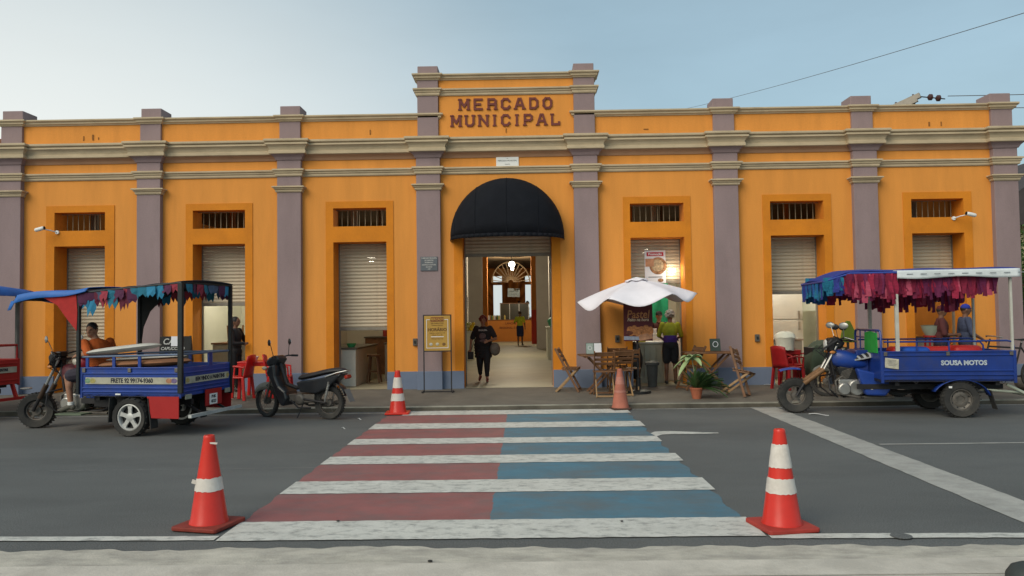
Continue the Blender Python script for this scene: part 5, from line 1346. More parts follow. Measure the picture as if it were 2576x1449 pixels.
fb.build('front_mudguard', GY, t, smooth=True, solid=.005)
ls = MB().prism([(fw_ - .14, .86), (fw_ - .10, .76), (fw_ - .20, .60), (fw_ - .26, .44), (fw_ - .38, .22), (fw_ - .44, .20), (fw_ - .52, .33), (fw_ - .48, .45), (fw_ - .36, .54), (fw_ - .28, .70), (fw_ - .26, .90)], -.17, .17, 'y').build('leg_shield', BK, t, bevel=.03)
MB().prism([(fw_ - .13, .88), (fw_ - .06, .74), (fw_ - .15, .60), (fw_ - .19, .62)], -.08, .08, 'y').build('front_cowl', GY, ls, bevel=.02)
hd = MB().prism([(fw_ - .12, 1.0), (fw_ - .06, .93), (fw_ - .10, .85), (fw_ - .26, .88), (fw_ - .33, .98), (fw_ - .24, 1.05)], -.13, .13, 'y').build('handlebar_cowl', BK, t, bevel=.03)
MB().ell((fw_ - .085, 0, .955), (.035, .085, .055)).build('headlamp', LAMP, hd, smooth=True)
for s in (-1, 1): MB().ell((fw_ - .06, s * .15, .83), (.045, .035, .032)).build('indicator', pmat('pale_lens', (.48, .44, .33), .25, var=.1, bump=0), ls, smooth=True)
hb = MB().tube([(fw_ - .36, .33, 1.02), (fw_ - .28, .20, 1.03), (fw_ - .24, 0, 1.0), (fw_ - .28, -.20, 1.03), (fw_ - .36, -.33, 1.02)], .012, 8).build('handlebar', M['dark'], t, smooth=True)
for s in (-1, 1):
    MB().tube([(fw_ - .37, s * .34, 1.02), (fw_ - .31, s * .24, 1.028)], .018, 8).build('grip', M['black'], hb, smooth=True)
    mirror(hb, (fw_ - .28, s * .20, 1.03), (fw_ - .25, s * .27, 1.26), 0)
fr = MB().tube([(fw_ - .27, 0, .90), (fw_ - .40, 0, .56), (fw_ - .60, 0, .50), (.30, 0, .56), (-.10, 0, .72)], .035, 10)
fr.tube([(.45, .10, .33), (0, .10, .275)], .018, 8); fr.tube([(.45, -.10, .33), (0, -.10, .275)], .018, 8)
fr.build('frame', M['dark'], t, smooth=True)
e = MB().lathe([(0, -.13), (.09, -.13), (.10, .10), (.07, .13), (0, .13)], (.52, 0, .32), 'y', 20); e.box((.66, 0, .34), (.20, .16, .12)); e.box((.34, 0, .34), (.22, .20, .14))
e = e.build('engine', M['grimy'], t, bevel=.012)
MB().tube([(.70, -.10, .28), (.50, -.14, .20), (.10, -.15, .22), (-.18, -.16, .30)], [.016, .018, .040, .045], 10).build('exhaust', M['grimy'], e, smooth=True)
MB().tube([(.70, .08, .30), (.52, .13, .19), (.28, .13, .19)], .014, 8).build('footpeg', M['dark'], e, smooth=True)
sc = MB().prism([(.58, .60), (.50, .44), (.20, .42), (.0, .50), (-.25, .70), (-.30, .76), (.20, .66), (.50, .62)], -.12, .12, 'y').build('side_panel', BK, t, bevel=.025)
seat = MB()
sec = [(.58, .09, .045, .655), (.50, .115, .065, .675), (.30, .125, .060, .705), (.10, .125, .060, .755), (-.12, .115, .058, .795), (-.27, .09, .045, .805), (-.32, .04, .02, .80)]
n = 14; V = []
for (x, w, h, z) in sec:
    for q in range(n):
        a = 2 * math.pi * q / n; V.append((x, w * math.cos(a), z + h * math.sin(a) * (1 if math.sin(a) > 0 else .6)))
seat.add(V, [(i * n + q, i * n + (q + 1) % n, (i + 1) * n + (q + 1) % n, (i + 1) * n + q) for i in range(len(sec) - 1) for q in range(n)] + [tuple(range(n)), tuple(range(len(sec) * n - 1, (len(sec) - 1) * n - 1, -1))])
seat.build('seat', SEATV, t, smooth=True, sub=1)
MB().tube([(.0, .13, .70), (-.22, .12, .77), (-.36, .06, .80), (-.36, -.06, .80), (-.22, -.12, .77), (.0, -.13, .70)], .011, 6).build('grab_rail', M['steel'], t, smooth=True)
MB().box((-.35, 0, .70), (.06, .13, .06), (0, .5, 0)).build('tail_lamp', pmat('red_lens', (.30, .025, .012), .25, var=.1, bump=0), t, bevel=.012)
rm = MB().sheet(lambda u, v: (.0 - .33 * math.sin(-.3 + 1.7 * u), (v - .5) * .13, .275 + .33 * math.cos(-.3 + 1.7 * u) + .06 * u), 12, 4); rm.build('rear_mudguard', BK, t, smooth=True, solid=.006)
MB().add([(-.33, .075, .50), (-.33, -.075, .50), (-.43, -.075, .30), (-.43, .075, .30)], [(0, 1, 2, 3)]).build('number_plate', pmat('grey_plate', (.16, .155, .15), .6, var=.2), t, solid=.006)
for s in (-1, 1):
    sp = MB().tube([(.02, s * .11, .30), (-.06, s * .12, .62)], .014, 8)
    for q in range(9): sp.lathe([(.026, -.006), (.026, .006)], (.01 - .008 * q, s * .115, .36 + .026 * q), n=10)
    sp.build('shock_absorber', M['steel'], t, smooth=True)
MB().tube([(.48, .06, .24), (.52, .16, .02)], .010, 6).build('side_stand', M['dark'], t)
# ================================================================ TRAFFIC CONES
ORG = pmat('cone_orange', (0.60, 0.030, 0.018), .30, var=.12, vscale=5, bump=.06, bscale=40, stain=.25, stain_col=(.30, .03, .02), stain_scale=5)
ORGB = pmat('cone_base_dark', (0.22, 0.030, 0.018), .7, var=.3, vscale=5, bump=.15, bscale=40, stain=.5, stain_col=(.10, .03, .02), stain_scale=4)
ORGF = pmat('cone_faded', (0.40, 0.13, 0.085), .75, var=.25, vscale=4, bump=.1, stain=.5, stain_col=(.22, .07, .04), stain_scale=3)
BAND = pmat('cone_white_band', (0.62, 0.57, 0.52), .5, var=.12, vscale=8, bump=.1, stain=.45, stain_col=(.32, .27, .22), stain_scale=6)
BANDF = pmat('cone_dirty_band', (0.42, 0.17, 0.13), .7, var=.25, vscale=8, bump=.1)
def cone(label, x, y, h, rz, bands, body, band, base, tilt=0.0, bw=.41, rb=.146, rt=.040):
    t = thing('traffic_cone', label, 'cone', (x, y, 0.008), rz, 'traffic cones round the crossing')
    b = MB()
    w = bw / 2; c = .018
    poly = [(-w + c, -w), (w - c, -w), (w, -w + c), (w, w - c), (w - c, w), (-w + c, w), (-w, w - c), (-w, -w + c)]
    b.prism(poly, 0, .032, 'z').build('base', base, t, bevel=.008)
    z0, z1 = .030, h
    def rad(z): return rb + (rt - rb) * (z - z0) / (z1 - z0)
    mb = MB().lathe([(rb + .006, z0), (rb + .004, z0 + .012), (rad(.06), .06), (rad(h * .5), h * .5), (rad(h * .97), h * .97), (rt + .004, h * .985), (rt - .002, h), (rt - .012, h), (rt - .014, h - .06)], n=36)
    mb.build('cone_body', body, t, smooth=True, rot=(tilt, 0, 0))
    for (a, b_) in bands:
        za, zb = h * a, h * b_
        n = 36; rnd = random.Random(int(a * 100)); V = []
        for q in range(7):
            z = za + (zb - za) * q / 6
            for k in range(n):
                rr = rad(z) + .0035 + .0016 * math.sin(k * 2.3 + q) ; zz = z + (rnd.uniform(-.004, .004) if q in (0, 6) else 0)
                V.append((rr * math.cos(2 * math.pi * k / n), rr * math.sin(2 * math.pi * k / n), zz))
        MB().add(V, [(i * n + k, i * n + (k + 1) % n, (i + 1) * n + (k + 1) % n, (i + 1) * n + k) for i in range(6) for k in range(n)]).build('band', band, t, smooth=True)
    return t
ca = cone('orange cone with one torn white band at the near left of the crossing', -2.24, -9.99, .72, R_(-14), [(.40, .54)], ORG, BAND, ORGB, tilt=0)
MB().box((.05, -.02, .66), (.07, .02, .012), (0, .1, .3)).build('tape_end', BAND, ca)
MB().box((-.075, -.08, .36), (.04, .012, .03), (0, .3, .3)).build('tape_end', BAND, ca)
cone('orange cone with two white bands at the near right of the crossing', 2.25, -10.19, .745, R_(10), [(.36, .51), (.615, .85)], ORG, BAND, pmat('cone_base_red', (.34, .035, .024), .6, var=.2, vscale=5, bump=.1))
cone('small red cone with two white bands at the far kerb end of the crossing', -1.88, -2.93, .735, R_(4), [(.30, .47), (.60, .84)], ORG, BAND, ORG)
cone('faded dirty orange cone beside the wooden chairs', 1.95, -2.70, .70, R_(10), [(.42, .47), (.62, .80)], ORGF, BANDF, pmat('cone_base_black', (.07, .035, .025), .8, var=.3), bw=.32)

# ================================================================ WOODEN FOLDING FURNITURE
W_, WL = M['wood'], M['wood_light']
def chair_proto():
    """slatted folding chair, faces -y, seat 0.45"""
    t = thing('folding_chair', 'folding chair', 'chair', (0, 0, 0), 0, 'wooden folding chairs on the pavement')
    for s in (-1, 1):
        MB().bar((s * .19, -.22, 0), (s * .19, .24, .86), .022, .045, (0, -1, .5)).build('back_leg', W_, t, bevel=.004)
        MB().bar((s * .16, .24, 0), (s * .16, -.20, .46), .022, .042, (0, 1, .5)).build('front_leg', WL, t, bevel=.004)
        MB().bar((s * .175, -.20, .445), (s * .175, .10, .435), .020, .030).build('seat_bearer', W_, t)
    for k in range(6): MB().box((0, -.19 + .056 * k, .468), (.42, .048, .018)).build('seat_slat', W_, t, bevel=.004)
    for z, h in ((.62, .05), (.70, .05), (.80, .085)):
        MB().box((0, .24 + (z - .86) * .535 - .020, z), (.40, .016, h), (-.48, 0, 0)).build('back_slat', W_, t, bevel=.004)
    MB().bar((-.16, .215, .025), (.16, .215, .025), .02, .03).build('stretcher', WL, t)
    MB().bar((-.19, -.195, .05), (.19, -.195, .05), .02, .03).build('stretcher', W_, t)
    return t
ch0 = chair_proto()
def put_chair(o, label, x, y, rz, z=.151, tip=(0, 0)):
    o['label'] = label; o.location = (x, y, z); o.rotation_euler = (tip[0], tip[1], rz)
put_chair(ch0, 'wooden folding chair seen from behind in front of the left table', 1.80, -1.55, R_(178))
put_chair(copy_tree(ch0), 'wooden folding chair seen side-on at the left end of the left table', 1.18, -.68, R_(78))
put_chair(copy_tree(ch0), 'tall-backed wooden folding chair right of the left table', 2.36, -.98, R_(172))
put_chair(copy_tree(ch0), 'wooden folding chair standing close behind the tall-backed one', 2.16, -.55, R_(176), z=.155)
put_chair(copy_tree(ch0), 'tilted wooden folding chair with open slats right of the potted plant', 4.22, -1.72, R_(58), z=.165, tip=(R_(10), R_(10)))
put_chair(copy_tree(ch0), 'wooden folding chair tucked in left of the potted plant', 3.62, -.62, R_(-70))
put_chair(copy_tree(ch0), 'wooden folding chair between the front chair and the tall-backed one', 2.14, -1.38, R_(186), z=.152)
def table_proto():
    t = thing('folding_table', 'folding table', 'table', (0, 0, 0), 0, 'wooden folding tables on the pavement')
    for k in range(6): MB().box((0, -.29 + .116 * k, .735), (1.02, .108, .022)).build('top_slat', W_, t, bevel=.004)
    for s in (-1, 1):
        MB().box((s * .40, 0, .708), (.04, .66, .03)).build('top_bearer', W_, t)
        for y in (-.22, .22):
            MB().bar((-s * .34, y, 0), (s * .34, y, .70), .035, .060, (0, 1, 0)).build('cross_leg', W_, t, bevel=.004)
    for s in (-1, 1): MB().bar((s * .30, -.24, .06), (s * .30, .24, .06), .03, .03).build('stretcher', W_, t)
    return t
tb = table_proto(); tb['label'] = 'wooden cross-legged table with an open white menu on it, left of the parasol'; tb.location = (1.88, -.95, .151); tb.rotation_euler = (0, 0, R_(2))
tb2 = copy_tree(tb); tb2['label'] = 'wooden cross-legged table behind the potted plant'; tb2.location = (3.98, -.70, .151); tb2.rotation_euler = (0, 0, R_(-4))
# menu holders
GRN = pmat('grey_green_board', (.12, .15, .10))
def menu(label, x, y, z, rz, w, h, open_):
    o = MB().box((0, 0, h / 2), (w, .012, h), (-.12, 0, 0)).build('menu_stand', pmat('dark_green_card', (.055, .075, .060), .6, var=.2), None, loc=(x, y, z), rot=(0, 0, rz), bevel=.003)
    tag(o, label, 'menu', 'menu stands on the tables')
    pg = pmat('pale_green_page', (.30, .36, .33), .7, var=.2, vscale=9, bump=0)
    if open_:
        MB().box((-w * .25, -.010 + .0, h / 2), (w * .46, .004, h * .92), (-.12, 0, 0)).build('menu_page', pg, o)
        MB().box((w * .25, -.010, h / 2), (w * .46, .004, h * .92), (-.12, 0, 0)).build('menu_page', M['paper'], o)
        cx = -w * .25
    else: cx = 0
    mb = MB().lathe([(w * (.13 if open_ else .27), -.004), (w * (.13 if open_ else .27), 0), (w * (.10 if open_ else .21), 0), (w * (.10 if open_ else .21), -.004)], (cx, -.014, h * .55), 'y', 24, closed=True)
    mb.build('menu_emblem', M['paper'], o)
menu('open menu with a white page standing on the left wooden table', 1.66, -.98, .905, R_(4), .31, .22, True)
menu('dark green menu with a round emblem on the right wooden table', 4.12, -.62, .905, R_(8), .22, .25, False)
# parasol
t = thing('parasol', 'white scalloped parasol over the wooden tables', 'parasol', (2.50, -1.10, .15), 0)
MB().tube([(0, 0, 0), (0, 0, 2.20)], .022, 10).build('pole', M['dark'], t, smooth=True)
MB().lathe([(0, 0), (.24, 0), (.24, .05), (.05, .08), (.045, .30), (0, .30)], n=24).build('base', M['black'], t, smooth=True)
tips = [R_(60 * q - 4) for q in range(6)]
def can(u, v):
    a = 2 * math.pi * u
    d = min(abs((a - q + math.pi) % (2 * math.pi) - math.pi) for q in tips)     # 0 on a rib, 30 degrees half-way
    w = d / R_(30)
    rr = 1.17 * v * (math.cos(R_(30)) / math.cos(R_(30) - d)) ** (0.8)
    z = 2.215 - .25 * v - .115 * v ** 2 - .035 * math.sin(w * math.pi / 2) * v * (1 - v) * 4
    z -= .17 * math.sin(w * math.pi / 2) ** 1.3 * max(0, (v - .62) / .38) ** 1.5
    z += .075 * math.cos(a) * v + .012 * math.sin(a * 5) * v
    return (rr * math.cos(a), rr * .95 * math.sin(a), z)
cvp = pmat('white_parasol_cloth', (.76, .72, .77), .8, var=.06, vscale=4, bump=.12, bscale=25)
cn = MB().sheet(can, 72, 16).build('canopy', cvp, t, smooth=True, solid=.006)
MB().sheet(lambda u, v: (lambda p: (p[0], p[1], p[2] + .035))(can(u, v * .20)), 36, 4).build('vent', cvp, cn, smooth=True, solid=.005)
for k, q in enumerate(tips):
    MB().tube([Vector(can(q / (2 * math.pi), v_ / 8)) + Vector((0, 0, -.016)) for v_ in range(9)], .007, 6).build('rib', M['dark'], t)
# potted plant with long arching leaves
t = thing('potted_plant', 'leafy plant in a terracotta pot on the pavement edge', 'plant', (3.42, -2.02, .151), 0)
TC = pmat('terracotta', (.36, .11, .055), .8, var=.2, vscale=6, bump=.15)
MB().lathe([(.075, 0), (.112, .17), (.125, .175), (.125, .205), (.108, .205), (.100, .15), (0, .15)], n=24).build('pot', TC, t, smooth=True)
LG = pmat('dark_green_leaf', (.040, .085, .025), .5, var=.35, vscale=6, bump=.1)
LP_ = pmat('pale_green_leaf', (.26, .34, .16), .5, var=.3, vscale=5, bump=.1)
rnd = random.Random(21)
def leaf(L, w, a, el, droop, mt, z0=.16, twist=0.0):
    def fn(u, v):
        r = L * u * math.cos(el) ; z = L * u * math.sin(el) - droop * u * u * L
        ww = w * (math.sin(math.pi * min(1, u * .92 + .06)) ** .7) * (v - .5)
        zz = z + abs(v - .5) * w * .5
        return (math.cos(a) * r - math.sin(a) * ww, math.sin(a) * r + math.cos(a) * ww, z0 + zz)
    MB().sheet(fn, 10, 4).build('leaf', mt, t, smooth=True)
for k in range(46): leaf(rnd.uniform(.32, .58), rnd.uniform(.045, .075), rnd.uniform(0, 6.28), rnd.uniform(.75, 1.45), rnd.uniform(.15, .5), LG)
for k in range(40): leaf(rnd.uniform(.40, .74), rnd.uniform(.05, .08), rnd.uniform(-.9, .9), rnd.uniform(.3, 1.25), rnd.uniform(.25, .6), LG)
st = MB().tube([(0, 0, .14), (-.03, 0, .46), (-.07, 0, .72)], [.014, .012, .010], 8).build('stem', pmat('pale_stem', (.36, .36, .22), .6, var=.2), t, smooth=True)
for k, (a, el, L, w) in enumerate(((3.1, .15, .34, .13), (.1, .25, .36, .12), (2.2, .75, .30, .15), (-1.2, .3, .30, .12), (3.7, -.2, .34, .12), (-.4, .85, .28, .14), (1.3, .5, .30, .12), (-2.2, .55, .30, .13), (3.4, .7, .30, .14), (.3, -.2, .34, .1), (-1.8, 1.0, .28, .15))):
    def fn(u, v, a=a, el=el, L=L, w=w):
        r = L * u * math.cos(el); z = L * u * math.sin(el) - .7 * u * u * L; ww = w * (math.sin(math.pi * min(1, u * .92 + .06)) ** .6) * (v - .5)
        return (-.07 + math.cos(a) * r - math.sin(a) * ww, math.sin(a) * r + math.cos(a) * ww, .72 + z + abs(v - .5) * w * .4)
    MB().sheet(fn, 8, 4).build('leaf', LP_, t, smooth=True)

# ================================================================ SIGNS AND BANNERS
t = thing('timetable_stand', 'black metal stand with yellow opening-hours board left of the entrance', 'sign', (-1.45, -.60, .151), R_(1))
mb = MB()
for s in (-1, 1): mb.bar((s * .275, 0, 0), (s * .275, 0, 1.56), .022, .022)
for z in (1.55, .825): mb.bar((-.275, 0, z), (.275, 0, z), .021, .021)
mb.bar((-.33, 0, .012), (.33, 0, .012), .024, .021)
for s in (-1, 1): mb.bar((s * .30, -.16, .012), (s * .30, .16, .012), .022, .020)
mb.build('stand_frame', M['dark'], t)
YB = pmat('ochre_board', (.42, .24, .045), .6, var=.1, vscale=3, bump=0)
bd = MB().box((0, -.004, 1.187), (.526, .012, .70)).build('board', YB, t)
mb = MB()
for s in (-1, 1): mb.box((s * .215, -.0125, 1.175), (.010, .004, .58)); mb.box((0, -.0125, 1.175 + s * .285), (.44, .0043, .010))
mb.build('board_border', M['paper'], bd)
MB().box((0, -.014, 1.465), (.26, .004, .085)).build('board_header', pmat('brown_red_print', (.19, .05, .015), .6, var=.3, vscale=20, bump=0), bd)
BR = pmat('brown_print', (.13, .06, .012), .6, var=.15, bump=0)
text('MERCADO', .062, 'board_lettering', YB, bd, (0, -.0165, 1.465), extrude=.001, bold=.002)
text('DE PARINTINS', .040, 'board_lettering', BR, bd, (0, -.0125, 1.385), extrude=.001)
text('Prefeitura Municipal', .028, 'board_lettering', BR, bd, (0, -.0125, 1.345), extrude=.001)
text('HORÁRIO', .085, 'board_lettering', BR, bd, (0, -.0125, 1.255), extrude=.001, bold=.003)
text('Segunda a sexta 5h as 19h', .030, 'board_lettering', BR, bd, (0, -.0125, 1.19), extrude=.001)
text('Sabado 5h as 18h', .030, 'board_lettering', BR, bd, (0, -.0125, 1.15), extrude=.001)
MB().box((0, -.0125, 1.115), (.26, .004, .012)).build('board_rule', M['paper'], bd)
text('Domingo 5h as 12h', .030, 'board_lettering', BR, bd, (0, -.0125, 1.075), extrude=.001)
for x, c in ((-.13, (.45, .42, .36)), (0, (.45, .40, .30)), (.13, (.16, .08, .02))): MB().ell((x, -.0125, .965), (.035, .003, .030)).build('board_emblem', pmat('emblem_b%d' % int(x * 100), c, .6, var=.4, vscale=40, bump=0), bd)
# chalkboard
t = thing('chalkboard', 'black chalkboard lettered CAFE with a white sheet pinned on, beside the second doorway', 'chalkboard', (-6.83, -.50, .151), R_(-2))
cb = MB().box((0, .03, .88), (.66, .02, .62), (-.06, 0, 0)).build('board', pmat('chalkboard_black', (.018, .018, .018), .8, var=.3, vscale=6, bump=.1), t)
for s in (-1, 1):
    MB().bar((s * .30, -.02, 0), (s * .30, .06, 1.2), .03, .03).build('leg', M['wood'], t)
    MB().bar((s * .30, .30, 0), (s * .30, .08, 1.15), .03, .03).build('leg', M['wood'], t)
CH = pmat('chalk', (.50, .50, .48), .9, var=.2, vscale=30, bump=0)
text('CAFÉ', .17, 'chalk_lettering', CH, cb, (-.06, .012, 1.08), extrude=.001, bold=.003, shear=.25)
text('CAPUCCINO', .085, 'chalk_lettering', CH, cb, (-.05, .012, .94), extrude=.001, bold=.002, shear=.25)
text('R$ 5', .10, 'chalk_lettering', CH, cb, (.0, .012, .80), extrude=.001, bold=.002)
MB().box((.02, .004, 1.09), (.19, .004, .20), (-.06, 0, 0)).build('pinned_sheet', M['paper'], cb)
# pastry banner on its stand
t = thing('food_banner', 'dark red pastry banner standing under the parasol', 'banner', (2.51, -1.16, .151), R_(1))
DR = pmat('dark_red_banner', (.085, .008, .012), .6, var=.2, vscale=3, bump=.05)
bp = MB().box((0, 0, 1.385), (.56, .008, .75)).build('banner_board', DR, t)
GO = pmat('gold_brown_print', (.40, .17, .06), .6, var=.35, vscale=12, bump=0)
CRM = pmat('cream_print', (.55, .43, .30), .6, var=.15, bump=0)
text('Pastel', .22, 'banner_lettering', GO, bp, (.0, -.0055, 1.52), extrude=.001, bold=.003, shear=.15, sx=.85)
text('Feito na hora', .085, 'banner_lettering', CRM, bp, (0, -.0058, 1.42), extrude=.001, bold=.002, shear=.2, sx=.9)
mb = MB()
for k in range(6): mb.ell((-.15 + .075 * k, -.005, 1.20 + .02 * math.sin(k * 2)), (.07, .006, .10), (0, .25 * (k % 3 - 1), 0), n=12, m_=6)
mb.build('pastry_picture', pmat('pastry_brown', (.42, .16, .05), .6, var=.6, vscale=25, bump=0), bp)
MB().ell((-.17, -.007, 1.17), (.075, .006, .045)).build('filling_picture', pmat('filling_dark', (.12, .03, .015), .6, var=.6, vscale=30, bump=0), bp)
MB().box((-.12, -.0065, 1.065), (.32, .003, .07), (0, .03, 0)).build('tray_picture', pmat('pale_blue_print', (.30, .33, .42), .6, var=.3, vscale=12, bump=0), bp)
MB().box((.14, -.008, 1.09), (.26, .003, .12), (0, -.18, 0)).build('napkin_picture', pmat('peach_print', (.45, .22, .12), .6, var=.3, vscale=12, bump=0), bp)
for s in (-1, 1): MB().tube([(s * .20, 0, 1.75), (0, .03, 2.0)], .004, 5).build('cord', M['dark'], t)
# poster hanging on the fourth shutter
t = MB().box((0, 0, 0), (.45, .006, .70)).build('food_poster', M['paper'], None, loc=(3.135, .435, 2.66)); tag(t, 'white food poster with a round plate hanging in the fourth doorway', 'poster')
MB().box((0, -.006, .27), (.36, .003, .085)).build('poster_title', pmat('crimson_print', (.42, .02, .04), .6, var=.1, bump=0), t)
text('Promoção', .07, 'poster_lettering', M['paper'], t, (0, -.009, .27), extrude=.001, bold=.002)
pz = pmat('pizza_print', (.34, .17, .08), .7, var=.7, vscale=14, bump=0)
MB().lathe([(0, 0), (.185, 0), (.185, .004), (0, .004)], (.06, -.008, .02), 'y', 28).build('plate_picture', pz, t)
MB().lathe([(0, 0), (.13, 0), (.13, .003), (0, .003)], (.05, -.0115, .03), 'y', 24).build('food_picture', pmat('noodle_print', (.45, .33, .20), .7, var=.6, vscale=22, bump=0), t)
MB().box((-.12, -.013, .09), (.18, .003, .17)).build('side_dish_picture', pmat('peach_print', (.45, .22, .12)), t)
MB().box((0, -.0075, -.22), (.30, .003, .012)).build('poster_rule', M['black'], t)
MB().ell((.11, -.0075, -.29), (.06, .003, .04)).build('side_dish_picture', pz, t)

# ================================================================ RED PLASTIC FURNITURE, STALL GOODS
RP = M['red_plastic']
def ptable(label, x, y, rz):
    t = thing('plastic_table', label, 'table', (x, y, .151), rz, 'red plastic tables')
    MB().box((0, 0, .70), (.70, .70, .03)).build('top', RP, t, bevel=.012)
    for a in (-1, 1):
        MB().box((a * .335, 0, .655), (.02, .66, .06)).build('apron', RP, t); MB().box((0, a * .335, .655), (.64, .02, .06)).build('apron', RP, t)
        for b in (-1, 1): MB().bar((a * .29, b * .29, .67), (a * .32, b * .32, 0), .06, .06).build('leg', RP, t, bevel=.01)
    return t
def pchair(label, x, y, rz):
    t = thing('plastic_chair', label, 'chair', (x, y, .151), rz, 'red plastic chairs')
    MB().box((0, 0, .43), (.42, .42, .03)).build('seat', RP, t, bevel=.012)
    bk = MB().sheet(lambda u, v: ((u - .5) * (.42 - .06 * v), .20 + .08 * v - .04 * (1 - (2 * u - 1) ** 2) * -1, .44 + .42 * v - .03 * abs(2 * u - 1) ** 3), 8, 6).build('backrest', RP, t, smooth=True, solid=.02)
    for a in (-1, 1):
        MB().bar((a * .19, -.19, .43), (a * .22, -.22, 0), .045, .045).build('leg', RP, t); MB().bar((a * .19, .19, .43), (a * .22, .23, 0), .045, .045).build('leg', RP, t)
        MB().tube([(a * .21, -.18, .43), (a * .235, -.17, .62), (a * .23, .05, .65), (a * .20, .22, .62)], .018, 8).build('armrest', RP, t, smooth=True)
    return t
ptable('red plastic table between the left tricycle and the black motorcycle', -4.90, -1.00, R_(3))
pchair('red plastic chair tucked behind the tail of the left tricycle', -5.22, -1.35, R_(-95))
pchair('red plastic chair behind the handlebar of the black motorcycle', -4.42, -1.30, R_(100))
RP = pmat('deep_red_plastic', (.26, .008, .010), .45, var=.2, vscale=4, bump=.03)  # same red plastic, with the shade at the right-hand doorways put into its colour
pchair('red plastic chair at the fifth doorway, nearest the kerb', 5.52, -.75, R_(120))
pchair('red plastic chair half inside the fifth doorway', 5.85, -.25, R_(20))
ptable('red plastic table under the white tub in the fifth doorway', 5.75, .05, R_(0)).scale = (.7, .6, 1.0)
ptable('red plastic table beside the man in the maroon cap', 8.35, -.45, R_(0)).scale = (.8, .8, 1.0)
# covered tub with white cloth
tb_ = MB().lathe([(0, 0), (.17, 0), (.20, .22), (.22, .26), (.19, .33), (.10, .38), (0, .39)], n=20)
rnd = random.Random(3); tb_.v = [(x * (1 + rnd.uniform(-.05, .05)), y * (1 + rnd.uniform(-.05, .05)), z + rnd.uniform(-.01, .01)) for x, y, z in tb_.v]
tag(tb_.build('covered_tub', cloth('cream_cloth', (.55, .54, .45), var=.12), None, loc=(5.68, -.12, .868), smooth=True), 'tub under a crumpled white cloth on a red table in the fifth doorway', 'tub')
# basin
b_ = MB().lathe([(0, 0), (.12, 0), (.17, .10), (.20, .20), (.21, .205), (.19, .195), (.16, .10), (.11, .015), (0, .015)], n=28).build('basin', pmat('grey_green_basin', (.26, .30, .24), .5, var=.1), None, loc=(8.52, -.45, 1.15), smooth=True); tag(b_, 'pale grey-green basin on a stool by the man in the maroon cap', 'basin')
b2 = thing('bar_stool', 'tall red stool carrying the grey-green basin', 'stool', (8.52, -.45, .868))
b2.location = (8.52, -.45, .151)
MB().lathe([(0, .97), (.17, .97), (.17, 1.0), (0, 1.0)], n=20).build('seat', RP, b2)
for a in range(4):
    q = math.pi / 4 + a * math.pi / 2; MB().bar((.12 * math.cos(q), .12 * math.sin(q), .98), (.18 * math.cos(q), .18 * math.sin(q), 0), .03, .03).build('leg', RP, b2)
# heap under green tarp by the right tricycle's motor
t = MB().sheet(lambda u, v: ((u - .5) * .85, (v - .5) * .6, 0.90 * (1 - .14 * abs(2 * u - 1) ** 2) - .55 * max(abs(2 * u - 1), abs(2 * v - 1)) ** 8 + .04 * math.sin(u * 11 + v * 5)), 20, 16).build('tarp_covered_cart', cloth('dark_green_tarp', (.035, .05, .03)), None, loc=(6.35, -.55, .15), smooth=True, solid=.015)
tag(t, 'low cart under a dark green tarp behind the right tricycle handlebar', 'cart')
for x in (-.3, .3):
    for y in (-.2, .2): MB().bar((x, y, 0), (x, y, .80), .05, .05).build('leg', M['dark'], t)
MB().span(-.36, .36, -.24, .24, .55, .80).build('cart_box', M['dark'], t)
# the green leaf-shaped fin standing behind the handlebar
t = MB().prism([(-.16, 0), (.16, 0), (.14, .22), (.05, .42), (-.02, .43), (-.10, .26)], -.03, .03, 'y').build('leaf_ornament', pmat('olive_green_board', (.10, .14, .01), .6, var=.3, vscale=5, bump=.1), None, loc=(6.72, -.72, 1.05), bevel=.01)
tag(t, 'pointed olive green board standing up behind the right tricycle handlebar', 'board')
MB().bar((0, 0, -.9), (0, 0, .05), .04, .04).build('post', M['dark'], t)
# second motorcycle hidden behind the tricycle: copy of the black one
mc = [o for o in bpy.data.objects if o.name == 'motorcycle'][0]
m2 = copy_tree(mc); m2['label'] = 'dark motorcycle mostly hidden behind the right blue tricycle'; m2.location = (7.05, -2.05, 0.152); m2.rotation_euler = (0, 0, math.pi - R_(8))
m2['group'] = mc['group'] = 'parked motorcycles'
# bicycle behind the right tricycle's tail
t = thing('bicycle', 'dark bicycle behind the tail of the right tricycle, saddle showing', 'bicycle', (9.25, -1.75, .151), R_(178))
for x in (-.52, .52): tyre(.33, .045, 'wheel', t, (x, 0, .33), M['grimy'], dict(kind='wire', ratio=.90, lugs=0))
mb = MB()
for a, b in (((-.52, 0, .33), (-.20, 0, .85)), ((-.52, 0, .33), (-.05, 0, .30)), ((-.05, 0, .30), (-.22, 0, .92)), ((-.05, 0, .30), (.38, 0, .80)), ((-.19, 0, .82), (.36, 0, .86)), ((.52, 0, .33), (.34, 0, 1.0))): mb.tube([a, b], .016, 8)
mb.build('frame', M['dark'], t, smooth=True)
MB().prism([(-.38, 1.0), (-.10, .985), (-.08, .97), (-.25, .955), (-.38, .96)], -.06, .06, 'y').build('saddle', M['black'], t, bevel=.02)
MB().tube([(-.22, 0, .90), (-.23, 0, .98)], .012, 6).build('seat_post', M['steel'], t)
MB().tube([(.26, .26, 1.03), (.34, .12, 1.05), (.34, -.12, 1.05), (.26, -.26, 1.03)], .012, 8).build('handlebar', M['steel'], t, smooth=True)
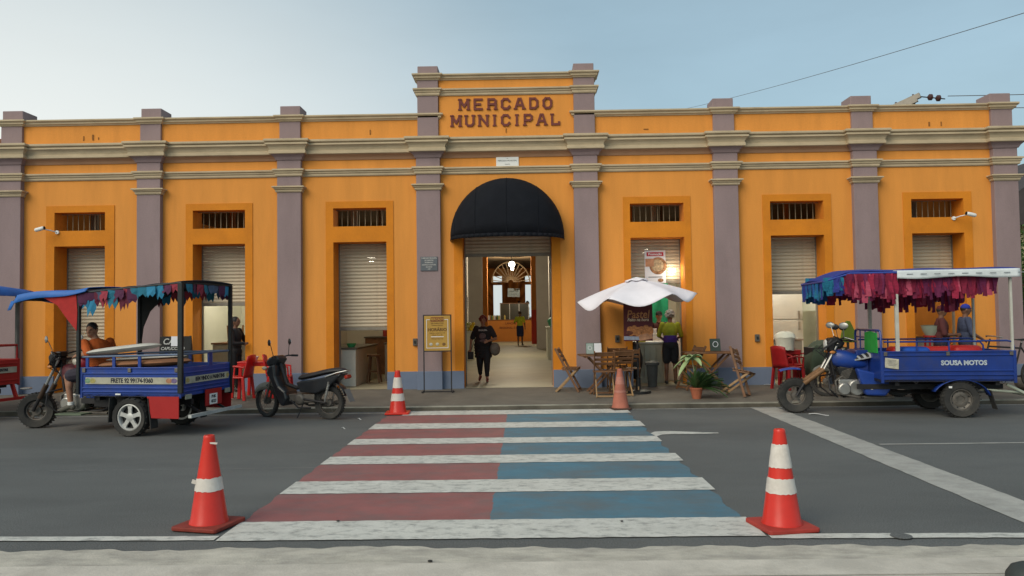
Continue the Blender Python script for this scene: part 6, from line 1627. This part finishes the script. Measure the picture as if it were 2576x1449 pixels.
# sacks at the right edge
for k, (x, y, r_, c, lab) in enumerate(((10.35, -1.4, .25, (.52, .56, .58), 'white sack on the heap at the right edge behind the tricycle tail'), (10.1, -1.5, .24, (.10, .03, .03), 'dark red sack at the bottom of the heap at the right edge'), (9.75, -1.45, .22, (.16, .14, .12), 'grey sack at the left of the heap behind the tricycle tail'))):
    z = .15 + r_ * .72 + (.62 if k == 0 else 0)
    mb = MB().ell((0, 0, 0), (r_, r_ * .8, r_ * .72), n=16); rd = random.Random(k); mb.v = [(a * (1 + rd.uniform(-.06, .06)), b * (1 + rd.uniform(-.06, .06)), c_ * (1 + rd.uniform(-.06, .06))) for a, b, c_ in mb.v]
    tag(mb.build('sack', cloth('sack_%d' % k, c), None, loc=(x, y, z), smooth=True), lab, 'sack', 'sacks at the right edge')
tag(MB().box((0, 0, .32), (.5, .4, .64)).build('crate', M['wood'], None, loc=(10.42, -1.4, .15), bevel=.01), 'wooden crate under the white sack at the right edge', 'crate')

# ================================================================ STALL INTERIORS
def counter(name, label, x0, x1, y0, y1, z1, mt, top_mt, cat='counter'):
    t = thing(name, label, cat, ((x0 + x1) / 2, (y0 + y1) / 2, .156))
    w, d, h = x1 - x0, y1 - y0, z1 - .156
    MB().span(-w / 2, w / 2, -d / 2, d / 2, 0, h - .04).build('body', mt, t, bevel=.006)
    MB().span(-w / 2 - .03, w / 2 + .03, -d / 2 - .03, d / 2 + .03, h - .038, h).build('worktop', top_mt, t, bevel=.006)
    return t
TILE = pmat('white_tile', (.55, .56, .50), .35, var=.08, vscale=4, bump=.03)
STONE = pmat('dark_worktop', (.09, .085, .07), .3, var=.3, vscale=20, bump=0)
def bowl(label, x, y, z, r, c, nm): 
    o = MB().lathe([(0, 0), (r * .6, 0), (r * .9, r * .5), (r, r * .8), (r * .93, r * .8), (r * .55, r * .08), (0, r * .08)], n=20).build('bowl', pmat(nm, c, .4, var=.1, bump=0), None, loc=(x, y, z), smooth=True)
    return tag(o, label, 'bowl')
def bottle(label, x, y, z, r, h, c, nm, group):
    o = MB().lathe([(0, 0), (r, 0), (r, h * .6), (r * .45, h * .78), (r * .4, h * .95), (0, h * .95)], n=14).build('bottle', pmat(nm, c, .3, var=.05, bump=0), None, loc=(x, y, z), smooth=True)
    MB().lathe([(r * .5, 0), (r * .5, h * .07), (0, h * .07)], (0, 0, h * .93), n=12).build('cap', M['white'], o)
    return tag(o, label, 'bottle', group)
# doorway 3: low counter, stool
counter('stall_counter', 'white counter on the left inside the third doorway', -4.2, -3.40, .75, 3.2, 1.0, TILE, STONE)
counter('stall_counter', 'pale counter on the right inside the third doorway', -3.02, -2.3, 2.2, 3.0, 1.05, TILE, STONE)
counter('stall_counter', 'dark wooden sideboard at the back of the third doorway', -3.9, -2.4, 4.2, 4.8, 1.15, M['wood'], STONE)
bowl('bright green plastic bowl on the counter in the third doorway', -3.55, 1.0, 1.0, .11, (.06, .40, .15), 'green_bowl')
bottle('pale bottle on the sideboard in the third doorway', -3.05, 4.4, 1.15, .09, .34, (.45, .50, .46), 'pale_bottle', 'bottles in the stalls')
bottle('red bottle on the sideboard in the third doorway', -3.4, 4.4, 1.15, .07, .30, (.35, .04, .03), 'red_bottle', 'bottles in the stalls')
t = thing('wooden_stool', 'dark wooden four-legged stool standing in the third doorway', 'stool', (-3.18, 1.70, .156))
MB().lathe([(0, .60), (.16, .60), (.16, .64), (0, .64)], n=18).build('seat', M['wood'], t)
for a in range(4):
    q = math.pi / 4 + a * math.pi / 2; MB().bar((.11 * math.cos(q), .11 * math.sin(q), .61), (.20 * math.cos(q), .20 * math.sin(q), 0), .035, .035).build('leg', M['wood'], t)
MB().bar((-.12, -.12, .25), (.12, -.12, .25), .025, .025).build('rung', M['wood'], t); MB().bar((-.12, .12, .25), (.12, .12, .25), .025, .025).build('rung', M['wood'], t)
# doorway 2: table with upturned chair, yellow notice on the white wall
counter('stall_counter', 'grey counter inside the second doorway', -6.9, -5.95, 1.6, 2.3, 1.12, pmat('grey_front', (.30, .32, .28), .6, var=.1), M['wood'])
t = thing('wooden_chair', 'wooden chair upturned on the counter in the second doorway', 'chair', (-6.42, 1.9, 1.12))
MB().box((0, 0, .03), (.38, .36, .03)).build('seat', M['wood_light'], t)
for a in (-1, 1):
    for b in (-1, 1): MB().bar((a * .16, b * .15, .04), (a * .18, b * .17, .40), .035, .035).build('leg', M['wood_light'], t)
MB().bar((-.17, -.16, .30), (.17, -.16, .30), .03, .03).build('rung', M['wood_light'], t)
o = MB().box((0, 0, 0), (.34, .01, .50)).build('wall_notice', pmat('ochre_board', (.42, .24, .045)), None, loc=(-6.15, 4.87, 1.95)); tag(o, 'ochre and white notice on the wall inside the second doorway', 'notice')
MB().box((0, -.008, -.06), (.26, .004, .26)).build('notice_sheet', M['paper'], o); text('AVISO', .07, 'notice_lettering', BR, o, (0, -.011, -.02), extrude=.001)
o = MB().tube([(0, 0, 0), (0, 0, 2.1)], .03, 8).build('drain_pipe', pmat('yellowed_pipe', (.48, .40, .22), .5), None, loc=(-5.65, 4.7, .156)); tag(o, 'yellowed pipe running up the wall inside the second doorway', 'pipe')
bowl('white dish on the red table behind the left tricycle', -5.05, -.95, .866, .10, (.55, .55, .52), 'white_dish')
# doorway 4: pastry counter, green sheet, bin
t = counter('pastry_counter', 'pale cloth-fronted pastry counter in the fourth doorway', 2.72, 3.32, .62, 1.1, 1.05, pmat('pale_cloth_front', (.42, .42, .34), .8, var=.15, bump=.2), M['white'])
for k in range(5): MB().tube([(-.25 + .12 * k, -.255, .12), (-.23 + .12 * k, -.26, .80)], .012, 6).build('cloth_fold', pmat('pale_cloth_front', (.42, .42, .34)), t)
counter('pastry_counter', 'inner worktop with cups behind the pastry counter', 2.9, 4.0, 1.25, 1.5, 1.22, M['white'], M['white'])
for k, (x, h) in enumerate(((3.22, .10), (3.45, .20), (3.62, .30))):
    tag(MB().lathe([(0, 0), (.06, 0), (.075, h), (.065, h), (.05, .01), (0, .01)], (0, 0, 0), n=16).build('cup', M['paper'], None, loc=(x, 1.32, 1.22), smooth=True), ['low white cup left of the cook', 'white napkin tub in front of the cook', 'tall white cup right of the cook'][k], 'cup', 'cups on the inner worktop')
o = MB().sheet(lambda u, v: (2.75 + 1.05 * u, 2.6 + .05 * math.sin(u * 16), 2.55 - 1.35 * v), 30, 6).build('green_sheet', cloth('green_sheet_cloth', (.012, .24, .12)), None, smooth=True, solid=.006); tag(o, 'bright green cloth hanging behind the cook', 'cloth')
o = MB().lathe([(0, 0), (.09, 0), (.12, .44), (.15, .45), (.15, .50), (.10, .53), (0, .54)], n=20).build('waste_bin', pmat('grey_bin', (.06, .062, .06), .6, var=.3), None, loc=(2.93, -.15, .151), smooth=True); tag(o, 'narrow dark grey waste bin by the pastry counter', 'bin')
o = MB().ell((0, 0, .38), (.16, .14, .40), n=14); o.v = [(x * (1 + .08 * math.sin(z * 30)), y, z) for x, y, z in o.v]; o = o.build('rubbish_bag', pmat('black_bag', (.010, .010, .011), .35, var=.2, bump=.4, bscale=30), None, loc=(2.62, .12, .30), smooth=True); tag(o, 'black bag hanging behind the folding chairs', 'bag')
tag(MB().box((0, 0, .0), (.16, .02, .10)).build('price_card', pmat('yellow_card', (.62, .55, .05), .7), None, loc=(2.83, .52, 1.10)), 'small yellow price card on the pastry counter', 'card')
# doorway 5: white refrigerator, louvred panel
t = thing('refrigerator', 'white refrigerator inside the fifth doorway', 'refrigerator', (6.55, 2.6, .156))
MB().span(-.36, .36, -.33, .33, .03, 1.95).build('cabinet', M['white'], t, bevel=.02)
MB().span(-.355, .355, -.365, -.332, 1.32, 1.94).build('upper_door', M['white'], t, bevel=.012); MB().span(-.355, .355, -.365, -.332, .06, 1.30).build('lower_door', M['white'], t, bevel=.012)
for z in (1.40, 1.15): MB().span(.24, .28, -.40, -.36, z - .08, z + .12).build('handle', M['steel'], t)
t = thing('louvre_panel', 'cream louvred panel at the left inside the fifth doorway', 'panel', (5.70, 2.2, .156))
MB().span(-.36, -.32, -.02, .02, 0, 2.0).span(.32, .36, -.02, .02, 0, 2.0).build('panel_frame', M['slat'], t)
for k in range(16): MB().box((0, 0, .95 + .065 * k), (.64, .05, .012), (.6, 0, 0)).build('louvre', M['slat'], t)
counter('stall_counter', 'steel counter inside the fifth doorway', 5.6, 6.5, 1.2, 1.7, 1.05, pmat('steel_front', (.34, .36, .33), .4, metal=.4), M['steel'])
# doorway 6: brown cupboard
t = counter('cupboard', 'brown wooden cupboard inside the sixth doorway', 8.7, 9.2, 2.0, 2.4, 2.3, M['wood'], M['wood'], 'cupboard')
counter('stall_counter', 'grey counter inside the sixth doorway', 8.3, 9.6, 1.4, 1.8, 1.05, pmat('grey_front', (.30, .32, .28)), STONE)

# ================================================================ HALL
WH = pmat('white_hall_counter', (.56, .58, .50), .5, var=.08)
counter('fruit_stand', 'white stand heaped with fruit on the left of the hall', -2.1, -1.42, 10.1, 11.6, 1.15, WH, WH, 'stand')
counter('hall_counter', 'white counter with a green bag on the right of the hall', 1.10, 1.7, 9.9, 12.0, 1.25, WH, WH)
FR = [pmat('fruit_' + n, c, .45, var=.15, bump=.05) for n, c in (('yellow', (.60, .42, .03)), ('lime', (.38, .42, .06)), ('pale', (.55, .52, .25)))]
rnd = random.Random(8); fm = []
for m_ in FR:
    me = MB().ell((0, 0, 0), (.065, .055, .06), n=10, m_=7).mesh('fruit'); me.materials.append(m_); shade(me, 80); fm.append(me)
for k in range(30):
    L_ = k // 12
    o = share('fruit', fm[k % 3], None, (-1.88 + .12 * (k % 4) + rnd.uniform(-.02, .02) + .04 * L_, 10.25 + .14 * ((k // 4) % 3) + .03 * L_, 1.21 + .095 * L_))
    tag(o, 'round yellow or green fruit heaped on the white stand in the hall', 'fruit', 'fruit on the white stand')
o = MB().ell((0, 0, 0), (.22, .30, .20), n=16); o.v = [(x * (1 + .1 * math.sin(z * 25 + y * 9)), y, z) for x, y, z in o.v]
tag(o.build('green_bag', pmat('mint_green_bag', (.05, .36, .20), .5, var=.2, bump=.3, bscale=20), None, loc=(1.32, 10.2, 1.42), smooth=True), 'mint green plastic bag on the right hall counter', 'bag')
o = MB().sheet(lambda u, v: (1.55 - .40 * v + .2 * u + .04 * math.sin(u * 12), 10.6 + .3 * u, 3.9 - 2.5 * v), 10, 10).build('hanging_cloth', cloth('dark_brown_cloth', (.022, .014, .012)), None, smooth=True, solid=.01); tag(o, 'long dark cloth hanging at the right side of the hall', 'cloth')
t = counter('snack_counter', 'orange snack counter with glass display at the end of the hall', -1.9, .95, 28.8, 29.5, 1.44, M['inorange'], M['wood'])
BRN = pmat('brown_counter_print', (.16, .04, .008), .7, var=.2, bump=0)
text('LANCHE', .16, 'counter_lettering', BRN, t, (0, -.36, 1.05), extrude=.002, bold=.004); text('REGIONAL E CIA', .16, 'counter_lettering', BRN, t, (-.05, -.36, .80), extrude=.002, bold=.004)
gl = pmat('display_glass', (.06, .055, .04), .1, var=.1, bump=0)
MB().span(-.60, 1.05, -.20, .30, 1.29, 2.20).build('display_case', gl, t); 
for x in (-.60, -.05, .50, 1.05): MB().span(x - .02, x + .02, -.215, -.20, 1.29, 2.24).build('case_post', M['steel'], t)
MB().span(-.62, 1.07, -.22, .32, 2.20, 2.25).build('case_top', M['wood'], t)
rnd = random.Random(5)
for k in range(12):
    o = MB().lathe([(0, 0), (.05, 0), (.05, .2), (.02, .26), (0, .27)], n=10).build('bottle', pmat('bottle_c%d' % (k % 4), [(.5, .5, .48), (.25, .10, .04), (.05, .12, .05), (.5, .38, .1)][k % 4], .3, bump=0), None, loc=(-1.75 + .085 * k, 29.0 + rnd.uniform(-.1, .1), 1.44), smooth=True)
    tag(o, 'small bottle on the left end of the orange snack counter', 'bottle', 'bottles on the snack counter')
o = MB().box((0, 0, 0), (.72, .03, .50), (0, .04, 0)).build('hanging_sign', pmat('pale_blue_sign', (.30, .36, .38), .6, var=.3, vscale=6, bump=0), None, loc=(-.28, 29.6, 3.02)); tag(o, 'pale blue sign hanging above the snack counter', 'sign')
text('LANCHES', .13, 'sign_lettering', ink, o, (0, -.02, .08), extrude=.002); text('SUCOS', .11, 'sign_lettering', ink, o, (0, -.02, -.10), extrude=.002)
for s in (-.3, .3): MB().tube([(s, 0, .25), (s, 0, 1.8)], .008, 5).build('hanger', M['dark'], o)
o = MB().box((0, 0, 0), (.28, .02, .42)).build('wall_notice', M['paper'], None, loc=(-1.86, 11.78, 2.15)); tag(o, 'white notice with a black emblem on the left hall pillar', 'notice')
MB().ell((0, -.012, .05), (.09, .004, .10)).build('notice_emblem', M['black'], o)

# lit lamps
def lamp(label, loc, power, r=.09, colr=(1, .86, .62), drop=.9, name='hanging_lamp', size=.03, em=18):
    t = thing(name, label, 'lamp', loc)
    MB().ell((0, 0, 0), (r, r, r * .9)).build('bulb', pmat('lit_bulb_%d' % em, (1, .95, .8), .5, var=0, bump=0, emit=((1, .92, .72), em)), t, smooth=True)
    MB().lathe([(.015, r * .85), (.022, r * .9), (.02, r * 1.3), (0, r * 1.3)], n=12).build('lamp_holder', M['black'], t)
    if drop: MB().tube([(0, 0, r * 1.4), (0, 0, drop)], .006, 5).build('flex', M['black'], t)
    ld = bpy.data.lights.new('lamp_light', 'POINT'); ld.energy = power; ld.color = colr; ld.shadow_soft_size = .02
    lo = bpy.data.objects.new('lamp_light', ld); col.objects.link(lo); lo.parent = t; lo.location = (0, 0, -r - .03)
G_ = 'lit lamps inside the market'
lamp('bright white lamp hanging in the middle of the hall', (-.13, 13.0, 3.60), 210, .12, drop=1.25, em=9)
lamp('lamp near the front of the hall, hidden by the shutter', (-.1, 5.0, 4.1), 115, drop=.7)
lamp('lamp at the far end of the hall above the snack counter', (-.3, 25.5, 4.2), 260, drop=.6)
lamp('ceiling lamp inside the second doorway', (-6.1, 2.6, 3.1), 75, colr=(1, .95, .78), drop=.36)
lamp('ceiling lamp inside the third doorway', (-3.4, 2.6, 3.1), 22, drop=.36)
lamp('bare bulb on the jamb of the fourth doorway', (3.50, .33, 2.57), 1.0, .045, drop=0, em=40)
lamp('ceiling lamp inside the fourth doorway', (3.2, 2.0, 3.1), 60, colr=(1, .93, .75), drop=.36)
lamp('ceiling lamp inside the fifth doorway', (6.0, 2.0, 3.1), 85, colr=(1, .96, .82), drop=.36)
lamp('ceiling lamp inside the sixth doorway', (8.9, 2.6, 3.1), 25, drop=.36)
lamp('ceiling lamp inside the first doorway', (-9.1, 2.6, 3.1), 25, drop=.36)

# ================================================================ CAMERAS, POLES, NEIGHBOURS
def cctv(label, x, z, sgn):
    t = thing('security_camera', label, 'camera', (x, -.014, z), 0, 'security cameras on the facade')
    MB().lathe([(0, -.03), (.04, -.03), (.04, 0), (0, 0)], (0, 0, 0), 'y', 16).build('mount', M['white'], t)
    MB().tube([(0, -.02, 0), (sgn * .08, -.12, .03), (sgn * .14, -.22, .04)], .012, 8).build('arm', M['white'], t, smooth=True)
    bd_ = MB().cap((0, 0, 0), (.13, 0, 0), .042, .042, 12).build('camera_body', M['white'], t, loc=(sgn * .16, -.26, .06), rot=(0, .25 if sgn > 0 else math.pi - .25, 0), smooth=True)
    MB().lathe([(0, 0), (.034, 0), (.034, .01), (0, .01)], (-.045, 0, 0), 'x', 14).build('lens', M['black'], bd_)
cctv('white security camera on the wall left of the first doorway', -9.55, 3.55, -1)
cctv('white security camera on the wall right of the sixth doorway', 9.27, 3.55, 1)
# electricity pole behind the roof
t = thing('utility_pole', 'concrete electricity pole with crossarm showing above the right parapet', 'pole', (19.75, 26, 0))
CONC = pmat('weathered_concrete', (.36, .32, .27), .9, var=.2, vscale=3, bump=.2)
MB().tube([(0, 0, 0), (0, 0, 12.4)], [.22, .14], 10).build('pole', CONC, t, smooth=True)
MB().bar((-1.5, 1.6, 11.75), (1.75, -1.2, 13.05), .20, .27).build('crossarm', CONC, t)
MB().bar((-1.3, 1.3, 11.5), (1.5, -1.4, 12.75), .16, .18).build('crossarm', CONC, t)
for k, q in enumerate((.72, .92)):
    p = Vector((-1.5, 1.6, 11.75)).lerp(Vector((1.75, -1.2, 13.05)), q)
    MB().lathe([(.06, -.55), (.10, -.45), (.06, -.38), (.11, -.30), (.06, -.2), (.10, -.1), (.05, .12), (.05, .22)], tuple(p), n=12).build('insulator', pmat('brown_insulator', (.07, .03, .025), .3, var=.1, bump=0), t, smooth=True)
MB().tube([(1.7, -1.2, 12.98), (3.0, -1.3, 12.8)], .03, 6).build('tie_rod', M['dark'], t)
for k in range(2):
    MB().lathe([(.04, 0), (.17, .10), (.17, .22), (.04, .30)], (2.1 + .42 * k, -1.25, 12.92 - .06 * k), 'x', 12).build('insulator', pmat('brown_insulator', (.07, .03, .025)), t, smooth=True)
WR = pmat('cable', (.12, .12, .125), .6, var=0, bump=0)
for k, (a, b, lab) in enumerate((((22.9, 24.7, 12.95), (60, 20, 13.9), 'upper thin cable running right from the electricity pole'), ((22.5, 24.9, 12.4), (60, 20, 12.4), 'lower thin cable running right from the electricity pole'))):
    a, b = Vector(a), Vector(b)
    pts = [a.lerp(b, i / 16) - Vector((0, 0, 1.2 * (i / 16) * (1 - i / 16) * 2)) for i in range(17)]
    tag(MB().tube(pts, .022, 5).build('power_cable', WR, None), lab, 'cable', 'overhead cables')
a, b = Vector((8.52, 20, 11.37)), Vector((9.62, -2, 7.10))
pts = []
for i in range(25):
    u = -.10 + 1.75 * i / 24
    pts.append(a.lerp(b, u) - Vector((0, 0, .35 * u * (1 - u) * 4 * .25)))
tag(MB().tube(pts, .008, 5).build('power_cable', WR, None), 'long cable crossing the sky to the top right corner', 'cable', 'overhead cables')
# neighbouring buildings glimpsed at both edges
t = thing('neighbour_house', 'pale house with louvred upper windows beyond the left end of the market', 'building', (-13.75, 3.0, 0))
PALEY = pmat('pale_yellow_wall', (.55, .52, .38), .85, var=.1, vscale=1.2, bump=.1)
MB().span(-3.0, 2.6, 0, 10, 0, 6.0).build('wall', PALEY, t)
MB().span(-3.2, 2.72, -.2, 10.2, 6.0, 6.25).build('roof', pmat('clay_tile_roof', (.24, .09, .05), .85, var=.25, vscale=4, bump=.3), t)
for x in (-1.6, .3, 2.0):
    w_ = MB().span(x - .5, x + .5, -.06, 0, 4.6, 5.8).build('window', M['dark'], t)
    for k in range(7): MB().box((x, -.07, 4.70 + .16 * k), (.84, .05, .02), (.5, 0, 0)).build('louvre', M['white'], w_)
t = thing('neighbour_house', 'low house with tiled roof and dark gable beyond the right end of the market', 'building', (15.2, 6, 0))
MB().span(-1.6, 4, 0, 9, 0, 4.0).build('wall', pmat('cream_yellow_wall', (.50, .45, .26), .85, var=.1, vscale=1.2, bump=.1), t)
MB().prism([(-2.1, 4.0), (4.5, 4.0), (4.5, 4.25), (1.2, 6.3), (-2.1, 4.25)], -.4, 9.4, 'y').build('roof', pmat('dark_tile_roof', (.06, .05, .05), .85, var=.25, vscale=4, bump=.3), t)
for x in (-.6, 1.8): MB().span(x - .45, x + .45, -.05, 0, 1.2, 2.6).build('window', M['dark'], t)
# tree beside it
t = thing('street_tree', 'bushy green tree beyond the right end of the market', 'tree', (13.6, 4.0, 0))
MB().tube([(0, 0, 0), (.1, 0, 1.4), (0, .1, 2.4)], [.16, .12, .07], 10).build('trunk', M['wood'], t, smooth=True)
for q in range(6):
    a = q * 1.05; MB().tube([(0, .1, 1.8), (.5 * math.cos(a), .5 * math.sin(a), 2.4), (.9 * math.cos(a), .9 * math.sin(a), 2.8)], [.05, .03, .012], 6).build('limb', M['wood'], t, smooth=True)
mb = MB(); rnd = random.Random(77)
V = []; F = []
for k in range(2600):
    cl = rnd.choice(((0, 0, 2.9), (.7, .2, 2.5), (-.6, .3, 2.6), (.2, -.6, 2.4), (-.2, .6, 3.2), (-.7, -.4, 2.2)))
    d = Vector((rnd.gauss(0, 1), rnd.gauss(0, 1), rnd.gauss(0, 1))).normalized() * .75 * rnd.random() ** .4
    p = Vector(cl) + d; u = Vector((rnd.gauss(0, 1), rnd.gauss(0, 1), rnd.gauss(0, .6))).normalized() * rnd.uniform(.05, .09); w = u.cross(Vector((rnd.gauss(0, 1), rnd.gauss(0, 1), rnd.gauss(0, 1)))).normalized() * .03
    o_ = len(V); V += [p - u, p + w, p + u, p - w]; F.append((o_, o_ + 1, o_ + 2, o_ + 3))
cr = mb.add(V, F).build('crown', pmat('tree_leaves', (.06, .12, .025), .6, var=.4, vscale=2, bump=0), t); cr['kind'] = 'stuff'

# ================================================================ SMALL STREET THINGS
rnd = random.Random(31)
for x, y, l_, lab in ((4.98, -3.72, .15, 'white paper scrap on the road by the right tricycle front wheel'), (-2.40, -3.60, .04, 'tiny white scrap on the road left of the far red cone'), (-2.42, -4.62, .035, 'tiny white scrap on the road left of the second far stripe'), (5.35, -.12, .12, 'white scrap on the pavement at the foot of the wall')):
    o = MB().sheet(lambda u, v: ((u - .5) * l_ * 2, (v - .5) * l_ * .6, .012 * math.sin(u * 5)), 6, 3).build('litter', M['white'], None, loc=(x, y, .012 if y < -2.5 else .158), rot=(0, 0, -.4), smooth=True)
    tag(o, lab, 'litter', 'paper scraps')
for k, (x, y, s, lab) in enumerate(((-1.22, -9.93, .018, 'dark pebble on the upper edge of the nearest white stripe'), (-.35, -10.98, .022, 'dark pebble on the near cement gutter left of centre'), (-1.25, -11.12, .016, 'small dark pebble on the near cement gutter, further left'), (1.05, -10.02, .016, 'dark pebble at the right of the nearest white stripe'))):
    mb = MB().ell((0, 0, s * .35), (s * .8, s * .6, s * .35), n=9, m_=6)
    tag(mb.build('pebble', M['rubber'], None, loc=(x, y, .014)), lab, 'pebble', 'pebbles on the ground')
# dark rounded bollard top cut off by the bottom right corner
o = MB().lathe([(.12, 0), (.12, .20), (.115, .25), (.09, .29), (.05, .31), (0, .315)], n=24).build('bollard', pmat('dark_green_grey_bollard', (.035, .04, .038), .6, var=.25, vscale=8, bump=.1), None, loc=(3.03, -11.90, -.045), smooth=True)
tag(o, 'dark rounded bollard cut off at the bottom right corner', 'bollard')

# everything standing on the pavement follows its fall towards the kerb
for o in list(col.objects):
    if o.parent is None and 'label' in o and -2.45 < o.location.y < 0 and 0.14 < o.location.z < 2.0 and o['category'] not in ('camera', 'switch box'):
        o.location.z += 0.0655 * o.location.y / 2.45 - 0.0
